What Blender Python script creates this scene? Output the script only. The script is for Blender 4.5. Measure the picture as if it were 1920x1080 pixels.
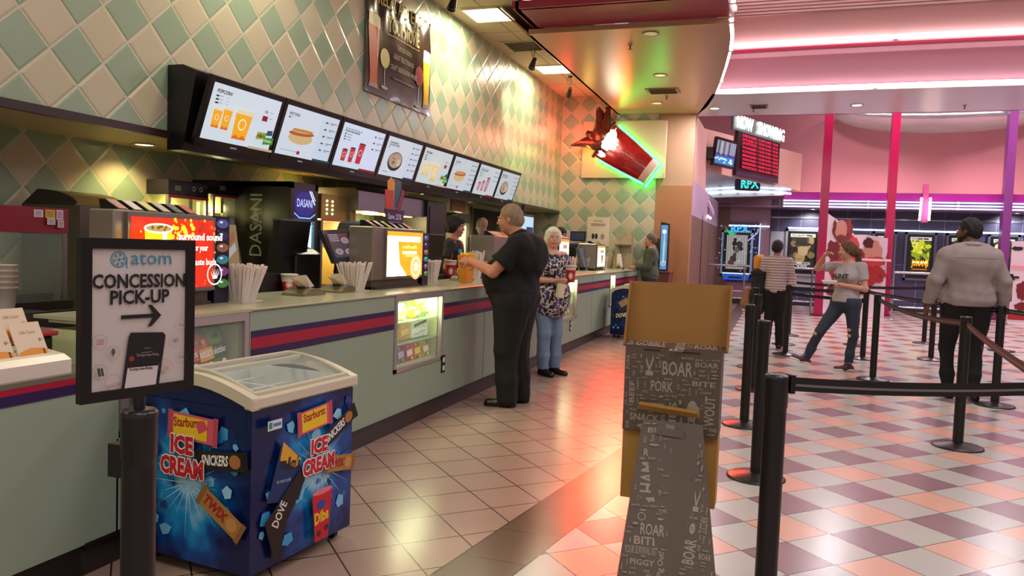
import bpy, math, random
import numpy as np
from mathutils import Vector, Matrix
random.seed(7)
C = bpy.context.scene.collection
for o in list(bpy.data.objects): bpy.data.objects.remove(o)
sc = bpy.context.scene
# ---------------------------------------------------------------- camera, world, exposure
FPX, PITCH, ROLL, CAMZ, YAW = 1440.0, .0553, .0367, 1.45, .3297
def _basis():
    cp, sp = math.cos(PITCH), math.sin(PITCH); c, s = math.cos(ROLL), math.sin(ROLL)
    r = np.array([1, 0, 0.]); up = np.array([0, sp, cp]); fw = np.array([0, cp, -sp])
    r2 = c*r+s*up; u2 = -s*r+c*up
    R = np.array([[math.cos(YAW), -math.sin(YAW), 0], [math.sin(YAW), math.cos(YAW), 0], [0, 0, 1]])
    return R@r2, R@u2, R@fw
_R, _U, _F = _basis()
cam = bpy.data.cameras.new('camera'); co = bpy.data.objects.new('camera', cam); C.objects.link(co)
cam.sensor_width = 36; cam.lens = FPX/1920*36; cam.clip_start = .05; cam.clip_end = 200
m = Matrix.Identity(4)
for i in range(3): m[i][0] = _R[i]; m[i][1] = _U[i]; m[i][2] = -_F[i]
m[2][3] = CAMZ
co.matrix_world = m; sc.camera = co
w = bpy.data.worlds.new('world'); sc.world = w; w.use_nodes = True
w.node_tree.nodes['Background'].inputs[0].default_value = (.92, .80, .78, 1)
w.node_tree.nodes['Background'].inputs[1].default_value = .45
sc.view_settings.view_transform = 'Standard'; sc.view_settings.look = 'None'
sc.view_settings.exposure = 0.0; sc.view_settings.gamma = 1; sc.view_settings.use_curve_mapping = False
def lamp(name, kind, loc, energy, color=(1, 1, 1), size=.3, rot=None, sizey=None, spot=None, blend=.5, target=None):
    l = bpy.data.lights.new(name, kind); l.energy = energy; l.color = color
    if kind == 'AREA':
        l.shape = 'RECTANGLE' if sizey else 'DISK'; l.size = size
        if sizey: l.size_y = sizey
    elif kind in ('POINT', 'SPOT'): l.shadow_soft_size = size
    if kind == 'SPOT': l.spot_size = spot; l.spot_blend = blend
    o = bpy.data.objects.new(name, l); C.objects.link(o); o.location = loc
    if target is not None: o.rotation_euler = (Vector(target)-Vector(loc)).to_track_quat('-Z', 'Y').to_euler()
    elif rot: o.rotation_euler = rot
    return o
# overhead room lighting: the lay-in fixtures and can lights of the two ceilings
WARM = (1, .92, .66); PINK = (1, .90, .90)
for y in (-2.5, .9, 5.3, 9.95, 13.2):
    lamp('troffer_light', 'AREA', (-3.88, y, 4.55), 46, WARM, .55, sizey=.55)
for x, y in ((-.2, 0), (2.6, 1.0), (5.2, 0), (1.0, 4.6), (4.6, 4.6), (2.4, 8.4), (6.0, 8.4)):
    lamp('lobby_can_light', 'AREA', (x, y, 5.22), 68 if y < 5 else 95, PINK, 1.8)
for x, y in ((-1.24, 15.1), (1.2, 15.1), (3.9, 15.1), (6.4, 15.1)):
    lamp('lobby_can_light', 'AREA', (x, y, 4.17), 70, (1, .88, .95), .3)
for x, y in ((1.5, 19.5), (4.5, 20.2), (7.5, 20.2)):
    lamp('atrium_light', 'AREA', (x, y, 6.9), 260, (1, .74, .80), 1.0)
# ---------------------------------------------------------------- rays (photo pixel -> a point on a real plane)
def _ray(px, py): return _F+_R*(px-960)/FPX+_U*(540-py)/FPX
_O = np.array([0, 0, CAMZ])
def PZ(px, py, z=0.): d = _ray(px, py); return _O+d*(z-CAMZ)/d[2]
def PX(px, py, X): d = _ray(px, py); return _O+d*X/d[0]
def PY(px, py, Y): d = _ray(px, py); return _O+d*Y/d[1]
# ---------------------------------------------------------------- materials
def lin(h):
    if not isinstance(h, str): return tuple(h)
    h = h.lstrip('#'); v = [int(h[i:i+2], 16)/255 for i in (0, 2, 4)]
    return tuple(x/12.92 if x <= .04045 else ((x+.055)/1.055)**2.4 for x in v)
_mats = {}
def M(col, rough=.5, metal=0., e=0., alpha=None, noise=0., nscale=8., bump=0., bscale=40., coat=0., name=None, stretch=None):
    key = (col, rough, metal, e, alpha, noise, nscale, bump, bscale, coat, stretch)
    if key in _mats: return _mats[key]
    m = bpy.data.materials.new(name or 'mat_'+str(col).strip('#')); m.use_nodes = True
    nt = m.node_tree; b = nt.nodes['Principled BSDF']; c = lin(col)
    b.inputs['Base Color'].default_value = (*c, 1); b.inputs['Roughness'].default_value = rough; b.inputs['Metallic'].default_value = metal
    b.inputs['Coat Weight'].default_value = coat
    if e:
        b.inputs['Emission Color'].default_value = (*c, 1); b.inputs['Emission Strength'].default_value = e
        b.inputs['Base Color'].default_value = (*[x*.25 for x in c], 1)
    if alpha is not None:
        b.inputs['Alpha'].default_value = alpha
    if noise or bump:
        tc = nt.nodes.new('ShaderNodeTexCoord'); mp = nt.nodes.new('ShaderNodeMapping'); nt.links.new(tc.outputs['Object'], mp.inputs[0])
        if stretch: mp.inputs['Scale'].default_value = stretch
    if noise:
        n = nt.nodes.new('ShaderNodeTexNoise'); n.inputs['Scale'].default_value = nscale; n.inputs['Detail'].default_value = 5
        nt.links.new(mp.outputs[0], n.inputs['Vector'])
        mx = nt.nodes.new('ShaderNodeMix'); mx.data_type = 'RGBA'
        mx.inputs[6].default_value = (*[x*(1-noise) for x in c], 1); mx.inputs[7].default_value = (*[min(1, x*(1+noise)) for x in c], 1)
        nt.links.new(n.outputs['Fac'], mx.inputs[0]); nt.links.new(mx.outputs[2], b.inputs['Base Color'])
        if e: nt.links.new(mx.outputs[2], b.inputs['Emission Color'])
    if bump:
        n2 = nt.nodes.new('ShaderNodeTexNoise'); n2.inputs['Scale'].default_value = bscale; n2.inputs['Detail'].default_value = 4
        nt.links.new(mp.outputs[0], n2.inputs['Vector'])
        bp = nt.nodes.new('ShaderNodeBump'); bp.inputs['Strength'].default_value = bump; bp.inputs['Distance'].default_value = .01
        nt.links.new(n2.outputs['Fac'], bp.inputs['Height']); nt.links.new(bp.outputs[0], b.inputs['Normal'])
    _mats[key] = m
    return m
def glass(col='#dfeeee', alpha=.12, rough=.02):
    m = M(col, rough, alpha=alpha); return m
class NB:      # tiny node-expression builder
    def __init__(s, m): s.nt = m.node_tree; s.b = s.nt.nodes['Principled BSDF']
    def m(s, op, a, b=None, c=None):
        n = s.nt.nodes.new('ShaderNodeMath'); n.operation = op
        for i, v in enumerate((a, b, c)):
            if v is None: continue
            if isinstance(v, (int, float)): n.inputs[i].default_value = v
            else: s.nt.links.new(v, n.inputs[i])
        return n.outputs[0]
    def mix(s, f, a, b):
        n = s.nt.nodes.new('ShaderNodeMix'); n.data_type = 'RGBA'
        s.nt.links.new(f, n.inputs[0]) if not isinstance(f, (int, float)) else setattr(n.inputs[0], 'default_value', f)
        for i, v in ((6, a), (7, b)):
            if isinstance(v, tuple): n.inputs[i].default_value = (*v, 1)
            else: s.nt.links.new(v, n.inputs[i])
        return n.outputs[2]
    def pos(s):
        g = s.nt.nodes.new('ShaderNodeNewGeometry'); x = s.nt.nodes.new('ShaderNodeSeparateXYZ'); s.nt.links.new(g.outputs['Position'], x.inputs[0])
        s.g = g; return x.outputs
    def noise(s, scale, detail=4, vec=None):
        n = s.nt.nodes.new('ShaderNodeTexNoise'); n.inputs['Scale'].default_value = scale; n.inputs['Detail'].default_value = detail
        s.nt.links.new(vec or s.g.outputs['Position'], n.inputs['Vector']); return n.outputs['Fac']
    def bump(s, h, strength=.3, dist=.004):
        n = s.nt.nodes.new('ShaderNodeBump'); n.inputs['Strength'].default_value = strength; n.inputs['Distance'].default_value = dist
        s.nt.links.new(h, n.inputs['Height']); s.nt.links.new(n.outputs[0], s.b.inputs['Normal'])
def newmat(name, rough=.4):
    m = bpy.data.materials.new(name); m.use_nodes = True; nb = NB(m); nb.b.inputs['Roughness'].default_value = rough; return m, nb
def diag(nb, a, b, o, t):
    """45 degree grid coordinates from two world axes"""
    k = math.sqrt(.5)/t
    a = nb.m('SUBTRACT', a, float(o[0])); b = nb.m('SUBTRACT', b, float(o[1]))
    u = nb.m('MULTIPLY', nb.m('ADD', a, b), k); v = nb.m('MULTIPLY', nb.m('SUBTRACT', b, a), k)
    return u, v
def grout(nb, u, v, wd):
    g = None
    for q in (u, v):
        f = nb.m('FRACT', q); d = nb.m('MINIMUM', f, nb.m('SUBTRACT', 1.0, f)); g = d if g is None else nb.m('MINIMUM', g, d)
    return nb.m('LESS_THAN', g, wd), g
def wall_tile(name, ax, o, t, ca, cb, cg, rough=.28, st=1.):
    m, nb = newmat(name, rough); p = nb.pos(); u, v = diag(nb, nb.m('DIVIDE', p[ax[0]], st), p[ax[1]], (o[0]/st, o[1]), t)
    fu, fv = nb.m('FLOOR', u), nb.m('FLOOR', v)
    par = nb.m('FLOORED_MODULO', nb.m('ADD', fu, fv), 2.0)
    col = nb.mix(par, lin(ca), lin(cb)); n = nb.noise(3.0)
    col = nb.mix(nb.m('MULTIPLY', n, .16), col, lin('#b3aa8c'))
    g, d = grout(nb, u, v, .022); col = nb.mix(g, col, lin(cg)); nb.nt.links.new(col, nb.b.inputs['Base Color'])
    h = nb.m('MINIMUM', nb.m('MULTIPLY', d, 14.0), 1.0); nb.bump(h, .6, .006)
    return m
# ---------------------------------------------------------------- mesh builder
class B:
    def __init__(s): s.v = []; s.f = []; s.mi = []; s.ms = []; s.sm = []; s.X = None
    def mat(s, m):
        if isinstance(m, str): m = M(m)
        if m not in s.ms: s.ms.append(m)
        return s.ms.index(m)
    def add(s, vs, fs, m, smooth=False):
        n = len(s.v)
        if s.X is not None: vs = [tuple(s.X@Vector(v)) for v in vs]
        s.v += [tuple(map(float, v)) for v in vs]; k = s.mat(m)
        for f in fs: s.f.append([i+n for i in f]); s.mi.append(k); s.sm.append(smooth)
        return s
    def box(s, x0, x1, y0, y1, z0, z1, m, bev=0.):
        if bev and min(abs(x1-x0), abs(y1-y0), abs(z1-z0)) > 2*bev:
            x0, x1 = sorted((x0, x1)); y0, y1 = sorted((y0, y1)); z0, z1 = sorted((z0, z1)); b = bev
            vs = []
            for z, i in ((z0, b), (z0+b, 0), (z1-b, 0), (z1, b)):
                for x, y in ((x0+b+i*0, y0), (x1-b, y0), (x1, y0+b), (x1, y1-b), (x1-b, y1), (x0+b, y1), (x0, y1-b), (x0, y0+b)):
                    cx = min(max(x, x0+i), x1-i); cy = min(max(y, y0+i), y1-i); vs.append((cx, cy, z))
            fs = [tuple(range(7, -1, -1)), tuple(range(24, 32))]
            for r in range(3):
                for k in range(8): fs.append((r*8+k, r*8+(k+1) % 8, (r+1)*8+(k+1) % 8, (r+1)*8+k))
            return s.add(vs, fs, m)
        vs = [(x, y, z) for z in (z0, z1) for x, y in ((x0, y0), (x1, y0), (x1, y1), (x0, y1))]
        return s.add(vs, [(3, 2, 1, 0), (4, 5, 6, 7), (0, 1, 5, 4), (1, 2, 6, 5), (2, 3, 7, 6), (3, 0, 4, 7)], m)
    def hull(s, vs, m):     # 8 corners: bottom 4 ccw, top 4 ccw
        return s.add(vs, [(3, 2, 1, 0), (4, 5, 6, 7), (0, 1, 5, 4), (1, 2, 6, 5), (2, 3, 7, 6), (3, 0, 4, 7)], m)
    def prism(s, pts, d, m, smooth=False):  # polygon (3d points) extruded by vector d
        n = len(pts); p = [Vector(q) for q in pts]; d = Vector(d); vs = p+[q+d for q in p]
        fs = [tuple(range(n-1, -1, -1)), tuple(range(n, 2*n))]
        s.add(vs, fs, m)
        return s.add(vs, [(i, (i+1) % n, n+(i+1) % n, n+i) for i in range(n)], m, smooth)
    def quad(s, a, b, c, d, m): return s.add([a, b, c, d], [(0, 1, 2, 3)], m)
    def rings(s, rings, m, smooth=True, cap=True):
        n = len(rings[0]); vs = [p for r in rings for p in r]; fs = []
        for k in range(len(rings)-1):
            for i in range(n): fs.append((k*n+i, k*n+(i+1) % n, (k+1)*n+(i+1) % n, (k+1)*n+i))
        s.add(vs, fs, m, smooth)
        if cap: s.add(list(rings[0]), [tuple(range(n-1, -1, -1))], m); s.add(list(rings[-1]), [tuple(range(n))], m)
        return s
    def cyl(s, p0, p1, r0, r1=None, m='#888888', n=20, cap=True, smooth=True):
        r1 = r0 if r1 is None else r1; p0 = Vector(p0); p1 = Vector(p1); d = (p1-p0).normalized()
        a = d.orthogonal().normalized(); b = d.cross(a)
        R = [[p+(a*math.cos(t)+b*math.sin(t))*r for t in [2*math.pi*i/n for i in range(n)]] for p, r in ((p0, r0), (p1, r1))]
        return s.rings(R, m, smooth, cap)
    def lathe(s, c, prof, m, n=24, cap=True):
        c = Vector(c); return s.rings([[c+Vector((r*math.cos(2*math.pi*i/n), r*math.sin(2*math.pi*i/n), z)) for i in range(n)] for r, z in prof], m, True, cap)
    def tube(s, pts, r, m, n=8, cap=True):
        P = [Vector(p) for p in pts]; R = []; a = None
        for i, p in enumerate(P):
            d = (P[min(i+1, len(P)-1)]-P[max(i-1, 0)]).normalized()
            a = d.orthogonal().normalized() if a is None else (a-d*a.dot(d)).normalized()
            b = d.cross(a); R.append([p+(a*math.cos(2*math.pi*k/n)+b*math.sin(2*math.pi*k/n))*r for k in range(n)])
        return s.rings(R, m, True, cap)
    def ball(s, c, r, m, n=12):
        if isinstance(r, (int, float)): r = (r, r, r)
        c = Vector(c); R = []
        for k in range(n//2+1):
            t = math.pi*k/(n//2); q = max(math.sin(t), 1e-3)
            R.append([c+Vector((r[0]*q*math.cos(2*math.pi*i/n), r[1]*q*math.sin(2*math.pi*i/n), -r[2]*math.cos(t))) for i in range(n)])
        return s.rings(R, m, True, False)
    def mesh(s, name):
        me = bpy.data.meshes.new(name); me.from_pydata(s.v, [], s.f)
        for q in s.ms: me.materials.append(q)
        me.polygons.foreach_set('material_index', s.mi); me.polygons.foreach_set('use_smooth', s.sm); me.update(); return me
    def build(s, name, parent=None, label=None, at=None):
        if parent is not None and parent.get('_w'):
            o_ = Vector(parent['_o']); s.v = [tuple(Vector(v)-o_) for v in s.v]
        o = bpy.data.objects.new(name, s.mesh(name)); C.objects.link(o)
        if parent is not None: o.parent = parent
        if label: o['label'] = label
        return o
def thing(name, label, cat, loc=(0, 0, 0), rz=0, group=None, world=True):
    o = bpy.data.objects.new(name, None); C.objects.link(o); o.empty_display_size = .05
    o.location = [float(q) for q in loc]; o.rotation_euler = (0, 0, rz); o['label'] = label; o['category'] = cat
    if group: o['group'] = group
    o['_w'] = bool(world and not rz); o['_o'] = [float(q) for q in loc]
    return o
def sub(parent):       # lets a part carry sub-parts built in world coordinates
    p = parent.parent; parent['_w'] = bool(p.get('_w')) if p else False; parent['_o'] = list(p['_o']) if p else [0, 0, 0]; return parent
def tag(o, label, cat, group=None):
    o['label'] = label; o['category'] = cat
    if group: o['group'] = group
    return o
def struct(o, label=None, cat=None):
    o['kind'] = 'structure'
    if label: o['label'] = label
    if cat: o['category'] = cat
    return o
def dup(o, loc=None, label=None, rz=None, group=None):
    def cp(a, par):
        c = a.copy(); C.objects.link(c)
        if par is not None: c.parent = par
        for ch in a.children: cp(ch, c)
        return c
    r = cp(o, None)
    if loc is not None: r.location = [float(q) for q in loc]
    if rz is not None: r.rotation_euler = (0, 0, rz)
    if label: r['label'] = label
    if group: r['group'] = group
    return r
# ---------------------------------------------------------------- flat printing: shapes and lettering on a plane
_tx = {}
def text_mesh(t, bold=0.):
    k = (t, bold)
    if k not in _tx:
        c = bpy.data.curves.new('t', 'FONT'); c.body = t; c.size = 1; c.resolution_u = 2; c.offset = bold; c.fill_mode = 'FRONT' if hasattr(c, 'fill_mode') else c.fill_mode
        o = bpy.data.objects.new('t', c); C.objects.link(o); dg = bpy.context.evaluated_depsgraph_get(); me = bpy.data.meshes.new_from_object(o.evaluated_get(dg))
        vs = np.array([v.co[:2] for v in me.vertices]) if len(me.vertices) else np.zeros((1, 2)); fs = [tuple(p.vertices) for p in me.polygons]
        bpy.data.objects.remove(o); bpy.data.curves.remove(c); bpy.data.meshes.remove(me)
        vs = vs-vs.min(0); _tx[k] = (vs, fs)
    return _tx[k]
class G(B):
    """u,v drawing on a plane: o origin (lower-left), U and V unit vectors, N outward normal"""
    def __init__(s, o, U, V, N=None, step=.0007):
        super().__init__(); s.o = Vector(o); s.U = Vector(U).normalized(); s.V = Vector(V).normalized(); s.N = Vector(N).normalized() if N is not None else s.U.cross(s.V).normalized(); s.k = 0; s.step = step
        s.fn = None
    def q(s, pts, fs, m, lift=None):
        s.k += 1; d = (s.k if lift is None else lift)*s.step
        s.add([s.o+s.U*float(a)+s.V*float(b)+s.N*d for a, b in pts], fs, m); return s
    def poly(s, pts, m): return s.q(pts, [tuple(range(len(pts)))], m)
    def rect(s, x0, y0, x1, y1, m): return s.poly([(x0, y0), (x1, y0), (x1, y1), (x0, y1)], m)
    def rrect(s, x, y, w, h, a, m):   # rotated rect about centre
        c, t = math.cos(a), math.sin(a); return s.poly([(x+c*i*w/2-t*j*h/2, y+t*i*w/2+c*j*h/2) for i, j in ((-1, -1), (1, -1), (1, 1), (-1, 1))], m)
    def disc(s, x, y, r, m, ry=None, n=24, a=0): ry = ry or r; c, t = math.cos(a), math.sin(a); return s.poly([(x+c*r*math.cos(2*math.pi*i/n)-t*ry*math.sin(2*math.pi*i/n), y+t*r*math.cos(2*math.pi*i/n)+c*ry*math.sin(2*math.pi*i/n)) for i in range(n)], m)
    def ring(s, x, y, r, w, m, n=28, ry=None):
        ry = ry or r; k = [(x+q*math.cos(2*math.pi*i/n), y+q*ry/r*math.sin(2*math.pi*i/n)) for q in (r-w, r) for i in range(n)]
        return s.q(k, [(i, (i+1) % n, n+(i+1) % n, n+i) for i in range(n)], m)
    def line(s, pts, w, m):
        s.k += 1; k = s.k
        for (a, b), (c, d) in zip(pts[:-1], pts[1:]):
            L = math.hypot(c-a, d-b) or 1e-6; nx, ny = -(d-b)/L*w/2, (c-a)/L*w/2
            s.q([(a+nx, b+ny), (a-nx, b-ny), (c-nx, d-ny), (c+nx, d+ny)], [(0, 1, 2, 3)], m, k); s.k = k
        return s
    def text(s, t, x, y, h, m, w=None, a=0., bold=0., anchor='l', shear=0.):
        vs, fs = text_mesh(t, bold); W, H = vs.max(0)
        if H < 1e-6: return s
        ref = text_mesh('H', 0)[0].max(0)[1]; kx = ky = h/ref
        if w: kx = w/W
        ox = {'l': 0, 'c': -W*kx/2, 'r': -W*kx}[anchor]; c, n = math.cos(a), math.sin(a)
        p = [(ox+q[0]*kx+shear*q[1]*ky, q[1]*ky) for q in vs]
        return s.q([(x+c*u-n*v, y+n*u+c*v) for u, v in p], fs, m)
# ================================================================ THE SETTING
XW, YF, ZC, ZS, XB = -4.4, 15.7, 4.59, 4.2, -5.25      # menu wall, end wall, ceiling, soffit, back wall
# floor: beige tile aisle, brown border band, three-colour checker in the lobby
fm, nb = newmat('floor_tile', .2); p = nb.pos()
GO = (0.33775, 3.86882); u, v = diag(nb, p[0], p[1], GO, .3033)
i, j = nb.m('FLOOR', u), nb.m('FLOOR', v)
par = nb.m('FLOORED_MODULO', nb.m('ADD', i, j), 2.0); jo = nb.m('FLOORED_MODULO', j, 2.0)
colr = nb.mix(jo, lin('#866a70'), lin('#d0a28e')); chk = nb.mix(par, lin('#aeb0aa'), colr)
g1, d1 = grout(nb, u, v, .010)
chk = nb.mix(g1, chk, lin('#3c2f2f'))
u2, v2 = diag(nb, p[0], p[1], (-1.84963, 3.91418), .3093)
n1 = nb.noise(1.7); cell = nb.noise(.9)
bei = nb.mix(n1, lin('#9a806e'), lin('#ab9284')); g2, d2 = grout(nb, u2, v2, .013); bei = nb.mix(g2, bei, lin('#3d2a20'))
# band edges: straight lines x = a + b*y
e1 = nb.m('SUBTRACT', p[0], nb.m('MINIMUM', nb.m('ADD', nb.m('MULTIPLY', p[1], .141), -1.779), -.98))
e2 = nb.m('SUBTRACT', p[0], nb.m('MINIMUM', nb.m('ADD', nb.m('MULTIPLY', p[1], .160), -1.526), -.72))
band = nb.mix(nb.noise(2.5), lin('#5c4c3c'), lin('#665646'))
gb = nb.m('LESS_THAN', nb.m('ABSOLUTE', nb.m('SUBTRACT', nb.m('FRACT', nb.m('MULTIPLY', p[1], 2.6)), .5)), .008)
band = nb.mix(gb, band, lin('#33261c'))
col = nb.mix(nb.m('GREATER_THAN', e1, 0.0), bei, band); col = nb.mix(nb.m('GREATER_THAN', e2, 0.0), col, chk)
ed = nb.m('MINIMUM', nb.m('ABSOLUTE', e1), nb.m('ABSOLUTE', e2)); col = nb.mix(nb.m('LESS_THAN', ed, .004), col, lin('#33261c'))
nb.nt.links.new(col, nb.b.inputs['Base Color'])
nb.b.inputs['Roughness'].default_value = .24
struct(B().box(-6.2, 9.5, -3, 26, -.1, 0, fm).build('floor'))
TG, TC, TJ = '#8ea68c', '#c0b89c', '#cbc6ac'
cw = PX(145, 105, XW)
wtile = wall_tile('wall_tile_left', (1, 2), (cw[1], cw[2]-.1935), .2737, TG, TC, TJ, st=1.06)
bt = wall_tile('wall_tile_back', (1, 2), (cw[1]+.1, cw[2]-.25), .2737, TG, TC, TJ)
cf = PY(1164.4, 402.2, YF); ftile = wall_tile('wall_tile_end', (0, 2), (cf[0], cf[2]-.19), .268, TG, TC, '#c9c0a4')
struct(B().box(XW-.15, XW, -3, YF, 2.22, ZC+.1, wtile).build('wall_left'))
struct(B().box(XB-.1, XB, -3, YF, 0, 2.2, bt).build('wall_back'))
cream = M('#b5a274', .55)
s = B().box(XB, XW-.0, -3, YF, 2.17, 2.22, M('#b3a77f', .5)); struct(s.build('ceiling_soffit'))
struct(B().box(XW-.02, XW+.03, -3, YF, 2.16, 2.215, M('#2b1712', .35)).build('trim_1'))
struct(B().box(XB-.1, -2.38, YF, YF+.15, 0, ZC+.1, ftile).build('wall_end'))
tan = M('#a8744e', .5, noise=.05, nscale=3)
tanhi = M('#b39272', .5)
s = B().box(-2.38, -1.66, YF, YF+.15, 0, 2.77, tan).box(-2.38, -1.66, YF+.03, YF+.18, 2.77, ZS+.1, tanhi)
s.box(-1.81, -1.66, YF+.15, 23.3, 0, 2.2, M('#6a4c40', .6)).box(-1.81, -1.66, YF+.15, 23.3, 2.2, 2.9, M('#a890ac', .5)).box(-1.81, -1.66, YF+.15, 18.6, 2.9, 4.2, M('#c9a196', .55)); struct(s.build('wall_tan_return'))
# lay-in ceiling over the counter
cm, nb = newmat('ceiling_panels', .8); p = nb.pos()
gx = nb.m('ABSOLUTE', nb.m('SUBTRACT', nb.m('FRACT', nb.m('ADD', nb.m('DIVIDE', p[0], .61), 7.34)), .5)); gy = nb.m('ABSOLUTE', nb.m('SUBTRACT', nb.m('FRACT', nb.m('ADD', nb.m('DIVIDE', p[1], 1.22), 5.12)), .5))
gg = nb.m('MAXIMUM', nb.m('GREATER_THAN', gx, .483), nb.m('GREATER_THAN', gy, .4915))
cc = nb.mix(nb.noise(40.0), lin('#c2b593'), lin('#cdbf9d')); nb.nt.links.new(nb.mix(gg, cc, lin('#8d7f60')), nb.b.inputs['Base Color']); nb.bump(nb.noise(60.0), .15, .003)
struct(B().box(XB-.1, -2.6, -3, YF, ZC, ZC+.08, cm).build('ceiling'))
# tan gloss soffit with a curved lobby edge
cur = [(-.68, 9.65), (-.70, 10.3), (-.76, 11.0), (-.87, 11.9), (-1.02, 13.0), (-1.19, 14.1), (-1.40, 15.1), (-1.66, 15.95)]
gt = M('#bd9670', .27, noise=.06, nscale=1.2, bump=.05, bscale=9, stretch=(5, .6, 1))
s = B()
low = [(-3.22, 9.65, ZS), *[(x, y, ZS) for x, y in cur], (-3.22, 15.95, ZS)]
s.prism(low, (0, 0, .03), gt)
s.hull([(-3.22, 9.65, ZS), (-3.18, 9.65, ZS), (-3.18, YF, ZS), (-3.22, YF, ZS), (-3.68, 9.65, ZC), (-3.64, 9.65, ZC), (-3.64, YF, ZC), (-3.68, YF, ZC)], gt)
s.box(-3.2, -.69, 9.635, 9.70, ZS-.002, ZS+.06, gt)
struct(s.build('ceiling_tan_soffit'))
pk = M('#d6a8a6', .45); pk2 = M('#d49fae', .45)
s = B()
for (a, b), (c, d) in zip(cur[:-1], cur[1:]): s.hull([(a, b, ZS+.03), (a+.03, b, ZS+.03), (c+.03, d, ZS+.03), (c, d, ZS+.03), (a, b, 5.6), (a+.03, b, 5.6), (c+.03, d, 5.6), (c, d, 5.6)], pk)
struct(s.build('wall_curved_fascia'))
# magenta bulkhead nearer the camera
mg = M('#96203c', .38); s = B()
s.box(-3.12, -.66, 8.84, 9.63, 4.27, 4.33, mg).box(-3.14, -3.06, 8.80, 9.63, 4.27, 4.36, mg)
s.box(-3.1, -.66, 8.80, 8.88, 4.27, 4.36, mg).box(-3.1, -.66, 8.90, 8.95, 4.36, 5.6, M('#d9a7b4', .5))
s.box(-3.1, -3.05, 8.9, 15.7, 4.33, 5.6, M('#c9b18c', .6))
struct(s.build('ceiling_magenta_bulkhead'))
# lobby coves: two stepped pink tiers bulging towards the room
def arc(y0, sag, x0=-1.3, x1=9.5, n=26):
    return [(x, y0+sag*((x-2.6)/4.0)**2) for x in [x0+(x1-x0)*k/(n-1) for k in range(n)]]
def strip(s, A, z0, z1, th, m, dy=0):
    for (a, b), (c, d) in zip(A[:-1], A[1:]):
        b += dy; d += dy; s.hull([(a, b, z0), (c, d, z0), (c, d+th, z0), (a, b+th, z0), (a, b, z1), (c, d, z1), (c, d+th, z1), (a, b+th, z1)], m)
AY, BY = arc(13.25, .12, -.95), arc(13.8, .12, -1.2)
s = B(); strip(s, BY, 4.24, 4.82, .06, pk2); strip(s, AY, 4.80, 5.36, .06, pk); strip(s, AY, 4.79, 4.83, .75, M('#d9a7b4', .5))
strip(s, AY, 4.755, 4.80, .10, mg, -.03); strip(s, BY, 4.24, 4.275, .08, mg, -.03)
struct(s.build('ceiling_pink_coves'))
s = B(); s.prism([(-1.70, 16.1, ZS), (-1.2, 13.86, ZS), *[(x, y+.05, ZS) for x, y in BY[1:]], (9.5, 16.1, ZS)], (0, 0, .04), M('#d2c8ce', .25, bump=.03, bscale=6, stretch=(6, .6, 1)))
s.box(-1.7, 9.5, 16.08, 16.14, ZS, 5.2, M('#9a5566', .6)); struct(s.build('ceiling_lobby'))
# ribbed metal ceiling over the lobby
rb = M('#d0aeaa', .3, metal=.3); s = B().box(-.9, 9.5, 9.0, 14, 5.40, 5.45, M('#5a4042', .6))
y = 9.2
while y < 13.4: s.box(-.9, 9.5, y, y+.11, 5.33, 5.40, rb); y += .17
struct(s.build('ceiling_ribbed'))
s = B().box(-3.1, -.66, -3, 8.9, 5.5, 5.6, M('#a08a7a', .7)).box(-1.0, 9.5, -3, 9.2, 5.42, 5.5, M('#b0989a', .6)); struct(s.build('ceiling_near_lobby'))
# atrium behind: pink wall, poster wall, canopy
pinkw = M('#b87882', .6, noise=.03, nscale=2)
struct(B().box(-4, 9.8, 24.4, 24.6, 3.0, 7.5, pinkw).box(-4, 9.8, 16.14, 24.6, 7.4, 7.5, M('#8a5060', .6)).build('wall_atrium'))
struct(B().box(9.5, 9.6, -3, 24.6, 0, 7.5, M('#8d6a78', .6)).build('wall_right'))
pwm, nb = newmat('poster_wall_panels', .38); p = nb.pos()
gx = nb.m('LESS_THAN', nb.m('FRACT', nb.m('DIVIDE', p[0], .62)), .02); gz = nb.m('LESS_THAN', nb.m('FRACT', nb.m('DIVIDE', p[2], 1.3)), .008)
nb.nt.links.new(nb.mix(nb.m('MAXIMUM', gx, gz), nb.mix(nb.noise(1.5), lin('#3c3858'), lin('#4a4466')), lin('#8f8fa6')), nb.b.inputs['Base Color'])
struct(B().box(-.22, 9.6, 24.0, 24.4, 0, 3.1, pwm).build('wall_posters'))
struct(B().box(-1.9, -.22, 23.3, 24.4, 0, 3.1, M('#8c6a78', .5)).build('wall_premium_entrance'))
struct(B().box(-1.9, 9.6, 23.2 if 0 else 23.94, 24.0, 0, .14, M('#1c1a22', .5)).box(-1.9, -.2, 23.24, 23.3, 0, .14, M('#1c1a22', .5)).build('baseboard_far'))
# canopy over the posters
s = B().box(0.12, 9.6, 22.8, 24.4, 2.78, 2.84, M('#5a4058', .5)).box(.12, 9.6, 22.78, 22.86, 3.02, 3.22, M('#9c1a86', .35)).box(.12, 9.6, 22.86, 22.9, 2.8, 3.02, M('#6c5c7c', .4))
struct(s.build('ceiling_canopy'))
s = B(); z0 = 2.84
s.box(-1.9, .12, 22.9, 24.4, z0-.05, z0, M('#75586a', .5)); s.add([tuple(PY(1298, 313, 22.4)), tuple(PY(1483, 352, 22.86)), tuple(PY(1483, 366, 22.86)), tuple(PY(1298, 372, 22.4))], [(0, 1, 2, 3), (3, 2, 1, 0)], M('#b6b8c8', .4))
struct(s.build('wall_premium_fascia'))
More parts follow.
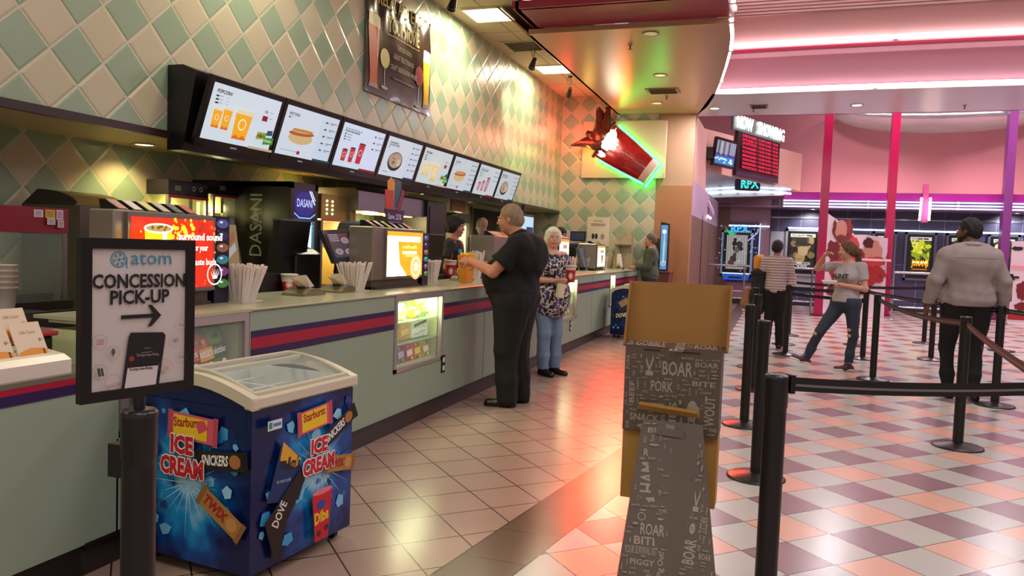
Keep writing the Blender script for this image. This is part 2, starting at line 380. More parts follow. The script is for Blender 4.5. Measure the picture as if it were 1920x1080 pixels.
# angled partition carrying the monitor and the showtimes board
A0, A1 = np.array([-1.72, 18.6]), np.array([.35, 23.6]); ad = (A1-A0)/np.linalg.norm(A1-A0); an = np.array([ad[1], -ad[0]])
def onA(px, py):
    d = _ray(px, py); # plane through A0, normal an
    t = (A0@an)/(d[:2]@an); return _O+d*t
s = B(); q = [onA(1303, 236), onA(1505, 289), onA(1500, 358), onA(1300, 316)]
s.prism([tuple(x) for x in q], tuple(np.array([-an[0], -an[1], 0])*.1), M('#c9a196', .55)); struct(s.build('wall_showtimes'))
# skirting and trims on the poster wall
s = B().box(-.2, 9.5, 23.93, 24, 2.545, 2.575, M('#8f95a8', .25, .7)); struct(s.build('trim_2'))
# neon runs -------------------------------------------------------------------
WH, CY, VI = M('#fff1ee', e=7.), M('#dff6ff', e=4.0), M('#e2c4ff', e=4.0)
NW, NP = M('#fff4ee', e=10.), M('#fff0f2', e=9.)
def neon(name, pts, r, m, label, cat='neon tube', group=None, gap=None):
    t = thing(name, label, cat, pts[0], group=group); b = B(); b.tube(pts, r, m, 8); b.build('glowing_tube', t)
    n = len(pts)
    for q in range(0, n, max(1, n//4)):
        P = Vector(pts[q]); B().box(P.x-.03, P.x+.03, P.y-.01+r, P.y+.05+r, P.z-.03, P.z+.03, '#d8d0c8').build('bracket', t)
    return t
neon('neon_tube', [(x, y-.07, 4.86) for x, y in AY], .034, NP, 'long white neon tube along the upper pink ceiling step')
neon('neon_tube', [(x, y-.07, 4.235) for x, y in BY], .034, NP, 'long white neon tube along the lower pink ceiling step')
neon('neon_tube', [(x+.02, y, ZS+.04) for x, y in cur], .022, NW, 'curved white neon tube around the edge of the tan soffit')
neon('neon_tube', [(x, 8.84, 4.395) for x in np.linspace(-3.0, -.7, 7)], .022, NP, 'pinkish white neon tube along the front lip of the magenta bulkhead')
neon('neon_tube', [(-.64, 8.9+.3*k, 4.42) for k in range(4)], .02, NW, 'short white neon tube at the corner of the magenta bulkhead')
neon('neon_tube', [(x, 22.74, 2.98) for x in np.linspace(.12, 9.4, 14)], .016, VI, 'violet-white neon tube, topmost of the three on the canopy')
neon('neon_tube', [(x, 22.74, 2.90) for x in np.linspace(.12, 9.4, 14)], .016, CY, 'blue-white neon tube, middle one of the three on the canopy')
neon('neon_tube', [(x, 22.74, 2.82) for x in np.linspace(.12, 9.4, 14)], .016, VI, 'pinkish white neon tube, lowest of the three on the canopy')
def nb3(px, py): return tuple(PY(px, py, 22.35+.4*(px-1298)/185))
neon('neon_tube', [nb3(1318+16.4*k, 355-5*math.sin(k/10*math.pi)*.8) for k in range(11)], .016, CY, 'cyan neon tube, upper one under the premium theatre sign')
neon('neon_tube', [nb3(1318+16.4*k, 363-5*math.sin(k/10*math.pi)*.8) for k in range(11)], .022, M('#f4ffff', e=6.), 'white neon tube, lower one under the premium theatre sign')
neon('neon_tube', [(x, 23.9, 2.26) for x in np.linspace(.3, 9.4, 12)], .020, CY, 'blue-white neon tube across the poster wall above the film posters')
neon('neon_tube', [(x, 23.2, 2.26) for x in np.linspace(-1.35, -.25, 5)], .018, CY, 'blue-white neon tube above the premium screen poster case')
neon('neon_tube', [tuple(PY(a, b, 19.5)) for a, b in ((1294, 386), (1303, 390), (1313, 396), (1323, 402), (1332, 409))], .025, NW, 'short white neon tube over the corridor beside the tan wall')
neon('neon_tube', [tuple(PY(1728, 372, 22.6)), tuple(PY(1724, 412, 22.6))], .025, NW, 'left vertical white neon tube of the pair under the canopy')
neon('neon_tube', [tuple(PY(1745, 372, 22.6)), tuple(PY(1742, 412, 22.6))], .025, NW, 'right vertical white neon tube of the pair under the canopy')
neon('neon_tube', [(x, 23.5, 2.87) for x in np.linspace(.2, 9.4, 10)], .028, M('#ffe8d8', e=38.), 'hidden-cove warm neon tube lying on the canopy top')
q = [PY(1732, 345, 22.7), PY(1742, 345, 22.7), PY(1740, 417, 22.7), PY(1727, 417, 22.7)]
t = thing('canopy_bracket', 'pink bracket panel between the two vertical neon tubes', 'bracket', q[3]); B().prism([tuple(x) for x in q], (0, .1, 0), M('#c0508a', .5)).build('panel', t)
# corridor opening beside the tan wall
qa, qb = PY(1292, 380, 19.5), PY(1334, 404, 19.5); struct(B().prism([(-1.68, 19.44, qa[2]-.02), (qb[0]+.03, 19.44, qb[2]+.02), (qb[0]+.03, 19.44, qb[2]+.12), (-1.68, 19.44, qa[2]+.12)], (0, .5, 0), M('#c8b0cc', .4)).build('trim_5'))
s = B().box(-1.9, -1.66, 18.2, 18.35, 0, 2.3, M('#5a3e36', .6)).box(-2.2, -1.34, 23.2, 23.3, 0, 2.9, M('#6b4c44', .6)); struct(s.build('wall_corridor'))
# ================================================================ CEILING FITTINGS
def troffer(y, lab):
    t = thing('ceiling_light', lab, 'ceiling light', (-3.88, y, ZC), group=None)
    B().box(-4.18, -3.58, y-.30, y+.30, ZC-.02, ZC, '#e8e0c8').build('frame', t); B().box(-4.15, -3.61, y-.27, y+.27, ZC-.026, ZC-.018, M('#fff6c8', e=3.0)).build('diffuser', t)
troffer(9.95, 'square lit ceiling panel nearer the camera beside the tan soffit'); troffer(13.2, 'square lit ceiling panel further away by the hanging spotlight')
def canlight(x, y, z, r, lab, m='#fff2c8', e=6., grp=None, cat='ceiling light'):
    t = thing('recessed_downlight', lab, cat, (x, y, z), group=grp)
    B().lathe((x, y, z), [(r*.75, 0), (r, 0), (r*1.12, -.008), (r*1.12, -.012), (r*.8, -.004)], '#cfc4a4', cap=False).build('trim_ring', t)
    B().lathe((x, y, z-.003), [(r*.85, 0), (r*.8, -.002)], M(m, e=e)).build('lens', t)
    return t
for k, (x, y) in enumerate(((-4.96, 5.03), (-4.97, 7.39), (-5.0, 10.43), (-5.0, 12.3), (-4.95, 14.8), (-4.96, 2.6))):
    canlight(x, y, 2.17, .085, ['round downlight in the low soffit left of the menu screens', 'round downlight in the low soffit above the blue drinks fridge', 'round downlight in the low soffit above the promotional bucket', 'round downlight in the low soffit above the man in black', 'round downlight in the low soffit above the wall screen', 'round downlight in the low soffit at the left edge'][k], '#fff0b0', 7.)
    lamp('soffit_spot', 'SPOT', (x+.02, y, 2.14), 26, (1, .80, .36), .05, spot=2.2, blend=.6, target=(XB+.05, y+.05, .6))
for k, (px, py) in enumerate(((1220, 63), (1238, 141), (1232, 193))):
    P = PZ(px, py, ZS); canlight(P[0], P[1], ZS, .10, ['recessed light in the tan soffit nearest the magenta bulkhead', 'recessed light in the middle of the tan soffit', 'recessed light in the tan soffit closest to the end wall'][k], '#ffe9a8', .35 if k == 0 else .9)
for k, (px, py) in enumerate(((1340, 203), (1607, 197))):
    P = PZ(px, py, ZS); canlight(P[0], P[1], ZS, .10, ['bright recessed light in the lobby ceiling left of the now showing sign', 'bright recessed light in the lobby ceiling above the pink columns'][k], '#ffffff', 7.)
def sprinkler(px, py, lab):
    P = PZ(px, py, ZS); t = thing('sprinkler_head', lab, 'sprinkler', P)
    B().lathe((P[0], P[1], ZS), [(.035, 0), (.03, -.012)], '#b0a080').build('escutcheon', t); B().cyl((P[0], P[1], ZS-.01), (P[0], P[1], ZS-.06), .012, .008, '#5c4a3a').lathe((P[0], P[1], ZS-.065), [(.03, 0), (.03, .004)], '#5c4a3a').build('nozzle', t)
sprinkler(1182, 84, 'sprinkler head in the tan soffit near the magenta bulkhead'); sprinkler(1250, 180, 'sprinkler head in the tan soffit beside the far vent'); sprinkler(1809, 197, 'sprinkler head in the lobby ceiling at right'); sprinkler(1413, 203, 'sprinkler head in the lobby ceiling above the now showing sign')
def vent(c, wx, wy, z, lab, col='#b8aa88', n=7):
    t = thing('ceiling_vent', lab, 'vent', (c[0], c[1], z)); x, y = c[0], c[1]
    B().box(x-wx, x+wx, y-wy, y+wy, z-.012, z, col).build('frame', t)
    b = B(); b.box(x-wx*.8, x+wx*.8, y-wy*.8, y+wy*.8, z-.014, z-.012, '#2a241c')
    for k in range(n): yy = y-wy*.75+wy*1.5*k/(n-1); b.hull([(x-wx*.8, yy-.012, z-.03), (x+wx*.8, yy-.012, z-.03), (x+wx*.8, yy-.006, z-.03), (x-wx*.8, yy-.006, z-.03), (x-wx*.8, yy, z-.012), (x+wx*.8, yy, z-.012), (x+wx*.8, yy+.006, z-.012), (x-wx*.8, yy+.006, z-.012)], col)
    b.build('louvres', t)
vent(PZ(982, 86, ZC), .3, .3, ZC, 'square louvred vent in the lay-in ceiling'); vent(PZ(1243, 170, ZS), .28, .2, ZS, 'louvred vent in the tan soffit', '#a08462', 5)
vent(PZ(720, 345, 2.17), .15, .3, 2.17, 'small dark vent in the low soffit', '#5a4c38', 4)
P = PZ(1423, 199, ZS); vent(P, .16, .16, ZS, 'small square vent in the lobby ceiling', '#8c8088', 4)
def hangspot(px, py, lab, tgt, en):
    P = PZ(px, py, 4.18 if py > 100 else 4.25); P = PX(px, py, -3.75); t = thing('hanging_spotlight', lab, 'spotlight', (P[0], P[1], ZC))
    B().cyl((P[0], P[1], ZC), (P[0], P[1], ZC-.03), .04, .03, '#3a3026').build('ceiling_plate', t)
    x, y, z = P; b = B().tube([(x, y, ZC), (x+.02, y, (ZC+z)/2+.05), (x, y, z+.1)], .006, '#2a2420', 6).tube([(x-.02, y-.01, ZC), (x-.05, y, z+.2), (x-.01, y, z+.08)], .004, '#2a2420', 6); b.build('cable', t)
    d = (Vector(tgt)-Vector((x, y, z))).normalized(); p0 = Vector((x, y, z))
    b = B().cyl(p0-d*.09, p0+d*.07, .032, .05, '#0f0d0c', 16).cyl(p0+d*.07, p0+d*.11, .052, .056, '#0f0d0c', 16, cap=False); b.build('lamp_head', t)
    B().cyl(p0+d*.068, p0+d*.074, .045, .045, M('#fff8d0', e=4.), 16).build('bulb', t)
    lamp('spotlight_beam', 'SPOT', tuple(p0+d*.12), en, (1, .95, .66), .03, spot=1.05, blend=.8, target=tgt)
hangspot(850, 4, 'black hanging spotlight nearest the camera over the beer banner', (XW, 9.35, 3.75), 120)
hangspot(1000, 118, 'black hanging spotlight beside the square vent', (XW, 12.6, 3.6), 110)
hangspot(1068, 172, 'black hanging spotlight in the red-lit corner near the end wall', (XW, 15.4, 3.3), 8)
# chrome dome in the atrium ceiling
P = PY(1765, 212, 23.9); t = thing('ceiling_dome', 'shiny chrome bowl hanging from the atrium ceiling', 'ceiling fixture', P)
prof = [(2.7*math.sin(a), -.50*math.cos(a)) for a in np.linspace(.0, math.pi/2, 12)]; prof[0] = (.01, prof[0][1])
b = B(); b.X = Matrix.Translation(Vector(P))@Matrix.Diagonal((1, .58, 1, 1)); b.lathe((0, 0, 0), prof+[(2.6, .08)], M('#d8e8ea', .16, .6, bump=.45, bscale=1.3), 48); b.build('bowl', t); B().cyl((P[0], P[1], P[2]), (P[0], P[1], 7.4), .06, .06, '#888888').build('stem', t)
# tapering magenta columns
for k, (a, b, w0, w1, cc, lab) in enumerate((((1533, 592), (1558.5, 213), .30, .155, '#a50c48', 'tall magenta column nearest the striped-top visitor'), ((1657, 592), (1675.5, 212), .28, .17, '#a50c48', 'tall magenta column behind the film cutout display'), ((1872, 600), (1900.5, 210), .27, .20, '#7a3a80', 'tall violet column at the right behind the man in the pale jacket'))):
    P = PZ(*a); Q = PY(*b, P[1]); t = thing('lobby_column', lab, 'column', P); zt = 7.4; k_ = (zt-0)/(Q[2]); w1_ = w0+(w1-w0)*k_; dx = (Q[0]-P[0])*k_
    s = B(); h0, h1 = .098, .092
    s.hull([(P[0]-h0, P[1]-.14, 0), (P[0]+h0, P[1]-.14, 0), (P[0]+h0, P[1]+.14, 0), (P[0]-h0, P[1]+.14, 0), (P[0]-h1, P[1]-.14, zt), (P[0]+h1, P[1]-.14, zt), (P[0]+h1, P[1]+.14, zt), (P[0]-h1, P[1]+.14, zt)], M(cc, .3)); s.build('shaft', t)
    B().box(P[0]-.17, P[0]+.17, P[1]-.17, P[1]+.17, 0, .05, M('#6a1038', .4)).build('foot', t)
# ================================================================ COUNTER
XC = -2.66; CH = 1.06
lam = M('#8e9f8a', .42, noise=.03, nscale=4); lamtop = M('#a9ab8c', .25); purple = M('#2b1748', .4); redm = M('#a01430', .4); alum = M('#a8a49c', .3, .6)
t = thing('service_counter', 'long sage green concession counter with purple and red stripes', 'counter', (XC, 3.44, 0))
segs = [(3.44, 5.10), (5.97, 9.86), (10.62, 12.9), (13.35, 15.62)]
for a, b in segs:
    B().box(XC-.04, XC, a, b, .14, 1.045, lam).build('front_panel', t)
    for z0_, z1_, mm, nm in ((.90, .936, purple, 'purple_stripe'), (.836, .90, redm, 'red_stripe'), (.795, .836, purple, 'purple_stripe')):
        B().box(XC, XC+.004, a+.01, b-.01, z0_, z1_, mm).build(nm, t)
B().box(XC-.04, XC, 2.56, 3.44, .14, .55, lam).build('front_panel', t)
for a, b in ((5.10, 5.97), (9.86, 10.62), (12.9, 13.35)): B().box(XC-.04, XC, a, b, .14, .46, lam).build('front_panel', t)
B().box(XC-.72, XC+.015, 3.44, 15.62, 1.045, CH, lamtop, .005).box(XC-.50, XC+.015, 2.57, 3.44, 1.045, CH, lamtop).build('countertop', t)
B().box(XC-.12, XC-.02, 2.4, 15.62, 0, .14, M('#2c2422', .35)).build('kick_base', t)
B().box(XC-.05, XC+.006, 2.4, 15.62, .118, .145, M('#141010', .4)).build('kick_trim', t)
B().box(XC-.72, XC-.70, 2.45, 15.62, .0, 1.045, '#3a3430').build('rear_panel', t)
for y in (6.98, 8.4, 11.6): B().box(XC, XC+.002, y-.0025, y+.0025, .145, 1.04, '#5c6658').build('panel_seam', t)
for (px, py), lb in (((830, 682), 'duplex wall outlet beside the lit sweets case'), ((1069, 611), 'duplex wall outlet on the far part of the counter')):
    P = PX(px, py, XC); o = thing('wall_outlet', lb, 'outlet', (XC, P[1], P[2])); B().box(XC, XC+.008, P[1]-.035, P[1]+.035, P[2]-.075, P[2]+.075, '#1a1a1a').build('cover_plate', o)
    for dz in (-.035, .035): B().box(XC+.008, XC+.012, P[1]-.018, P[1]+.018, P[2]+dz-.02, P[2]+dz+.02, '#d8d4cc').build('socket', o)
# sweets display cases let into the counter
def case(y0, y1, z0_, lab, lit, shelves):
    c = thing('sweets_display_case', lab, 'display case', (XC, (y0+y1)/2, z0_)); fr = M('#b3aaa8', .3, .5); zt = 1.0
    B().box(XC-.02, XC+.012, y0, y1, zt-.0, 1.045, fr).box(XC-.02, XC+.012, y0, y0+.035, z0_, zt, fr).box(XC-.02, XC+.012, y1-.035, y1, z0_, zt, fr).box(XC-.02, XC+.012, y0, y1, z0_, z0_+.03, fr).build('frame', c)
    inn = M('#c9cf9c', .5); b = B().box(XC-.42, XC-.40, y0, y1, z0_, zt, inn).box(XC-.42, XC-.04, y0, y0+.02, z0_, zt, inn).box(XC-.42, XC-.04, y1-.02, y1, z0_, zt, inn).box(XC-.42, XC-.04, y0, y1, z0_+.0, z0_+.03, inn).box(XC-.42, XC-.04, y0, y1, zt+.03, 1.044, inn); b.build('liner', c)
    for z in shelves: B().box(XC-.39, XC-.03, y0+.02, y1-.02, z-.008, z, glass('#9fc0a8', .5)).build('shelf', c)
    B().box(XC-.006, XC-.002, y0+.035, y1-.035, z0_+.03, zt, glass('#e8f4ee', .10)).build('glass_pane', c)
    if lit:
        B().cyl((XC-.07, y0+.06, zt+.01), (XC-.07, y1-.06, zt+.01), .012, m=M('#fbffcc', e=14.), n=10).build('lamp_tube', c)
        lamp('case_light', 'AREA', (XC-.09, (y0+y1)/2, zt-.01), lit, (.96, 1, .62), .1, sizey=y1-y0-.1)
    return c
case(5.10, 5.97, .46, 'lit sweets display case beside the man in black', 9, (.66, .83))
case(9.86, 10.62, .46, 'lit sweets display case beside the woman in the patterned blouse', 8, (.66, .83))
case(12.9, 13.35, .46, 'lit sweets display case partly behind the small blue freezer', 8, (.66, .83))
case(2.58, 3.42, .55, 'unlit sweets display case above the ice cream freezer', 0, (.74,))
def pouch(name, lab, cat, y, z, w_, h_, c1, c2, txt=None, tc='#ffffff', grp=None, x=-2.76, lean=.15, rot=0., box_=False, th=.035):
    o = thing(name, lab, cat, (x, y, z), group=grp, world=False); b = B()
    if box_: b.box(-th, 0, -w_/2, w_/2, 0, h_, M(c1, .4), .003)
    else:
        R = []
        for q in range(7):
            f = q/6; d = th*math.sin(math.pi*f)**.6+.002
            R.append([(-d-f*h_*lean*0, -w_/2, f*h_), (0*d+d*.4, -w_/2*.93, f*h_), (d, 0, f*h_), (d*.4, w_/2*.93, f*h_), (-d, w_/2, f*h_)])
        b.rings(R, M(c1, .25, bump=.4, bscale=18), True)
    b.build('packet', o)
    x_ = (.001 if box_ else th+.001); g = G((x_, -w_/2, 0), (0, 1, 0), (0, 0, 1))
    g.rrect(w_/2, h_*.45, w_*.78, h_*.34, .12, c2)
    if txt: g.text(txt, w_/2, h_*.38, h_*.15, tc, w=w_*.7, a=.12, anchor='c', bold=.02)
    g.disc(w_*.35, h_*.8, h_*.07, c2); g.disc(w_*.68, h_*.16, h_*.08, tc if txt else c2); g.build('printed_front', o)
    o.rotation_euler = (0, -lean, rot); return o
# near (unlit) case
P = [('Starburst', '#b02030', '#d84848', 3.09, .20), ('REESE\'S', '#c85a18', '#e8b030', 3.20, .19), ('skittles', '#5aa028', '#1c5020', 3.30, .22), ('Whoppers', '#7a1c1c', '#e0c0a0', 2.92, .18)]
for k, (tx, a, b, y, h) in enumerate(P): pouch('candy_bag', ['red bag of sweets in the unlit case above the freezer', 'orange bag of sweets in the unlit case above the freezer', 'green bag of sweets in the unlit case above the freezer', 'dark red bag of sweets at the left of the unlit case'][k], 'candy bag', y, .745, .13, h, a, b, tx)
# lit case 1
Y0 = 5.1
pouch('candy_bag', 'green sweets bag on the top shelf of the case by the man in black', 'candy bag', 5.78, .835, .15, .15, '#6fb01c', '#e8f0a0', 'Sour', '#1c4010')
pouch('candy_bag', 'yellow sweets bag on the top shelf of the case by the man in black', 'candy bag', 5.63, .835, .14, .09, '#e8b418', '#f0e8d0', None)
pouch('candy_bag', 'white sweets bag on the top shelf of the case by the man in black', 'candy bag', 5.38, .835, .2, .13, '#e8e4d0', '#c8b878', None)
pouch('candy_box', 'pale box of nonpareils lying on the box of mints in the lit case', 'candy box', 5.75, .745, .3, .075, '#dfe8d8', '#3a5a48', 'Sno-Caps', '#1c3a2c', box_=True, lean=0)
pouch('candy_box', 'white box of mints on the middle shelf of the lit case', 'candy box', 5.75, .668, .3, .075, '#e6ecdf', '#e6ecdf', 'Junior Mints', '#0f6a3a', box_=True, lean=0)
pouch('candy_box', 'tan box on the middle shelf left of the mints', 'candy box', 5.47, .668, .17, .14, '#b8903c', '#d8b860', None, box_=True, lean=0)
pouch('candy_bag', 'yellow bag on the middle shelf of the case by the man in black', 'candy bag', 5.3, .668, .15, .13, '#e0c024', '#a87820', None)
for k, (y, c1, c2, tx, lb) in enumerate(((5.22, '#7a8a3a', '#c84028', None, 'olive bag on the bottom shelf'), (5.37, '#787888', '#b0b0c0', None, 'grey striped packet on the bottom shelf'), (5.52, '#b01c24', '#f0d0d0', 'Twizzlers', 'red packet on the bottom shelf'), (5.66, '#d86818', '#f0e060', None, 'orange bag on the bottom shelf'), (5.82, '#c8b820', '#e8e8c0', 'SOUR', 'yellow-green bag on the bottom shelf'))):
    pouch('candy_bag', lb+' of the case by the man in black', 'candy bag', y, .492, .13, .15, c1, c2, tx, '#ffffff')
# further lit cases
for cy, who in ((10.02, 'case beside the patterned blouse'), (12.98, 'case behind the small freezer')):
    for r, (z, row) in enumerate(((.835, 'top'), (.668, 'middle'), (.492, 'bottom'))):
        for k in range(4 if cy < 11 else 2):
            c1, nm = random.choice((('#8fb028', 'green'), ('#d8b428', 'yellow'), ('#e0e0c8', 'white'), ('#c85020', 'orange'), ('#a83030', 'red')))
            pouch('candy_bag', '%s bag, %s on the %s shelf of %s' % (nm, ('first', 'second', 'third', 'fourth')[k], row, who), 'candy bag', cy+.15*k, z, .13, .14, c1, '#f0e8a0')
# low accessible counter at the left
t = thing('low_counter', 'lower sage green counter section at the left edge with red and purple edge', 'counter', (XC, 1.6, 0))
LH = .87
B().box(XC-.04, XC, .6, 2.50, .14, LH-.02, lam).build('front_panel', t); B().box(XC-.72, XC+.006, .6, 2.50, LH-.02, LH, M('#6c685a', .3)).build('countertop', t)
B().box(XC, XC+.005, .6, 2.50, LH-.045, LH-.001, redm).build('red_stripe', t); B().box(XC, XC+.005, .6, 2.50, LH-.085, LH-.045, purple).build('purple_stripe', t)
B().box(XC-.1, XC-.02, .6, 2.4, 0, .14, '#141010').build('kick_base', t); B().box(XC-.04, XC, 2.50, 2.57, .14, 1.045, lam).build('end_post', t)
# dark tub with a red rim behind the brochure tray
t = thing('food_tub', 'black tub with a red lid on the low counter behind the sign', 'tub', (-3.0, 2.5, LH)); P = PZ(120, 640, LH+.13)
B().box(-3.2, -2.94, 2.28, 2.49, LH, LH+.12, M('#141416', .3), .01).build('tub_body', t); B().box(-3.22, -2.92, 2.26, 2.5, LH+.12, LH+.14, M('#a8303a', .2), .006).box(-3.2, -2.94, 2.28, 2.49, LH+.14, LH+.15, glass('#d0a0a0', .4)).build('lid', t)
# brochure tray with cards
t = thing('brochure_tray', 'white slanted leaflet tray on the low counter', 'tray', (-2.76, 2.1, LH))
b = B(); b.prism([(-2.68, 1.75, LH), (-2.68, 1.75, LH+.055), (-2.72, 1.75, LH+.075), (-2.9, 1.75, LH+.10), (-2.9, 1.75, LH)], (0, .60, 0), M('#d8cdc0', .3)); b.build('tray_body', t)
yq = PX(70, 682, -2.74)[1]; yr_ = PX(30, 625, -2.84)[1]
for k, (y, xx, zz, hh) in enumerate(((yq-.29, -2.74, LH+.05, .17), (yq-.145, -2.74, LH+.05, .17), (yq, -2.74, LH+.05, .17), (yr_-.145, -2.82, LH+.12, .15), (yr_, -2.82, LH+.12, .15))):
    o = thing('leaflet', ['leaflet with orange picture at the left of the front row in the tray', 'leaflet with orange picture in the middle of the front row in the tray', 'leaflet with orange picture at the right end of the front row in the tray', 'pale leaflet at the left of the rear row in the tray', 'pale leaflet at the right of the rear row in the tray'][k], 'leaflet', (xx, y, zz), world=False)
    B().box(-.004, 0, -.066, .066, 0, hh, M('#d9c8ac', .6)).build('card', o)
    g = G((.0005, -.066, 0), (0, 1, 0), (0, 0, 1)); g.text('Gift Card', .066, hh*.72, .012, '#9a7a58', anchor='c')
    g.poly([(.004, .004), (.128, .004), (.128, .05), (.1, .058), (.06, .062), (.03, .054), (.004, .045)], '#d88a20'); g.rect(.01, .006, .06, .03, '#c85020'); g.text('$1', .112, hh*.5, .012, '#2c241c', anchor='c'); g.rrect(.112, .03, .006, .05, 0, '#3a2818'); g.build('printed_front', o)
    o.rotation_euler = (0, -.45, .03)
# white board/paper stack and dark items on the low counter
# ================================================================ BEHIND THE LOW COUNTER: warmer with red header
t = thing('food_warmer', 'glass food warmer with a red header at the left edge', 'food warmer', (-3.9, 2.8, 0))
def pX(px, py, X): return tuple(PX(px, py, X))
XA = -3.75; a = PX(128, 392, XA); b_ = PX(128, 438, XA); z1, z0_ = a[2], b_[2]; ye = a[1]
B().box(XA-.5, XA, 1.6, ye, z0_, z1, M('#7d1424', .4)).build('red_header', t)
g = G((XA+.001, 0, 0), (0, 1, 0), (0, 0, 1))
for px, py, c, w_, h_ in ((72, 400, '#c8b8c0', .056, .04), (93, 401, '#c8a018', .062, .045), (110, 403, '#c8a8b8', .044, .055), (93, 415, '#c8b8b8', .05, .037), (110, 420, '#c0a8b0', .04, .04)):
    P = PX(px, py, XA); g.rect(P[1]-w_/2, P[2]-h_/2, P[1]+w_/2, P[2]+h_/2, c)
    for q in range(4): g.rect(P[1]-w_*.36, P[2]-h_*.3+q*h_*.18, P[1]+w_*.3, P[2]-h_*.26+q*h_*.18, '#6a5860')
g.build('notice', t)
zb = PX(100, 530, XA)[2]
for y in (ye-.02, ye-.52): B().box(XA-.02, XA, y-.012, y+.012, zb-.1, z0_, M('#8a8478', .3, .7)).build('post', t)
B().box(XA-.008, XA-.004, 1.6, ye, zb-.1, z0_, glass('#a8b8a8', .14)).build('glass_front', t); B().box(XA-.5, XA-.004, ye-.006, ye, zb-.1, z0_, glass('#a8b8a8', .14)).build('glass_side', t)
B().box(XA-.5, XA+.02, 1.6, ye+.02, 0, zb-.1, M('#4a4038', .35, .5)).build('cabinet_base', t); B().box(XA-.45, XA-.05, 1.7, ye-.05, zb-.1, zb-.06, '#2a2420').build('tray', t)
P = PX(12, 500, -3.6); t = thing('paper_cup_stack', 'stack of white paper cups at the left edge', 'cup stack', (P[0], P[1], zb-.12)); b = B(); z = zb-.12
for k in range(5): b.lathe((P[0], P[1], z+.028*k), [(.034, 0), (.047, .11), (.05, .112), (.05, .118)], '#c8bcae', 20)
b.build('cups', t); B().box(P[0]-.2, P[0]+.2, P[1]-.4, P[1]+.12, .0, zb-.12, M('#241e1c', .4)).build('stand', t)
# work table and hood pieces left
t = thing('prep_counter', 'dark steel back counter running under the machines', 'counter', (-4.9, 5, 0)); B().box(-5.24, -4.55, 1.5, 15.6, .86, .90, M('#8a8478', .28, .8)).build('worktop', t); B().box(-5.2, -4.6, 1.5, 15.6, 0, .86, M('#3a3632', .5)).build('cabinet', t)
def roller(px0, px1, pyt, pyb, lab):
    a, b, c = PX(px0, pyb, -4.6), PX(px1, pyb, -4.6), PX(px0, pyt, -4.6); t = thing('roller_grill', lab, 'grill', (-4.9, (a[1]+b[1])/2, .9)); n = 12; h = c[2]-a[2]; y0, y1 = a[1], b[1]
    prof = [(-5.15, a[2])]+[(-5.0+.4*math.sin(q*math.pi/2/(n-1))*.9, a[2]+h*math.cos(q*math.pi/2/(n-1))) for q in range(n)]+[(-4.64, a[2])]
    B().prism([(x, y0+.02, z) for x, z in prof], (0, y1-y0-.04, 0), M('#b09a60', .3, .7), True).build('curved_hood', t)
    for y in (y0, y1-.02): B().prism([(x, y, z) for x, z in prof], (0, .02, 0), M('#2a221c', .4)).build('hood_end', t)
    B().box(-5.15, -4.6, y0, y1, .9, a[2], M('#6a6458', .3, .7)).build('grill_base', t)
roller(150, 245, 355, 385, 'brass-toned curved roller grill hood behind the lit drinks dispenser'); roller(252, 362, 376, 400, 'second flatter grill hood behind the drinks dispenser')
# ================================================================ BACK MACHINES
steel = M('#9a958a', .3, .75); dark = M('#141313', .4)
def cabinet(px0, px1, pyt, X, lab, lit='#e8e060'):
    a, b = PX(px0, pyt, X), PX(px1, pyt, X); y0, y1, zt = a[1], b[1], a[2]; t = thing('heated_display_cabinet', lab, 'display cabinet', ((X-.3), (y0+y1)/2, .9)); zb = 1.12
    B().box(X-.24, X, y0, y1, zt-.13, zt, M('#221c24', .35)).build('header', t); B().box(X, X+.004, y0, y1, zt-.155, zt-.13, M('#b03028', .4)).build('red_band', t)
    for y in (y0, y1-.03): B().box(X-.03, X, y, y+.03, .9, zt-.13, M('#b0aa9c', .3, .6)).build('frame_post', t)
    B().box(X-.24, X-.22, y0, y1, .9, zt-.13, M('#b8b070', .4)).build('back_panel', t); B().box(X-.24, X, y0, y1, .9, .96, steel).build('cabinet_base', t)
    B().box(X-.006, X-.002, y0+.03, y1-.03, .96, zt-.13, glass('#e8ecd0', .12)).build('glass_door', t)
    for z in (1.15, 1.3, 1.45, 1.6): B().box(X-.22, X-.04, y0+.03, y1-.03, z, z+.006, M('#c8c4a8', .3, .8)).build('wire_shelf', t)
    B().cyl((X-.06, y1-.06, 1.0), (X-.06, y1-.06, zt-.17), .014, m=M(lit, e=5.), n=10).build('lamp_tube', t)
    lamp('cabinet_light', 'POINT', (X-.2, (y0+y1)/2, zt-.25), 6, (1, .93, .45), .05)
    g = G((X+.001, y0, zt-.13), (0, 1, 0), (0, 0, 1)); w_ = y1-y0
    g.rect(w_*.15, .04, w_*.3, .085, '#8a9478'); g.ring(w_*.62, .07, .022, .008, '#d8d4cc'); g.ring(w_*.8, .07, .022, .008, '#d8d4cc'); g.build('controls', t)
    return t, y0, y1, zt
cabinet(316, 391, 336, -4.98, 'dark-headed heated cabinet left of the tall lit pretzel cabinet')
t_, y0, y1, zt = cabinet(400, 474, 337, -4.98, 'tall lit heated cabinet beside the black water fridge')
for r in range(4):
    for k in range(5):
        o = B().box(-5.15, -5.06, y0+.07+k*.085, y0+.13+k*.085, 1.157+.15*r-.0, 1.157+.15*r+.05, M('#d8cc8c' if (r+k) % 2 else '#b89a50', .6), .01).build('food_packet'); tag(o, 'wrapped snack packet on a shelf of the tall lit heated cabinet', 'food packet', 'snack packets in the tall lit cabinet')
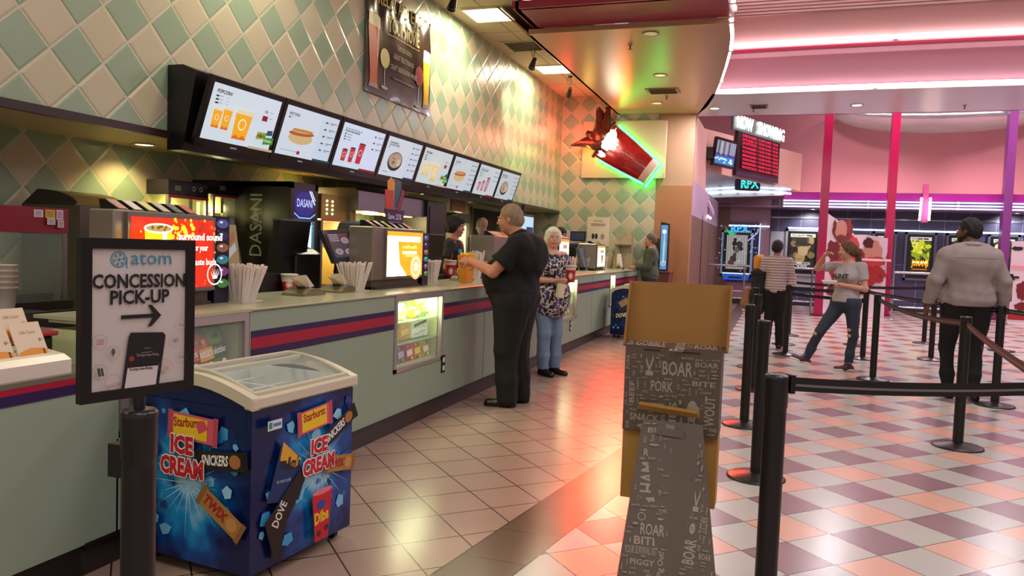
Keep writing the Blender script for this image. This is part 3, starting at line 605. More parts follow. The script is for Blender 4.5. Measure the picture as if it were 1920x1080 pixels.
def fridge(X, y0, y1, xb, zt, lab):
    t = thing('drinks_fridge', lab, 'fridge', ((X+xb)/2, (y0+y1)/2, 0)); bl = M('#0c0d0c', .3)
    B().box(xb, X-.03, y0, y0+.04, 0, zt, bl).build('side_panel', t); B().box(xb, X-.03, y1-.04, y1, 0, zt, bl).box(xb, xb+.03, y0, y1, 0, zt, bl).box(xb, X-.03, y0, y1, zt-.05, zt, bl).box(xb, X, y0, y1, 0, .3, bl).build('body', t)
    d = B().box(X-.03, X, y0, y0+.05, .3, zt, bl).box(X-.03, X, y1-.05, y1, .3, zt, bl).box(X-.03, X, y0, y1, zt-.06, zt, bl).build('door_frame', t)
    w_ = y1-y0; g = G((X+.001, y0+.05, 0), (0, 1, 0), (0, 0, 1)); W = w_-.1
    B().box(X-.02, X+.0005, y0+.05, y1-.05, zt-.34, zt-.06, M('#101a60', e=.35)).build('header_sign', t)
    g.disc(W/2, zt-.2, W*.47, M('#2028a0', e=.5), .12); g.text('DASANI', W/2, zt-.23, .075, M('#c8d8ff', e=1.2), w=W*.72, anchor='c'); g.line([(W*.72, zt-.07), (W*.98, zt-.2)], .012, M('#e0f0ff', e=2.)); g.line([(W*.8, zt-.07), (W*.99, zt-.16)], .008, M('#e0f0ff', e=2.))
    g.line([(.0, zt-.29), (W*.25, zt-.335), (W*.75, zt-.335), (W, zt-.29)], .012, M('#80b0ff', e=1.2)); g.build('lettering', t)
    B().box(xb+.03, xb+.04, y0+.04, y1-.04, .3, zt-.06, M('#1c80b8', e=.8)).build('lit_back_panel', t); B().box(X-.018, X-.014, y0+.05, y1-.05, .3, zt-.34, glass('#a8d8f0', .12)).build('glass_door', t)
    B().box(X-.06, X-.035, y1-.11, y1-.055, .35, zt-.4, M('#a8ecff', e=4.)).build('light_strip', t)
    for z in (.75, 1.05, 1.35, 1.62): B().box(xb+.04, X-.04, y0+.05, y1-.05, z-.01, z, M('#b8d8e8', .3, .5)).build('shelf', t)
    lamp('fridge_light', 'AREA', (X-.05, (y0+y1)/2, zt-.36), 7, (.45, .85, 1), .3, rot=(0, 0, 0))
    return t
FX = -4.35; fa, fb = PX(546, 342, FX), PX(597, 346, FX); FZ = (fa[2]+fb[2])/2
fr = fridge(FX, fa[1], fb[1], -5.15, FZ, 'tall black drinks fridge with a glowing blue header panel')
g = G((-5.15, fa[1]-.001, 0), (1, 0, 0), (0, 0, 1))
P0, P1 = PY(490, 480, fa[1]), PY(493, 364, fa[1])
g.text('DASANI', P0[0]+5.15, P0[2], .135, '#a9b08e', w=P1[2]-P0[2], a=math.pi/2); g.build('side_lettering', fr)
for r, z in enumerate((.75, 1.05, 1.35, 1.62)):
    for k in range(5):
        o = B().lathe((FX-.1, fa[1]+.1+k*.075, z), [(.028, 0), (.03, .02), (.03, .14), (.012, .17), (.013, .2)], M('#8fd0f0', .1, alpha=.75), 12).build('water_bottle'); tag(o, 'clear blue water bottle standing in the front row of the drinks fridge', 'bottle', 'water bottles in the drinks fridge')
# warm brass oven front, steel hood and black cabinets further along
def YX(px, X, py=400): return PX(px, py, X)[1]
t = thing('pizza_oven', 'brass-coloured oven with lamp vents right of the drinks fridge', 'oven', (-4.9, YX(630, -4.6), .9)); ya, yb = YX(603, -4.6, 365), YX(668, -4.6, 365); zt = PX(630, 366, -4.6)[2]
B().box(-5.2, -4.6, ya, yb, 1.66, zt, M('#b09650', .35, .6)).build('header', t); B().box(-4.6, -4.595, ya, yb, 1.64, 1.66, M('#b83818', .4, e=.6)).build('red_band', t); B().box(-5.2, -5.15, ya, yb, .9, 1.64, M('#c8a850', .4)).box(-5.2, -4.6, ya, ya+.04, .9, 1.64, steel).box(-5.2, -4.6, yb-.04, yb, .9, 1.64, steel).build('cabinet', t)
for yy in (.15, .3, .82):
    g = B()
    for q in range(4): g.cyl((-4.6, ya+(yb-ya)*yy, 1.72+q*.045), (-4.592, ya+(yb-ya)*yy, 1.72+q*.045), .012, m=M('#fff0a0', e=4.), n=8)
    g.build('vent_lights', t)
lamp('oven_light', 'POINT', (-4.9, (ya+yb)/2, 1.55), 14, (1, .8, .3), .06)
t = thing('extractor_hood', 'brushed steel extractor hood behind the promotional bucket', 'hood', (-4.9, YX(735, -4.5), 2.0)); ya, yb = YX(672, -4.45, 380), YX(800, -4.45, 385); zt = PX(735, 362, -4.45)[2]
B().prism([(-4.45, ya, zt-.25), (-4.45, ya, zt-.03), (-4.5, ya, zt), (-5.2, ya, zt), (-5.2, ya, zt-.25)], (0, yb-ya, 0), M('#8d8a92', .3, .7, bump=.1, bscale=3)).build('canopy', t)
for k in range(3): B().box(-4.9, -4.6, ya+.3+k*.55, ya+.55+k*.55, zt-.262, zt-.25, M('#ffd890', e=2.5)).build('heat_lamp', t)
for y in (ya+.02, yb-.04): B().box(-4.6, -4.56, y, y+.03, .9, zt-.25, M('#a8a070', .3, .7)).build('support_post', t)
lamp('hood_light', 'POINT', (-4.8, (ya+yb)/2, zt-.35), 22, (1, .78, .36), .08)
t = thing('heat_chute', 'pale food chute with bags under the steel hood', 'food bin', (-4.9, ya+.7, .9)); B().box(-5.1, -4.6, ya+.15, ya+1.5, .9, 1.35, M('#c8b070', .5), .02).build('bin', t)
for k in range(5):
    o = B().hull([(-4.72, ya+.25+k*.22, 1.35), (-4.66, ya+.25+k*.22, 1.35), (-4.66, ya+.4+k*.22, 1.35), (-4.72, ya+.4+k*.22, 1.35), (-4.78, ya+.22+k*.22, 1.6), (-4.6, ya+.22+k*.22, 1.6), (-4.6, ya+.43+k*.22, 1.6), (-4.78, ya+.43+k*.22, 1.6)], M('#e0c878', .6)).build('popcorn_bag'); tag(o, 'pale yellow popcorn bag standing in the bin under the steel hood', 'bag', 'popcorn bags under the hood')
t = thing('black_oven_cabinet', 'black cabinet right of the steel hood above the young employee', 'cabinet', (-4.8, YX(820, -4.4), 0)); ya, yb = YX(802, -4.4, 390), YX(838, -4.4, 390); zt = PX(820, 378, -4.4)[2]
B().box(-5.2, -4.4, ya, yb, 0, zt, M('#100e0e', .35), .01).build('body', t); B().box(-4.4, -4.392, ya+.06, yb-.06, 1.0, zt-.08, M('#2c2426', .2)).build('door_panel', t)
t = thing('hot_food_cabinet', 'small lit cabinet behind the young employee', 'display cabinet', (-4.8, YX(865, -4.6), .9)); ya, yb = YX(855, -4.55, 420), YX(882, -4.55, 420); zt = PX(866, 400, -4.55)[2]
B().box(-5.1, -4.55, ya, yb, zt-.14, zt, M('#3a3028', .4)).box(-5.1, -4.55, ya, yb, .9, 1.0, steel).box(-5.1, -5.06, ya, yb, 1.0, zt-.14, M('#c0c8a8', .4)).build('body', t); B().box(-4.62, -4.6, ya+.05, yb-.05, 1.05, zt-.18, M('#e8f0b8', e=1.3)).build('lit_interior', t)
t = thing('brown_apron_hook_panel', 'brown wooden panel hanging above the young employee', 'wall panel', (-4.5, YX(858, -4.5), 2.0)); a, b = PX(847, 372, -4.5), PX(873, 398, -4.5); B().box(-4.52, -4.5, a[1], b[1], b[2], 2.16, M('#7a5228', .5, noise=.3, nscale=5)).build('panel', t)
# kitchen doorway, its dark opening painted as a black sheet, and blue wall screen
s = B(); ya, yb = YX(884, XB, 420), YX(968, XB, 420); s.box(XB, XB+.02, ya, yb, 0, 2.1, M('#0d0b0b', .7)); struct(s.build('doorway_dark_sheet'))
struct(B().box(XB, XB+.03, ya-.08, ya, 0, 2.12, '#6a5c40').box(XB, XB+.03, yb, yb+.08, 0, 2.12, '#6a5c40').build('trim_3'))
XS = -4.2; a, b = PX(967, 405, XS), PX(999, 437, XS); t = thing('wall_screen', 'glowing pale blue screen hanging behind the man in black', 'screen', (XS, (a[1]+b[1])/2, 2.17)); B().box(XS-.06, XS, a[1]-.08, b[1]+.08, b[2]-.1, a[2]+.06, M('#0b1024', .3), .01).build('bezel', t)
B().box(XS, XS+.004, a[1]-.02, b[1], b[2]-.06, a[2]+.02, M('#b8d8f0', e=.9)).box(XS+.004, XS+.006, a[1]+.6, b[1]-.02, b[2]-.05, b[2]+.1, M('#20406a', e=.6)).build('display', t); B().cyl((XS-.03, (a[1]+b[1])/2, a[2]+.05), (XS-.03, (a[1]+b[1])/2, 2.17), .03, m='#1a1a1a').build('ceiling_mount', t)
# ================================================================ ON THE COUNTER
ss = M('#9c9488', .32, .7, noise=.05, nscale=6); blk = M('#0e0e10', .35); blk2 = M('#1b1a1c', .5)
def crown(g, x, y, r, m):
    g.ring(x, y, r, r*.12, m)
    for a in (-.9, -.45, 0, .45, .9): g.poly([(x+r*.5*math.sin(a*.4)-r*.07, y-r*.4), (x+r*.5*math.sin(a*.4)+r*.07, y-r*.4), (x+r*.75*math.sin(a)*.9, y-r*.3+r*.95*math.cos(a))], m)
def dispenser(yl, yr, x, zb, zt, lab, art, pan=None, dp=.3):
    t = thing('drinks_dispenser', lab, 'drinks dispenser', (x-.22, (yl+yr)/2, CH)); py = pan or (yl+.16, yr-.01)
    B().box(x-dp, x, yl, yr, zb, zt, ss, .008).build('cabinet', t); B().box(x-dp+.02, x-.02, yl+.02, yr-.02, CH, zb, M('#5a534a', .4, .5)).build('base', t)
    B().box(x-dp+.05, x+.02, yl+.02, yr-.04, CH, CH+.02, M('#4a443c', .3, .6)).build('drip_tray', t)
    y0, y1 = py; z0_, z1_ = zb+.03, zt-.03
    B().box(x, x+.02, y0, y1, z0_-.02, z1_+.02, M('#8a847e', .3, .7)).build('panel_frame', t)
    g = G((x+.0205, y0+.015, z0_), (0, 1, 0), (0, 0, 1)); W, H = y1-y0-.03, z1_-z0_; art(g, W, H); g.build('lit_panel', t)
    for k, c in enumerate(('#a04038', '#c8b8b0', '#c8c060', '#b0a898', '#344038', '#c03038')):
        yy = yl+.06+k*(yr-yl-.12)/6
        v = B().hull([(x-.15, yy, zt), (x-.03, yy, zt), (x-.03, yy+.065, zt), (x-.15, yy+.065, zt), (x-.16, yy, zt+.05), (x-.12, yy, zt+.05), (x-.12, yy+.065, zt+.05), (x-.16, yy+.065, zt+.05)], blk).build('valve_cover', t)
        sub(v); q = B(); q.quad((x-.119, yy+.005, zt+.051), (x-.035, yy+.005, zt+.006), (x-.035, yy+.06, zt+.006), (x-.119, yy+.06, zt+.051), M(c, .4)); q.build('flavour_label', v)
    return t
def art_popcorn(g, W, H):
    g.rect(0, 0, W, H, M('#d82808', e=.6, noise=.5, nscale=16, name='lit red print')); random.seed(3)
    for k in range(70): g.disc(random.uniform(0, W), random.uniform(0, H)**1.0, random.uniform(.003, .011), M(random.choice(('#ff9010', '#ffc820', '#a01004', '#e85010')), e=1.1), n=8)
    for k in range(26): g.disc(random.uniform(W*.3, W*.62), random.uniform(H*.72, H*.99), random.uniform(.006, .014), M('#ffd020', e=1.4), n=8)
    Y = M('#ffc014', e=1.6); Wt = M('#fff6e0', e=1.7)
    g.poly([(.03*W, .50*H), (.33*W, .50*H), (.29*W, 0), (.07*W, 0)][::1], Y); g.poly([(.03*W, .85*H), (.34*W, .85*H), (.30*W, 0), (.07*W, 0)], Y); g.poly([(.23*W, .8*H), (.28*W, .8*H), (.26*W, .0), (.22*W, 0)], Wt)
    g.disc(.185*W, .85*H, .165*W, Wt, .07*H); g.disc(.185*W, .85*H, .145*W, M('#e0b060', e=.8), .045*H)
    for k in range(8): g.disc(random.uniform(.08, .27)*W, random.uniform(.83, .88)*H, .008, M('#7a8020', e=.6), n=7)
    g.text('surround sound', .40*W, .70*H, .035, Wt, w=.56*W, bold=.03); g.text('for your', .58*W, .52*H, .032, Wt, w=.19*W, bold=.02); g.text('taste buds', .58*W, .34*H, .032, Wt, w=.3*W, bold=.02)
    crown(g, .86*W, .2*H, .1*W, Wt)
def art_orange(g, W, H):
    g.rect(0, 0, W, H, M('#ff8a18', e=1.6, noise=.3, nscale=9, name='lit orange print')); Wt = M('#fff4d0', e=4.5); L = M('#ffd070', e=2.2)
    g.poly([(0, 0), (W*.55, 0), (W*.34, .28*H), (W*.27, .9*H), (0, .9*H)], Wt); g.rect(.1*W, .78*H, .93*W, .9*H, Wt); g.text('refresh', .42*W, .62*H, .03, L, w=.4*W, bold=.02); g.rect(.42*W, .5*H, .82*W, .56*H, Wt); g.rect(.5*W, .44*H, .75*W, .47*H, L)
    g.disc(.8*W, .2*H, .17*W, M('#ffb060', e=1.6)); crown(g, .8*W, .2*H, .13*W, Wt)
d1 = dispenser(2.86, 3.55, -3.0, 1.13, 1.555, 'large steel drinks dispenser with a red lit popcorn picture', art_popcorn, (2.925, 3.54), .16)
d2 = dispenser(5.36, 6.235, -3.0, 1.13, 1.56, 'steel drinks dispenser with a glowing orange picture panel', art_orange, (5.54, 6.22), .22)
def art_cup(g, W, H):
    g.rect(0, 0, W, H, M('#fff0c8', e=2.2)); g.rect(0, H*.9, W, H, M('#f09030', e=1.4)); g.rect(W*.35, H*.66, W*.8, H*.8, M('#c8a088', e=.9)); g.poly([(.45*W, .55*H), (.75*W, .55*H), (.64*W, .15*H), (.55*W, .15*H)], M('#b06050', e=.9))
def Yc(px, X=-3.0, py=520): return PX(px, py, X)[1]
dispenser(Yc(925), Yc(960), -3.0, 1.13, 1.555, 'steel drinks dispenser half hidden behind the man in black', art_cup, (Yc(950), Yc(960)-.02))
dispenser(Yc(1044, -3.0, 480), Yc(1065, -3.0, 480), -3.0, 1.13, 1.6, 'narrow steel drinks dispenser behind the red cup', art_cup, (Yc(1045.5, -3.0, 480), Yc(1064, -3.0, 480)), .16)
dispenser(Yc(1116, -3.0, 480), Yc(1134, -3.0, 480), -3.0, 1.10, 1.53, 'far steel drinks dispenser with a narrow glowing panel', art_cup, (Yc(1118, -3.0, 480), Yc(1132.5, -3.0, 480)), .3)
# dark bubble-print strip beside dispenser one, monitor behind
def bubble_strip(y0, y1, x, z0_, z1_, lab):
    t = thing('flavour_display', lab, 'display panel', (x-.1, (y0+y1)/2, CH)); B().box(x-.2, x, y0, y1, CH, z1_, M('#140e26', .3)).build('case', t)
    g = G((x+.001, y0, z0_), (0, 1, 0), (0, 0, 1)); W, H = y1-y0, z1_-z0_
    for k, c in enumerate(('#5a70c0', '#2a3070', '#b07048', '#38a0b0', '#a05098', '#58a048')): g.disc(W*.5, H*(.9-.16*k), W*.42, M(c, e=.35), H*.06); g.disc(W*.4, H*(.92-.16*k), W*.12, M('#e0e8ff', e=.7), H*.015)
    g.build('printed_front', t)
bubble_strip(3.56, 3.68, -3.0, 1.13, 1.555, 'dark display strip of coloured bubbles beside the red lit dispenser')
bubble_strip(6.26, 6.38, -3.0, 1.13, 1.53, 'dark display strip of coloured bubbles beside the orange lit dispenser')
a, b = PX(419, 415, -3.5), PX(446, 500, -3.5); t = thing('order_screen', 'slim grey framed screen showing a hot dog behind the bubble strip', 'screen', (-3.5, (a[1]+b[1])/2, .9))
B().hull([(-3.56, a[1], 1.2), (-3.5, a[1], 1.2), (-3.5, b[1]+.06, 1.2), (-3.56, b[1]+.06, 1.2), (-3.56, a[1], 1.56), (-3.5, a[1], 1.56), (-3.5, b[1]-.05, 1.56), (-3.56, b[1]-.05, 1.56)], M('#56585a', .3)).build('housing', t)
g = G((-3.499, a[1], 1.2), (0, 1, 0), (0, 0, 1)); W = b[1]-a[1]; g.poly([(.02, .04), (W+.02, .04), (W-.03, .32), (.02, .32)], M('#b8a070', e=.35)); g.poly([(.02, .06), (W-.02, .15), (W-.04, .2), (.02, .12)], M('#c8c8c8', e=.5)); g.poly([(.02, .14), (W-.04, .22), (W-.05, .28), (.02, .22)], M('#b87858', e=.4)); g.build('display', t)
B().box(-3.6, -3.5, a[1]+.05, b[1], .0, 1.2, blk2).build('stand', t)
# wrapped straws: every straw its own object, standing in clear bins
paper = M('#ddd0c4', .7); bin_n = 0
def straw_bin(x, y, n, h, w_, lab, slab, seed, z=CH):
    random.seed(seed); t = thing('straw_bin', lab, 'straw bin', (x, y, z)); k = w_/2; r0, r1 = k*.62, k*.9; hh = h*.62
    gl = glass('#e8efe8', .16); b = B()
    for s_ in (-1, 1):
        b.hull([(x-r0, y+s_*r0, z), (x+r0, y+s_*r0, z), (x+r0, y+s_*(r0-.004), z), (x-r0, y+s_*(r0-.004), z), (x-r1, y+s_*r1, z+hh), (x+r1, y+s_*r1, z+hh), (x+r1, y+s_*(r1-.004), z+hh), (x-r1, y+s_*(r1-.004), z+hh)], gl)
        b.hull([(x+s_*r0, y-r0, z), (x+s_*r0, y+r0, z), (x+s_*(r0-.004), y+r0, z), (x+s_*(r0-.004), y-r0, z), (x+s_*r1, y-r1, z+hh), (x+s_*r1, y+r1, z+hh), (x+s_*(r1-.004), y+r1, z+hh), (x+s_*(r1-.004), y-r1, z+hh)], gl)
    b.build('clear_walls', t); B().box(x-r0-.03, x+r0+.03, y-r0-.03, y+r0+.03, z, z+.006, '#c8c0a8').build('tray_foot', t)
    me = None; nn = int(n**.5+.5)
    for i_ in range(nn):
        for j_ in range(nn):
            fx, fy = (i_/(nn-1)-.5)*2, (j_/(nn-1)-.5)*2; fx += random.uniform(-.06, .06); fy += random.uniform(-.06, .06)
            fx = max(-1, min(1, fx)); fy = max(-1, min(1, fy)); hz = h*random.uniform(.9, 1.0)
            if me is None:
                b = B(); b.hull([(-.0062, -.0062, 0), (.0062, -.0062, 0), (.0062, .0062, 0), (-.0062, .0062, 0), (-.0062, -.0062, .985), (.0062, -.0062, 1), (.0062, .0062, .99), (-.0062, .0062, .97)], paper); o = b.build('drinking_straw'); me = o.data
            else: o = bpy.data.objects.new('drinking_straw', me); C.objects.link(o)
            tag(o, slab, 'straw', 'straws in the '+lab.split(' of ')[0])
            p0 = Vector((x+fx*r0*.88, y+fy*r0*.88, z+.008)); p1 = Vector((x+fx*r1*.95*h/hh*.8+random.uniform(-.008, .008), y+fy*r1*.95*h/hh*.8+random.uniform(-.012, .012), z+hz))
            o.location = p0; o.rotation_mode = 'QUATERNION'; o.rotation_quaternion = (p1-p0).to_track_quat('Z', 'Y'); o.scale = (1, 1, (p1-p0).length)
    return t
def sb(px0, px1, pyt, pyb, n, lab, slab, seed):
    P = PZ((px0+px1)/2, pyb, CH); dist = math.hypot(P[0], P[1]); w_ = (px1-px0)*dist/FPX*.72; h = (pyb-pyt)*dist/FPX*.98
    straw_bin(P[0]-w_*.3, P[1]+.02, n, h, w_, lab, slab, seed)
sb(421, 503, 496, 566, 81, 'nearest clear bin of wrapped straws', 'white paper-wrapped straw in the nearest straw bin', 1)
sb(642, 703, 490, 547, 49, 'second clear bin of wrapped straws by the napkins', 'white paper-wrapped straw in the bin by the napkin holders', 2)
sb(796, 832, 486, 531, 49, 'third clear bin of wrapped straws beside the red cup', 'white paper-wrapped straw in the bin beside the red cup', 3)
sb(886, 908, 468, 524, 16, 'fourth clear bin of straws behind the man in black', 'white paper-wrapped straw behind the man in black', 4)
sb(1067, 1083, 480, 512, 16, 'small clear bin of straws by the woman in the patterned blouse', 'white straw in the small bin by the patterned blouse', 5)
sb(1089, 1113, 481, 507, 25, 'far clear bin of straws on the counter', 'white straw in the far bin with spread straws', 6)
sb(1130, 1143, 480, 503, 16, 'small straw bin right of the far dispenser', 'white straw in the bin right of the far dispenser', 8)
P = PX(1172, 500, -2.95); P[1] = min(P[1], 15.2); P[2] = CH; t = thing('paper_bag_stack', 'tall white paper sleeve stack at the far end of the counter', 'paper stack', P); B().hull([(P[0]-.05, P[1]-.1, CH), (P[0]+.05, P[1]-.1, CH), (P[0]+.05, P[1]+.12, CH), (P[0]-.05, P[1]+.12, CH), (P[0]-.05, P[1]-.04, CH+.3), (P[0], P[1]-.04, CH+.3), (P[0], P[1]+.1, CH+.3), (P[0]-.05, P[1]+.1, CH+.3)], paper).build('stack', t)
# napkin dispensers
def napkin(px, py, lab, s_=1., seed=0):
    P = PZ(px, py-3, CH); P = PX(px, py-3, -2.86) if px > 1120 else P; x, y = P[0], P[1]; t = thing('napkin_dispenser', lab, 'napkin dispenser', (x, y, CH)); br = M('#8d8468', .28, .75)
    n = 9; prof = [(y-.125+.25*k/(n-1), CH+.012+.04*math.sin(math.pi*k/(n-1))) for k in range(n)]
    B().prism([(x-.09, a, b) for a, b in [(y-.13, CH)]+prof+[(y+.13, CH)]], (.18, 0, 0), br, True).build('shell', t)
    B().box(x-.03, x+.03, y-.045, y+.045, CH+.048, CH+.054, M('#2a2620', .5)).build('slot', t)
    random.seed(seed); d = .05
    nq = B().add([(x-.03, y-.02, CH+.05), (x+.03, y-.01, CH+.05), (x+.04, y-.12, CH+.10), (x-.04, y-.10, CH+.115), (x-.03, y+.0, CH+.05), (x+.03, y+.02, CH+.05), (x+.035, y-.03, CH+.14), (x-.04, y-.06, CH+.13), (x+.04, y+.06, CH+.06)], [(0, 1, 2, 3), (4, 5, 6, 7), (5, 8, 6)], M('#e0d2ba', .8)); o = nq.build('paper_napkin'); tag(o, 'folded cream napkin pulled from the '+lab, 'napkin')
napkin(570, 556, 'first brass napkin dispenser'); napkin(636, 550, 'brass napkin dispenser near the second straws'); napkin(866, 529, 'dark napkin dispenser by the red cup'); napkin(899, 525, 'napkin dispenser at the man\'s elbow'); napkin(1087, 508, 'napkin dispenser near the far bins'); napkin(1160, 499, 'napkin dispenser at the far end')
# drinks cups
def cup(x, y, z, h, r, lab, straw=True, red='#b81820', name='drink_cup', lid=False, band=.78, world=True):
    t = thing(name, lab, 'cup', (x, y, z), world=True)
    B().lathe((x, y, z), [(r*.68, 0), (r*.7, .003), (r*.70+r*.3*band, h*band)], M(red, .35), 28).build('cup_body', t)
    B().lathe((x, y, z), [(r*.70+r*.3*band, h*band), (r, h), (r*1.04, h), (r*1.04, h+.008), (r*.9, h+.01)], M('#e0d6cc', .4), 28).build('cup_rim', t)
    # round emblem wrapped on the side facing the hall
    b = B(); n = 20; cx, cz = math.atan2(-y, -x)+.0, h*.40
    for q0, q1 in ((.0, .50), (.62, .78)):
        V = []
        for q in (q0, q1):
            for i in range(n):
                a = cx+.62*q*math.cos(2*math.pi*i/n); zz = cz+h*.26*q*math.sin(2*math.pi*i/n); rr = r*(.7+.3*zz/h)+.0012; V.append((x+rr*math.cos(a), y+rr*math.sin(a), z+zz))
        b.add(V, [(i, (i+1) % n, n+(i+1) % n, n+i) for i in range(n)], '#ead8cc')
    b.build('emblem', t)
    if straw: B().cyl((x, y, z+h*.5), (x+.01, y+.005, z+h+.09), .004, m='#c83040', n=8).build('straw', t)
    return t
P = PZ(553, 546, CH); cup(P[0]-.05, P[1], CH, .115, .062, 'empty red and white cup behind the first napkin dispenser', False, band=.6)
P = PZ(846, 521, CH); cup(P[0], P[1]-.02, CH, .19, .066, 'red drink cup with a straw beside the popcorn bag')
P = PX(866, 500, -2.93); x, y = P[0], P[1]; t = thing('popcorn_bag', 'yellow popcorn bag on the counter in front of the man in black', 'popcorn bag', (x, y, CH))
P0 = y+.12; hb = .275
B().hull([(x-.04, P0-.08, CH), (x+.04, P0-.08, CH), (x+.04, P0+.08, CH), (x-.04, P0+.08, CH), (x-.055, P0-.11, CH+hb), (x+.055, P0-.11, CH+hb), (x+.055, P0+.11, CH+hb), (x-.055, P0+.11, CH+hb)], M('#e08c1c', .5, bump=.5, bscale=12)).build('paper_bag', t)
g = G((x+.0565, P0-.1, CH), (0, 1, 0), (0, 0, 1)); g.rect(.0, .17, .2, .272, M('#f0b428', .5)); g.build('printed_top', t)
b = B(); random.seed(4)
for k in range(34): b.ball((x+random.uniform(-.045, .045), P0+random.uniform(-.095, .095), CH+hb+random.uniform(-.01, .015)), random.uniform(.010, .016), M('#f0c030', .7), 6)
o = b.build('popcorn', t); o['kind'] = 'stuff'
# popcorn bag is wide: small white packets beside it
# promotional bucket sign standing on dispenser two
PXx = -3.12; a, b_ = PX(723, 377, PXx), PX(750, 425, PXx); t = thing('promotional_bucket_sign', 'cut-out sign of a purple bucket with drink and snacks on the orange lit dispenser', 'sign', (PXx, (a[1]+b_[1])/2, 1.56)); y0, y1 = a[1]-.02, b_[1]+.06; w_ = y1-y0
B().prism([(PXx, y0+.06, 1.56), (PXx, y1-.04, 1.56), (PXx, y1, 1.72), (PXx, y0, 1.72)], (.008, 0, 0), '#22143c').build('bucket', t)
b = B(); b.prism([(PXx, y0+.02, 1.72), (PXx, y0+w_*.42, 1.72), (PXx, y0+w_*.42, 1.88), (PXx, y0, 1.88)], (.006, 0, 0), '#c03828').prism([(PXx, y0+w_*.15, 1.80), (PXx, y0+w_*.46, 1.80), (PXx, y0+w_*.5, 1.95), (PXx, y0+w_*.3, 1.99), (PXx, y0+w_*.12, 1.95)], (.004, 0, 0), '#d8983c').prism([(PXx, y0+w_*.5, 1.74), (PXx, y0+w_*.78, 1.74), (PXx, y0+w_*.82, 1.97), (PXx, y0+w_*.52, 1.98)], (.005, 0, 0), '#2c5868').prism([(PXx+.005, y0+w_*.55, 1.72), (PXx+.005, y0+w_*.75, 1.70), (PXx+.005, y1, 1.88), (PXx+.005, y0+w_*.85, 1.91)], (.005, 0, 0), '#7a2444'); b.build('snacks', t)
g = G((PXx+.009, y0, 1.56), (0, 1, 0), (0, 0, 1)); g.text('Save 25%', w_*.5, .075, .045, '#d8c8e8', w=w_*.7, anchor='c', bold=.02); g.rect(w_*.2, .05, w_*.8, .056, '#9080b0'); g.rect(w_*.25, .03, w_*.75, .036, '#9080b0'); g.build('lettering', t)
# tills
def pos(px0, px1, pyt, X, lab, face=False):
    a, b = PX(px0, pyt, X), PX(px1, pyt, X); y0, y1, zt = a[1], b[1], a[2]; t = thing('cash_register', lab, 'cash register', (X-.15, (y0+y1)/2, CH)); w_ = y1-y0
    B().box(X-.16, X-.02, y0+.02, y1+.1, .86, 1.10, M('#121113', .4), .01).build('cash_drawer', t)
    B().hull([(X-.25, y0+w_*.3, 1.1), (X-.05, y0+w_*.3, 1.1), (X-.05, y0+w_*.7, 1.1), (X-.25, y0+w_*.7, 1.1), (X-.2, y0+w_*.35, zt-.1), (X-.1, y0+w_*.35, zt-.1), (X-.1, y0+w_*.65, zt-.1), (X-.2, y0+w_*.65, zt-.1)], blk).build('stand', t)
    B().hull([(X-.10, y0, zt-.27), (X-.06, y0, zt-.27), (X-.06, y1, zt-.27), (X-.10, y1, zt-.27), (X-.08, y0, zt), (X-.02, y0, zt), (X-.02, y1, zt), (X-.08, y1, zt)], blk).build('screen_back', t)
    B().box(X-.09, X-.01, y0-.01, y1+.01, zt, zt+.012, '#4a5048').build('screen_edge', t)
    return t
pos(530, 588, 413, -3.42, 'black cash register back in front of the drinks fridge')
pos(800, 838, 440, -3.45, 'black cash register between the orange lit dispenser and the young employee')
pos(1068, 1086, 457, -3.3, 'dark cash register near the far end, left one'); 
t = thing('card_terminal_mount', 'black box printer left of the customer screen', 'printer', (-3.4, 4.9, CH)); a, b = PX(556, 462, -3.45), PX(601, 520, -3.45); B().box(-3.58, -3.45, a[1], b[1], .86, a[2]-.06, M('#161416', .35), .01).build('body', t); B().hull([(-3.58, a[1], a[2]-.06), (-3.45, a[1], a[2]-.06), (-3.45, b[1], a[2]-.06), (-3.58, b[1], a[2]-.06), (-3.56, a[1]+.02, a[2]), (-3.5, a[1]+.02, a[2]-.02), (-3.5, b[1]-.04, a[2]-.02), (-3.56, b[1]-.04, a[2])], M('#222022', .3)).build('cover', t)
# customer-facing screen
XQ = -3.28; q = [PX(617, 494, XQ), PX(660, 490, XQ), PX(651, 430, XQ), PX(603, 432, XQ)]; ctr = (q[0]+q[1])/2; t = thing('customer_screen', 'tilted grey customer screen with food pictures above the cash drawer', 'screen', (XQ, ctr[1], CH))
B().prism([tuple(p+np.array([0.06*(i < 2), 0, 0])) for i, p in enumerate(q)], (-.04, 0, 0), M('#39373c', .3)).build('housing', t)
o_ = q[0]+np.array([.061, 0, 0]); U_ = Vector(q[1]-q[0]); V_ = Vector(q[3]-q[0])-Vector((.06, 0, 0)); N_ = U_.cross(V_)
g = G(tuple(o_+np.array([.003, 0, 0])), U_, V_, N_); g.V = V_.normalized(); W, H = U_.length, V_.length; g.poly([(.03, .05), (W-.02, .05), (W-.02, H-.03), (.03, H-.03)], M('#6a5e68', e=.35))
for k in range(4): g.rect(.05, H*(.85-.06*k), W*.52, H*(.87-.06*k), M('#c8bcc8', e=.6))
for a, b in ((.74, .68), (.32, .35), (.72, .33)): g.disc(W*a, H*b, W*.15, M('#b0909c', e=.5), H*.09); g.ring(W*a, H*b, W*.15, .006, M('#d8ccd4', e=.7), ry=H*.09)
g.build('display', t); B().cyl((XQ-.05, ctr[1], CH-.15), (XQ-.02, ctr[1], q[0][2]+.05), .03, m=blk).build('stand', t)
t = thing('ice_cream_scoop_arm', 'black curved dispenser hood left of the orange lit dispenser', 'dispenser hood', (-3.2, 5.3, CH)); a, b = PX(668, 470, -3.3), PX(692, 416, -3.3)
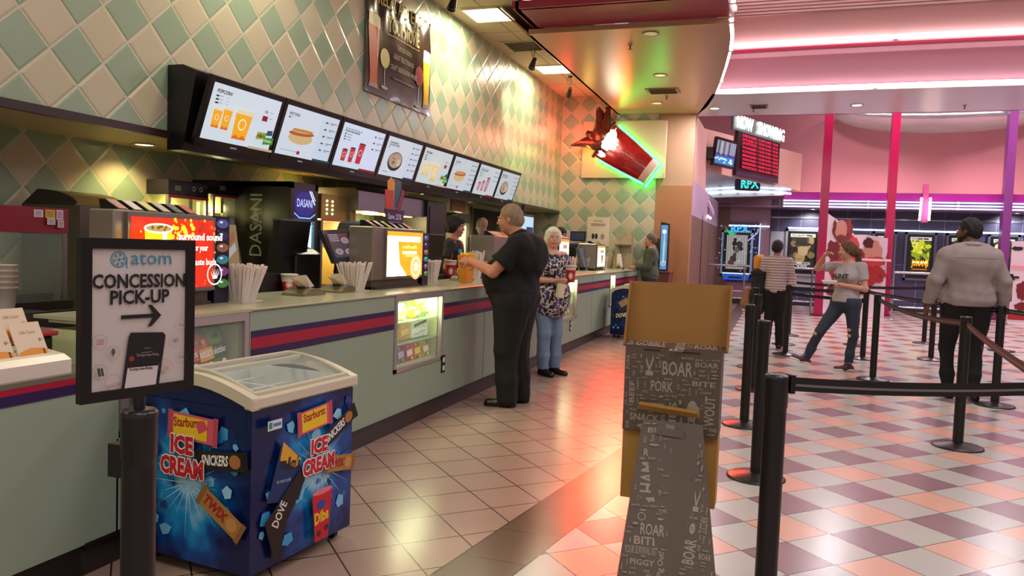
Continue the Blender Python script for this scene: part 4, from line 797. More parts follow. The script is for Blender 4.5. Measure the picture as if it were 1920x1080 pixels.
B().prism([(-3.3, a[1], CH), (-3.3, b[1], CH), (-3.3, b[1], b[2]-.03), (-3.3, (a[1]+b[1])/2+.02, b[2]), (-3.3, a[1]+.05, b[2]-.02), (-3.3, a[1], b[2]-.1)], (-.2, 0, 0), blk).build('hood', t)
t = thing('red_label_box', 'small orange-red box on the shelf behind the counter', 'box', PX(484, 505, -3.4)); P = PX(484, 508, -3.4); B().box(-3.5, -3.4, P[1]-.09, P[1]+.09, P[2]-.02, P[2]+.04, '#b03820').build('box_body', t); B().box(-3.6, -3.4, P[1]-.3, P[1]+.3, CH-.2, P[2]-.02, blk).build('support', t)
t = thing('under_counter_shelf', 'dark service shelf running behind the counter', 'shelf', (-3.6, 6, 0)); B().box(-3.5, -3.385, 3.6, 13, 0, .86, M('#1c1a1a', .5)).build('shelf_body', t)
# far end fittings
P = PY(1121, 436, YF-.02); t = thing('notice_sheet', 'white information sheet fixed to the tiled end wall', 'notice', P); x0, z0_ = P[0]-.23, P[2]-.28; B().box(x0, x0+.46, YF-.02, YF, z0_, z0_+.6, '#d8ceb8').build('sheet', t)
g = G((x0, YF-.021, z0_), (1, 0, 0), (0, 0, 1)); g.text('NOTICE', .23, .5, .035, '#4a4440', anchor='c'); g.rect(.08, .45, .38, .462, '#6a6258'); g.rect(.08, .42, .38, .432, '#6a6258')
for a in (.13, .2): g.disc(a, .2, .03, '#1c1c1c', .06)
g.disc(.33, .2, .04, '#9a8a88', .06); g.build('print', t)
P = PY(1075, 455, YF-.03); t = thing('pale_wall_sheet', 'pale lilac paper on the end wall above the far till', 'notice', P); B().box(P[0]-.2, P[0]+.1, YF-.02, YF, P[2]-.3, P[2]+.25, '#c8b4b8').build('sheet', t)
P = PY(1087, 443, 15.3); t = thing('small_monitor', 'small black-framed monitor by the end wall', 'monitor', P); B().box(P[0]-.2, P[0]+.12, 15.3, 15.34, P[2]-.1, P[2]+.1, blk).box(P[0]-.06, P[0], 15.34, YF, P[2]-.03, P[2]+.03, blk).build('bezel', t); B().box(P[0]-.18, P[0]+.1, 15.295, 15.3, P[2]-.08, P[2]+.08, M('#38405a', e=.3)).build('display', t)
t = thing('wall_shelf', 'small wall shelf near the man in the green pullover', 'shelf', PY(1165, 462, 15.5)); P = PY(1155, 458, 15.4); Q = PY(1178, 458, 15.4); B().box(P[0], Q[0]+.05, 15.3, YF, P[2]-.03, P[2], M('#6a5c40', .4)).build('shelf_board', t); B().prism([(P[0]+.05, YF, P[2]-.03), (P[0]+.05, 15.4, P[2]-.03), (P[0]+.05, YF, P[2]-.2)], (.02, 0, 0), '#2a241c').build('bracket', t)
P = PY(1151, 485, 15.45); t = thing('black_chair_frame', 'black wire stand under the wall shelf', 'stand', P); B().tube([(P[0]-.1, 15.5, CH-.2), (P[0], 15.5, P[2]+.18), (P[0]+.1, 15.5, CH-.2)], .015, blk, 6).build('frame', t)
P = PX(1183, 460, -2.9); P[1] = min(P[1], 15.4); t = thing('clear_screen_panel', 'tall curved acrylic panel edge beside the man in the green pullover', 'panel', (-2.9, P[1], CH)); z1_ = PX(1187, 426, -2.9)[2]; B().box(-3.1, -2.75, P[1]-.01, P[1]+.01, CH, z1_-.15, glass('#c8b890', .3)).prism([(-3.1, P[1]-.01, z1_-.15), (-2.75, P[1]-.01, z1_-.15), (-2.78, P[1]-.01, z1_)], (0, .02, 0), glass('#c8b890', .3)).build('acrylic', t); B().box(-2.76, -2.73, P[1]-.015, P[1]+.015, CH, z1_-.1, M('#b0a488', .3, .5)).build('edge_trim', t)
P = PX(1095, 470, -3.2); t = thing('customer_till_screen', 'slanted blue-grey till screen near the far dispenser', 'screen', (-3.2, P[1], CH)); B().hull([(-3.2, P[1]-.25, 1.12), (-3.12, P[1]-.25, 1.12), (-3.12, P[1]+.4, 1.12), (-3.2, P[1]+.4, 1.12), (-3.26, P[1]-.4, 1.45), (-3.2, P[1]-.4, 1.45), (-3.2, P[1]+.2, 1.45), (-3.26, P[1]+.2, 1.45)], M('#5a6474', .25)).build('housing', t); B().cyl((-3.22, P[1], CH), (-3.22, P[1], 1.2), .05, m=blk).build('stand', t)
# ledge and slim lit drinks sign by the tan wall
t = thing('end_ledge', 'brown ledge at the end of the counter against the tan wall', 'ledge', (-2.2, 15.3, 0)); B().box(-2.32, -1.96, 15.15, YF, 0, 1.03, M('#6a3c38', .45)).box(-2.34, -1.94, 15.13, YF, 1.03, 1.06, M('#7a5248', .3)).build('ledge_body', t)
P = PY(1241, 515, 15.2); Q = PY(1245, 416, 15.2); t = thing('lit_drinks_sign', 'slim upright lit blue drinks sign standing on the brown ledge', 'sign', (P[0], 15.35, 1.06)); B().prism([(P[0]-.09, 15.25, 1.06), (P[0]+.09, 15.25, 1.06), (P[0]+.09, 15.25, Q[2]-.03), (P[0]-.07, 15.25, Q[2])], (0, .16, 0), blk).build('case', t)
g = G((P[0]-.06, 15.249, 1.09), (1, 0, 0), (0, 0, 1)); H = Q[2]-1.15; g.rect(0, 0, .13, H, M('#4a80b8', e=.8, noise=.4, nscale=7)); g.poly([(.05, .1), (.08, .1), (.09, .5), (.07, .85), (.05, .5)], M('#a8c8b8', e=1.0)); g.disc(.065, H*.85, .04, M('#d8ecf8', e=1.2)); g.ring(.065, .12, .05, .01, M('#d8ecf8', e=1.)); g.build('lit_picture', t)
P = PY(1222, 470, 15.4); t = thing('black_wall_phone', 'black box with a white label on the tan wall behind the green pullover', 'wall box', (P[0], YF, P[2])); B().box(P[0]-.14, P[0]+.1, 15.5, YF, P[2]-.25, P[2]+.25, blk).build('box_body', t); B().box(P[0]+.0, P[0]+.07, 15.495, 15.5, P[2], P[2]+.1, '#c8c0b8').build('label', t)
# ================================================================ MENU SCREENS
XM = -4.12; ZB_, ZT_ = 2.165, 2.71; ypx = [(378, 137), (527, 175), (638, 215), (722, 248), (795, 270), (852, 287), (900, 305), (938, 315), (968, 325)]
Yb = [PX(a, b, XM+.02)[1] for a, b in ypx]; pitch = (Yb[-1]-Yb[0])/8; Ym = [Yb[0]+pitch*k for k in range(9)]; Ym0 = Ym[0]
DX = .17      # top leans out over the counter
zt0 = PX(450, 158, XM+.05)[2]; zb0 = PX(420, 280, XM-.05)[2]
dim = M('#0f0e10', .3)
t = thing('menu_screen_housing', 'long black slanted housing carrying the row of menu screens', 'housing', (XW+.1, Ym0, 2.1)); e0 = PX(313, 250, XM)[1]
B().prism([(XW+.002, 4.68, zb0-.05), (XM-DX/2-.05, 4.68, zb0-.05), (XM-.01, 4.68, zt0+.02), (XM-.14, 4.68, zt0+.07), (XW+.002, 4.68, zt0+.07)], (0, Ym[-1]+.02-4.68, 0), dim).build('housing_body', t)
Wt_, Lb = '#ccd6dc', '#aebcc6'
def icon_list(g, W, H, n, y0=.86, dy=.15, x=.74):
    for k in range(n):
        yy = H*(y0-dy*k); g.disc(W*x, yy, W*.028, '#8a8f98', H*.02); g.rect(W*(x+.07), yy+H*.006, W*(x+.2), yy+H*.018, '#3a3f48'); g.rect(W*(x+.07), yy-H*.02, W*(x+.13), yy-H*.01, '#8a8f98')
def popbag(g, x, y, w_, h, dim_=0):
    a = M('#f0a820' if not dim_ else '#e0c890', e=.9); g.poly([(x-w_*.42, y), (x+w_*.42, y), (x+w_*.5, y+h), (x-w_*.5, y+h)], a)
    g.poly([(x-w_*.42, y), (x-w_*.2, y+h*.12), (x, y+.0*h), (x+w_*.2, y+h*.12), (x+w_*.42, y), (x+w_*.42, y-h*.06), (x-w_*.42, y-h*.06)], M('#e07018' if not dim_ else '#d8c090', e=.8)); g.disc(x, y+h*.55, w_*.24, M('#fff0d0', e=.8)); g.disc(x, y+h*.55, w_*.18, a)
    for k in range(7): g.disc(x-w_*.42+w_*.14*k, y+h*1.04, w_*.1, M('#efe4c0', e=.75), n=10)
def art_menu(k, g, W, H):
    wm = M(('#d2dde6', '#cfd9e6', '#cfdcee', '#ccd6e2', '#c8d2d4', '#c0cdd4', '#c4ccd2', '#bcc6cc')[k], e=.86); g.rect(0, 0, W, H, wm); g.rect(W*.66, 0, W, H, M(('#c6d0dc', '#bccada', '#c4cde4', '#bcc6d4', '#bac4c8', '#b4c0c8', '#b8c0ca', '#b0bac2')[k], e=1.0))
    dk = M('#15181e', .6); tl = M('#1c5a60', e=.3); f = lambda c, e=.75: M(c, e=e)
    if k in (0, 4):
        g.text('POPCORN', W*.06, H*.84, H*.06, dk, bold=.03, w=W*.2)
        for q in range(3): g.rect(W*.06, H*(.77-.06*q), W*.10, H*(.80-.06*q), tl); g.text('$8.49', W*.11, H*(.775-.06*q), H*.026, f('#6a8088')); g.text('large', W*.2, H*(.775-.06*q), H*.024, f('#8a98a0'))
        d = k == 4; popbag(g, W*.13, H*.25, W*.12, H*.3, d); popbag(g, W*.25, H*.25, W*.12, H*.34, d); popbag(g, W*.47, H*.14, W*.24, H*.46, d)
        g.disc(W*.76, H*.74, W*.03, f('#b0a898'), H*.03); g.text('DRINK', W*.82, H*.73, H*.022, dk); g.rect(W*.72, H*.56, W*.80, H*.66, f('#b01838', .5)); g.text('CANDY', W*.82, H*.62, H*.02, dk)
        g.poly([(W*.70, H*.2), (W*.84, H*.22), (W*.85, H*.35), (W*.71, H*.34)], f('#b0b840', .6)); g.text("m&m's", W*.715, H*.24, H*.07, M('#3a2410'), w=W*.12, bold=.02); g.poly([(W*.84, H*.3), (W*.94, H*.32), (W*.93, H*.42), (W*.85, H*.4)], f('#1c6078', .6)); g.poly([(W*.82, H*.12), (W*.98, H*.15), (W*.97, H*.28), (W*.83, H*.26)], f('#3c9c28', .7)); g.text('Skittles', W*.84, H*.18, H*.05, f('#ffffff'), w=W*.11)
        g.rect(W*.62, .0, W, H*.045, f('#c8b490'))
    elif k in (1, 5):
        g.text('HOT DOG', W*.06, H*.82, H*.055, dk, bold=.03, w=W*.18); g.rect(W*.06, H*.76, W*.09, H*.79, tl); g.text('$6.29', W*.1, H*.765, H*.024, f('#8090a0'))
        g.disc(W*.36, H*.40, W*.22, f('#d8bc84'), H*.13, a=.02); g.disc(W*.36, H*.50, W*.23, f('#b85c40'), H*.055, a=.05); g.disc(W*.37, H*.55, W*.2, f('#d8b070'), H*.045, a=.05)
        for q in range(12): g.disc(W*(.2+.028*q), H*(.555+.012*(q % 2)), W*.014, f('#c08020'), n=8)
        g.text("DON'T FORGET YOUR", W*.05, H*.10, H*.022, f('#50586a'), w=W*.28); g.disc(W*.37, H*.10, W*.03, f('#b81838'), H*.04); icon_list(g, W, H, 5); g.rect(W*.64, 0, W, H*.05, tl)
    elif k in (2, 6):
        g.text('FOUNTAIN DRINKS', W*.06, H*.80, H*.045, dk, bold=.03, w=W*.34)
        for q in range(7): g.disc(W*(.08+.055*q), H*.88, W*.018, f('#7a8290'), H*.015)
        for q in range(3): g.rect(W*.06, H*(.74-.06*q), W*.09, H*(.77-.06*q), dk); g.rect(W*.11, H*(.745-.06*q), W*.22, H*(.765-.06*q), f('#90a0b4'))
        rd = f('#c83448' if k == 2 else '#c08090', .7)
        for x, w_, h in ((.16, .11, .27), (.32, .11, .34), (.5, .14, .48)): g.poly([(W*(x-w_*.4), H*.14), (W*(x+w_*.4), H*.14), (W*(x+w_*.52), H*(.14+h)), (W*(x-w_*.52), H*(.14+h))], rd); g.disc(W*x, H*(.14+h), W*w_*.53, M('#4a1820'), H*.015); g.disc(W*x, H*(.14+h*.55), W*w_*.3, f('#e8c8c8')); g.disc(W*x, H*(.14+h*.55), W*w_*.22, rd)
        icon_list(g, W, H, 3); g.rect(W*.55, 0, W*.97, H*.045, f('#a81838', .6))
    else:
        g.text('CINNAMON' if k == 3 else 'BITES', W*.06, H*.84, H*.04, dk, bold=.03, w=W*.24); g.text('GOOEY BITES', W*.06, H*.78, H*.04, dk, bold=.03, w=W*.28); g.rect(W*.06, H*.73, W*.09, H*.755, tl)
        g.disc(W*.34, H*.40, W*.2, M('#3c3a40'), H*.25); g.disc(W*.34, H*.43, W*.18, f('#c8b098', .6), H*.2)
        for q in range(9): g.disc(W*(.34+.1*math.cos(q*2.1)), H*(.44+.11*math.sin(q*1.7)), W*.05, f(('#e0d0b8', '#a07850', '#d0b490')[q % 3], .6), H*.045)
        g.rect(W*.06, H*.1, W*.2, H*.115, f('#70788a')); icon_list(g, W, H, 5); g.rect(W*.66, 0, W, H*.05, f('#1c3a58', .5))
scl = ['first menu screen from the left showing popcorn buckets', 'second menu screen showing a hot dog', 'third menu screen showing three bright red drink cups', 'fourth menu screen showing a bowl of cinnamon bites', 'fifth menu screen with faded popcorn picture', 'sixth menu screen with a faint hot dog picture', 'seventh menu screen with small pink drink cups', 'last menu screen, furthest right, showing a small bowl']
Vv = Vector((DX, 0, zt0-zb0)); Hh = Vv.length; Vn = Vv.normalized(); Nn = Vector((0, 1, 0)).cross(Vn)
for k in range(8):
    y0, y1 = Ym[k]+.006, Ym[k+1]-.006; t = thing('menu_screen', scl[k], 'screen', (XM-DX/2, y0, zb0), group='menu screens above the counter')
    o = Vector((XM-DX/2, y0, zb0)); b = B(); bz = M('#0a0a0b', .22)
    fr_ = [o, o+Vector((0, y1-y0, 0)), o+Vector((0, y1-y0, 0))+Vv, o+Vv]; b.prism([tuple(p) for p in fr_], tuple(Nn*.035), bz); b.build('bezel', t)
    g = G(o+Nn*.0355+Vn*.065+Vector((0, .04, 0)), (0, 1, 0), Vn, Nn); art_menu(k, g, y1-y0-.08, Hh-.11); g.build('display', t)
    g = G(o+Nn*.0355+Vn*.02+Vector((0, (y1-y0)*.44, 0)), (0, 1, 0), Vn, Nn); g.text('SAMSUNG', 0, .006, .014, M('#c8c8e8', e=.8), w=.075); g.build('maker_mark', t)
# ================================================================ BEER BANNER on the menu wall
by0, by1 = PX(681, 100, XW)[1], PX(804, 130, XW)[1]; bz0, bz1 = (PX(681, 172, XW)[2]+PX(803, 216, XW)[2])/2, PX(804, 45, XW)[2]
t = thing('beer_banner', 'brown vinyl banner of beer and wine glasses on the tiled wall', 'banner', (XW, (by0+by1)/2, bz0)); W, H = by1-by0, bz1-bz0
b = B(); n = 24; mm_ = 30; vs = []; fs = []; random.seed(2)
def bx(u, v):
    k = max(0, v-.55)/.45; return XW+.022+.010*k*math.sin(u*31+3*math.sin(v*4))+.006*k*math.sin(u*53+v*9)+.006*math.sin(u*14+v*3)
for j in range(mm_+1):
    for i in range(n*2+1): u, v = i/(n*2), j/mm_; vs.append((bx(u, v), by0+u*W, bz0+v*H))
r_ = n*2+1
for j in range(mm_):
    for i in range(n*2): fs.append((j*r_+i, j*r_+i+1, (j+1)*r_+i+1, (j+1)*r_+i))
banm = M('#33211c', .22, coat=.3); b.add(vs, fs, banm, True); bo = b.build('vinyl_sheet', t)
g = G((0, 0, 0), (1, 0, 0), (0, 1, 0)); gold, cr, wht = '#d8c060', '#e8dc9c', '#b8aca0'
def beer(x, yb, yt, w_, c, foam=.82):
    g.poly([(x-w_*.32, yb), (x+w_*.32, yb), (x+w_*.30, yb+(yt-yb)*.15), (x+w_*.5, yb+(yt-yb)*foam), (x-w_*.5, yb+(yt-yb)*foam), (x-w_*.30, yb+(yt-yb)*.15)], c); g.poly([(x-w_*.5, yb+(yt-yb)*foam), (x+w_*.5, yb+(yt-yb)*foam), (x+w_*.5, yt-.02), (x+w_*.3, yt), (x-w_*.3, yt), (x-w_*.5, yt-.02)], '#d8cc90' if c != '#d8b010' else '#e8e4d8'); g.poly([(x-w_*.4, yb-.05), (x+w_*.4, yb-.05), (x+w_*.32, yb), (x-w_*.32, yb)], '#a09080'); g.rect(x+w_*.28, yb+(yt-yb)*.4, x+w_*.36, yb+(yt-yb)*foam, '#f0c0a0')
def wine(x, yb, yt, w_, c):
    g.disc(x, yt-(yt-yb)*.25, w_*.5, c, (yt-yb)*.25); g.rect(x-.006, yb, x+.006, yb+(yt-yb)*.5, '#c8c0b8'); g.disc(x, yb, w_*.4, '#a8a098', .02)
s1 = 1.0
beer(W*.11, H*.10, H*.76, W*.17, '#c04a20'); wine(W*.27, H*.10, H*.48, W*.13, '#d0c878'); beer(W*.92, H*.10, H*.68, W*.13, '#d8b010', .78); wine(W*.80, H*.05, H*.48, W*.13, '#8a1c18')
g.text('RELAX AND ENJOY', W*.17, H*.83, H*.13, gold, w=W*.72, bold=.01); g.text('YOUR MOVIE', W*.3, H*.66, H*.14, gold, w=W*.48, bold=.01); g.rect(W*.3, H*.80, W*.78, H*.807, gold); g.rect(W*.3, H*.63, W*.78, H*.637, gold)
g.text('CHOOSE FROM A', W*.55, H*.52, H*.05, wht, w=W*.24, anchor='c'); g.text('-GREAT SELECTION OF-', W*.54, H*.42, H*.05, wht, w=W*.34, anchor='c'); g.text('CRAFT BEERS & FINE WINES', W*.55, H*.31, H*.05, wht, w=W*.42, anchor='c'); g.rect(W*.38, H*.22, W*.72, H*.235, '#6a5a54')
# wrap the printing onto the wavy sheet (subdivided so it follows the creases)
import bmesh
bm = bmesh.new(); me = g.mesh('print'); bm.from_mesh(me)
for cut in range(5):
    ee = [e for e in bm.edges if e.calc_length() > .022]
    if ee: bmesh.ops.subdivide_edges(bm, edges=ee, cuts=1, use_grid_fill=False)
bmesh.ops.triangulate(bm, faces=[f for f in bm.faces if len(f.verts) > 4])
ox, oy, oz = t['_o']
for v in bm.verts: lay = v.co.z; u_, v_ = v.co.x/W, v.co.y/H; v.co = Vector((bx(min(1, max(0, u_)), min(1, max(0, v_)))+.005+lay*.6-ox, by0+v.co.x-oy, bz0+v.co.y-oz))
bm.to_mesh(me); bm.free(); po = bpy.data.objects.new('printed_artwork', me); C.objects.link(po); po.parent = t
for f in me.polygons: f.use_smooth = True
for u in (0.02, .98):
    for v in (.01, .99): B().cyl((XW, by0+u*W, bz0+v*H), (XW+.03, by0+u*W, bz0+v*H), .012, m=M('#b8a878', .3, .7), n=10).build('corner_screw', t)
# ================================================================ CUP SIGN on the end wall
t = thing('cup_sign_board', 'large cream board mounted on the end wall behind the cup sign', 'board', (-3.06, YF-.1, 3.47)); B().box(-3.915, -2.2, YF-.1, YF-.0, 2.9, 4.06, M('#cbb890', .5), .008).build('board', t)
cyx = YF-.28
t = thing('neon_cup_sign', 'giant tilted red cup of soda splashing, edged in green neon', 'sign', (-3.1, cyx, 3.4))
A_ = PY(1117, 272, cyx); Bq = PY(1222, 325, cyx); tl, tr, br_, bl_ = PY(1113, 292, cyx), PY(1152, 232, cyx), PY(1233, 305, cyx), PY(1205, 342, cyx)
def P3(a): return Vector(a)
tl, tr, br_, bl_ = map(P3, (tl, tr, br_, bl_)); cupr = M('#8a0c14', .25, noise=.95, nscale=4, bump=.6, bscale=14, coat=.5)
R = []; n = 24
for k in range(11):
    f = k/10; a = tl.lerp(bl_, f); b = tr.lerp(br_, f); c = (a+b)/2; h = (b-a)/2
    bulge = 1+.05*math.sin(f*math.pi); R.append([c+h*math.cos(q)*bulge+Vector((0, -.16*h.length/.35, 0))*math.sin(q)*.7 for q in [2*math.pi*i/n for i in range(n)]])
B().rings(R[:-1], cupr).build('cup_body', t); B().rings([[p for p in R[-2]], R[-1], [p+(R[-1][i]-R[-2][i])*.3 for i, p in enumerate(R[-1])]], M('#c8a89a', .35)).build('cup_base', t)
ctr = (tl+tr+bl_+br_)/4
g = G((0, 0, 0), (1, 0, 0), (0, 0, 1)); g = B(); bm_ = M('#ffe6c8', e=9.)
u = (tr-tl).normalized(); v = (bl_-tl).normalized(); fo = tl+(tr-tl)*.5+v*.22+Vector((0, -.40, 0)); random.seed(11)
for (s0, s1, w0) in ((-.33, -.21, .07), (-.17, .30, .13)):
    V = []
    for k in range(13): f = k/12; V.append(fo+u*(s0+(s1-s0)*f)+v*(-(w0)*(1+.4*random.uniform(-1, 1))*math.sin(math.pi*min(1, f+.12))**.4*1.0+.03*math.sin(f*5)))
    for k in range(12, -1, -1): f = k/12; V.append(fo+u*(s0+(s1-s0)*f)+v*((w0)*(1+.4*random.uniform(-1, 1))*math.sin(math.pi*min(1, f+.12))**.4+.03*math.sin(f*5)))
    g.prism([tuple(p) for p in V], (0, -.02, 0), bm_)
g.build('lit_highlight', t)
rb_ = B(); rim = [tl.lerp(tr, f)+Vector((0, -.15*math.sin(f*math.pi), 0)) for f in np.linspace(-.03, 1.03, 9)]; rb_.tube(rim, .035, M('#5a1a10', .3, bump=.8, bscale=20), 8); rb_.build('cup_rim', t)
sp = M('#4a120c', .2, noise=.5, nscale=9, bump=1., bscale=12, coat=.6)
def splash(pts, rr, nm):
    P = [P3(PY(a, b, cyx-.05*(i % 2))) for i, (a, b) in enumerate(pts)]; b = B()
    RR = []; a = None
    for i, p in enumerate(P):
        d = (P[min(i+1, len(P)-1)]-P[max(i-1, 0)]).normalized(); a = d.orthogonal().normalized() if a is None else (a-d*a.dot(d)).normalized(); c = d.cross(a)
        RR.append([p+(a*math.cos(q)+c*math.sin(q))*rr[i]*(1+.2*math.sin(3*q+i)) for q in [2*math.pi*j/10 for j in range(10)]])
    b.rings(RR, sp); b.build(nm, t)
splash([(1135, 262), (1128, 250), (1126, 235), (1125, 222), (1124, 210), (1122, 201)], (.30, .22, .13, .09, .07, .03), 'splash_column'); splash([(1128, 262), (1134, 240), (1136, 224), (1140, 208), (1139, 203)], (.24, .15, .10, .05, .05), 'splash_column')
splash([(1132, 268), (1115, 268), (1100, 267), (1088, 269), (1078, 271), (1070, 272)], (.26, .18, .10, .06, .035, .015), 'splash_tongue'); splash([(1125, 262), (1112, 257), (1105, 252), (1102, 248)], (.2, .12, .07, .05), 'splash_curl')
gn = M('#30ff58', e=14.); yy_ = YF-.135
def off(p, q, d=.05): return Vector((p.x, yy_, p.z))
dn = (bl_-br_).normalized()
B().tube([Vector((p.x, yy_, p.z))-u*-.0+(u*.03) for p in [tr.lerp(br_, f) for f in np.linspace(.05, 1, 9)]], .022, gn, 8).build('green_neon_tube', t)
B().tube([Vector((p.x, yy_, p.z))-(u*.03) for p in [tl.lerp(bl_, f) for f in np.linspace(.05, 1, 9)]], .022, gn, 8).build('green_neon_tube', t)
B().tube([Vector((p.x, yy_, p.z))+v*.07 for p in [bl_.lerp(br_, f) for f in np.linspace(-.1, 1.1, 5)]], .022, gn, 8).build('green_neon_tube', t)
B().cyl((ctr.x, cyx, ctr.z), (ctr.x, YF-.1, ctr.z), .12, m='#303030').build('wall_bracket', t)
lamp('cup_red_glow', 'POINT', (tl.x-.55, YF-.75, tl.z+.40), 24, (1, .06, .03), .15)
lamp('cup_front_glow', 'AREA', (ctr.x+.05, cyx-.36, ctr.z+.05), 34, (1, .035, .02), .55, target=(-.93, 5.2, .0)).data.spread = .9
lamp('cup_body_glow', 'AREA', (ctr.x-.12, cyx-.40, ctr.z+.35), 9, (1, .16, .04), .35, target=(ctr.x-.1, cyx-3.0, ZS))
lamp('cup_amber_glow', 'POINT', (tl.x-.12, cyx-.10, tl.z+.12), 7, (1, .62, .12), .12)
# ================================================================ ICE CREAM FREEZERS
icem, nb = newmat('printed_ice', .22); tc = nb.nt.nodes.new('ShaderNodeTexCoord')
vo = nb.nt.nodes.new('ShaderNodeTexVoronoi'); vo.inputs['Scale'].default_value = 14; vo.feature = 'F1'; nb.nt.links.new(tc.outputs['Object'], vo.inputs['Vector'])
rp = nb.nt.nodes.new('ShaderNodeValToRGB'); e = rp.color_ramp.elements; e[0].position = .15; e[0].color = (*lin('#06184a'), 1); e[1].position = .92; e[1].color = (*lin('#a8dcf0'), 1); k = e.new(.45); k.color = (*lin('#0a4a94'), 1); k = e.new(.68); k.color = (*lin('#2090cc'), 1)
n_ = nb.noise(7.0, 6, tc.outputs['Object'])
def dist_to(c, sx, sy, sz):
    x = nb.nt.nodes.new('ShaderNodeSeparateXYZ'); nb.nt.links.new(tc.outputs['Object'], x.inputs[0]); a = None
    for o_, q, k_ in zip(x.outputs, c, (sx, sy, sz)): v_ = nb.m('MULTIPLY', nb.m('SUBTRACT', o_, q), k_); v_ = nb.m('MULTIPLY', v_, v_); a = v_ if a is None else nb.m('ADD', a, v_)
    return nb.m('SQRT', a)
dd = nb.m('MINIMUM', dist_to((.33, .075, .40), 3, 1, .8), dist_to((-.03, -.34, .38), 1, 3, .8))
mixv = nb.m('ADD', nb.m('SUBTRACT', .92, nb.m('MULTIPLY', dd, 2.7)), nb.m('ADD', nb.m('MULTIPLY', nb.m('SUBTRACT', n_, .5), .95), nb.m('MULTIPLY', vo.outputs['Distance'], .15)))
nb.nt.links.new(mixv, rp.inputs[0])
nb.nt.links.new(rp.outputs[0], nb.b.inputs['Base Color'])
def freezer(corner, ang, lx, ly, h, label, big=True):
    c, s = math.cos(ang), math.sin(ang); ox, oy = lx/2, -ly/2; cx = corner[0]-(c*ox-s*oy); cy = corner[1]-(s*ox+c*oy)
    t = thing('ice_cream_freezer', label, 'freezer', (cx, cy, 0), rz=ang, world=False); X, Y = lx/2, ly/2; zb = .055; zt = h
    b = B(); b.box(-X, X, -Y, Y, zb, zt-.30, icem).box(X-.03, X, -Y+.001, Y-.001, zt-.30, zt-.05, icem).box(-X, -X+.03, -Y+.001, Y-.001, zt-.30, zt-.05, icem).box(-X+.03, X-.03, -Y, -Y+.03, zt-.30, zt-.055, icem).box(-X+.03, X-.03, Y-.03, Y, zt-.30, zt-.055, icem); b.build('printed_body', t)
    rim = M('#c9c0a8', .35); n = 12; arch = lambda f: .075*math.sin(math.pi*f)
    prof = [(-X-.015+(2*X+.03)*k/n, zt-.05+arch(k/n)) for k in range(n+1)]
    for y0, y1 in ((-Y-.015, -Y+.03), (Y-.03, Y+.015)):
        b = B(); b.prism([(x, y0, z-.005) for x, z in prof]+[(x, y0, z+.045) for x, z in reversed(prof)], (0, y1-y0, 0), rim); b.build('end_rim', t)
    for y0, y1 in ((-Y, -Y+.012), (Y-.012, Y)): B().prism([(-X, y0, zt-.06), (X, y0, zt-.06)]+[(x*.978, y0, z) for x, z in reversed(prof)], (0, y1-y0, 0), icem).build('printed_end', t)
    b = B(); b.box(X-.035, X+.018, -Y-.014, Y+.014, zt-.055, zt-.003, rim, .008); b.build('front_rim', t); B().box(-X-.018, -X+.035, -Y-.014, Y+.014, zt-.055, zt-.003, rim, .008).build('back_rim', t)
    # white tub interior, seen through the curved glass
    wi = M('#cfd2ce', .5); b = B(); b.box(-X+.03, X-.03, -Y+.03, Y-.03, zt-.299, zt-.285, wi)
    b.box(-X+.03, -X+.036, -Y+.03, Y-.03, zt-.30, zt-.02, wi).box(X-.036, X-.03, -Y+.03, Y-.03, zt-.30, zt-.02, wi).box(-X+.03, X-.03, -Y+.03, -Y+.036, zt-.3, zt+.0, wi).box(-X+.03, X-.03, Y-.036, Y-.03, zt-.3, zt+.0, wi); b.build('tub_liner', t)
    if big:
        w = B()
        for yy in (-.12, .12): w.tube([(-X+.04, yy, zt-.06), (X-.04, yy, zt-.06)], .004, '#e8e8e4', 6)
        for xx in (-.2, 0, .2): w.tube([(xx, -Y+.04, zt-.06), (xx, Y-.04, zt-.06)], .004, '#e8e8e4', 6)
        w.build('wire_divider', t)
        for k, (xx, yy) in enumerate(((-.2, -.15), (.05, -.2), (-.1, .1), (.18, .12))):
            B().box(xx-.07, xx+.07, yy-.05, yy+.05, zt-.29, zt-.2, ('#dcdcd8', '#c8d0d8', '#e0dcd0', '#d8e0e0')[k], .006).build('ice_cream_tub', t)
    gl = glass('#cfe0da', .22, .03)
    for (x0, x1, dz) in ((0, .56, .0), (.44, 1., .012)):
        m_ = 8; b = B(); V = []
        for y in (-Y+.035, Y-.035):
            for k in range(m_+1): f = x0+(x1-x0)*k/m_; V.append((-X+.02+(2*X-.04)*f, y, zt-.03+arch(f)*1.0+dz+.02))
        q = m_+1; b.add(V, [(k, k+1, q+k+1, q+k) for k in range(m_)], gl, True); pl = b.build('curved_glass_lid', t)
        for y in (-Y+.035, Y-.035):
            b = B(); b.tube([(-X+.02+(2*X-.04)*(x0+(x1-x0)*k/m_), y, zt-.03+arch(x0+(x1-x0)*k/m_)+dz+.02) for k in range(m_+1)], .010, '#b9b39e', 6); b.build('lid_rail', t)
        for f in (x0, x1): z = zt-.01+arch(f)+dz; B().box(-X+.02+(2*X-.04)*f-.012, -X+.02+(2*X-.04)*f+.012, -Y+.03, Y-.03, z-.008, z+.01, '#bdb69f', .003).build('lid_handle', t)
    for x in (-X+.06, X-.06):
        for y in (-Y+.06, Y-.06):
            w = B(); w.box(x-.02, x+.02, y-.015, y+.015, .035, .06, '#3a3a3c').cyl((x, y-.012, .026), (x, y+.012, .026), .026, m='#15151a', n=14); w.build('caster', t)
    # printed artwork
    R1, Wh, Yl = '#c01424', '#f0ece8', '#e8c020'
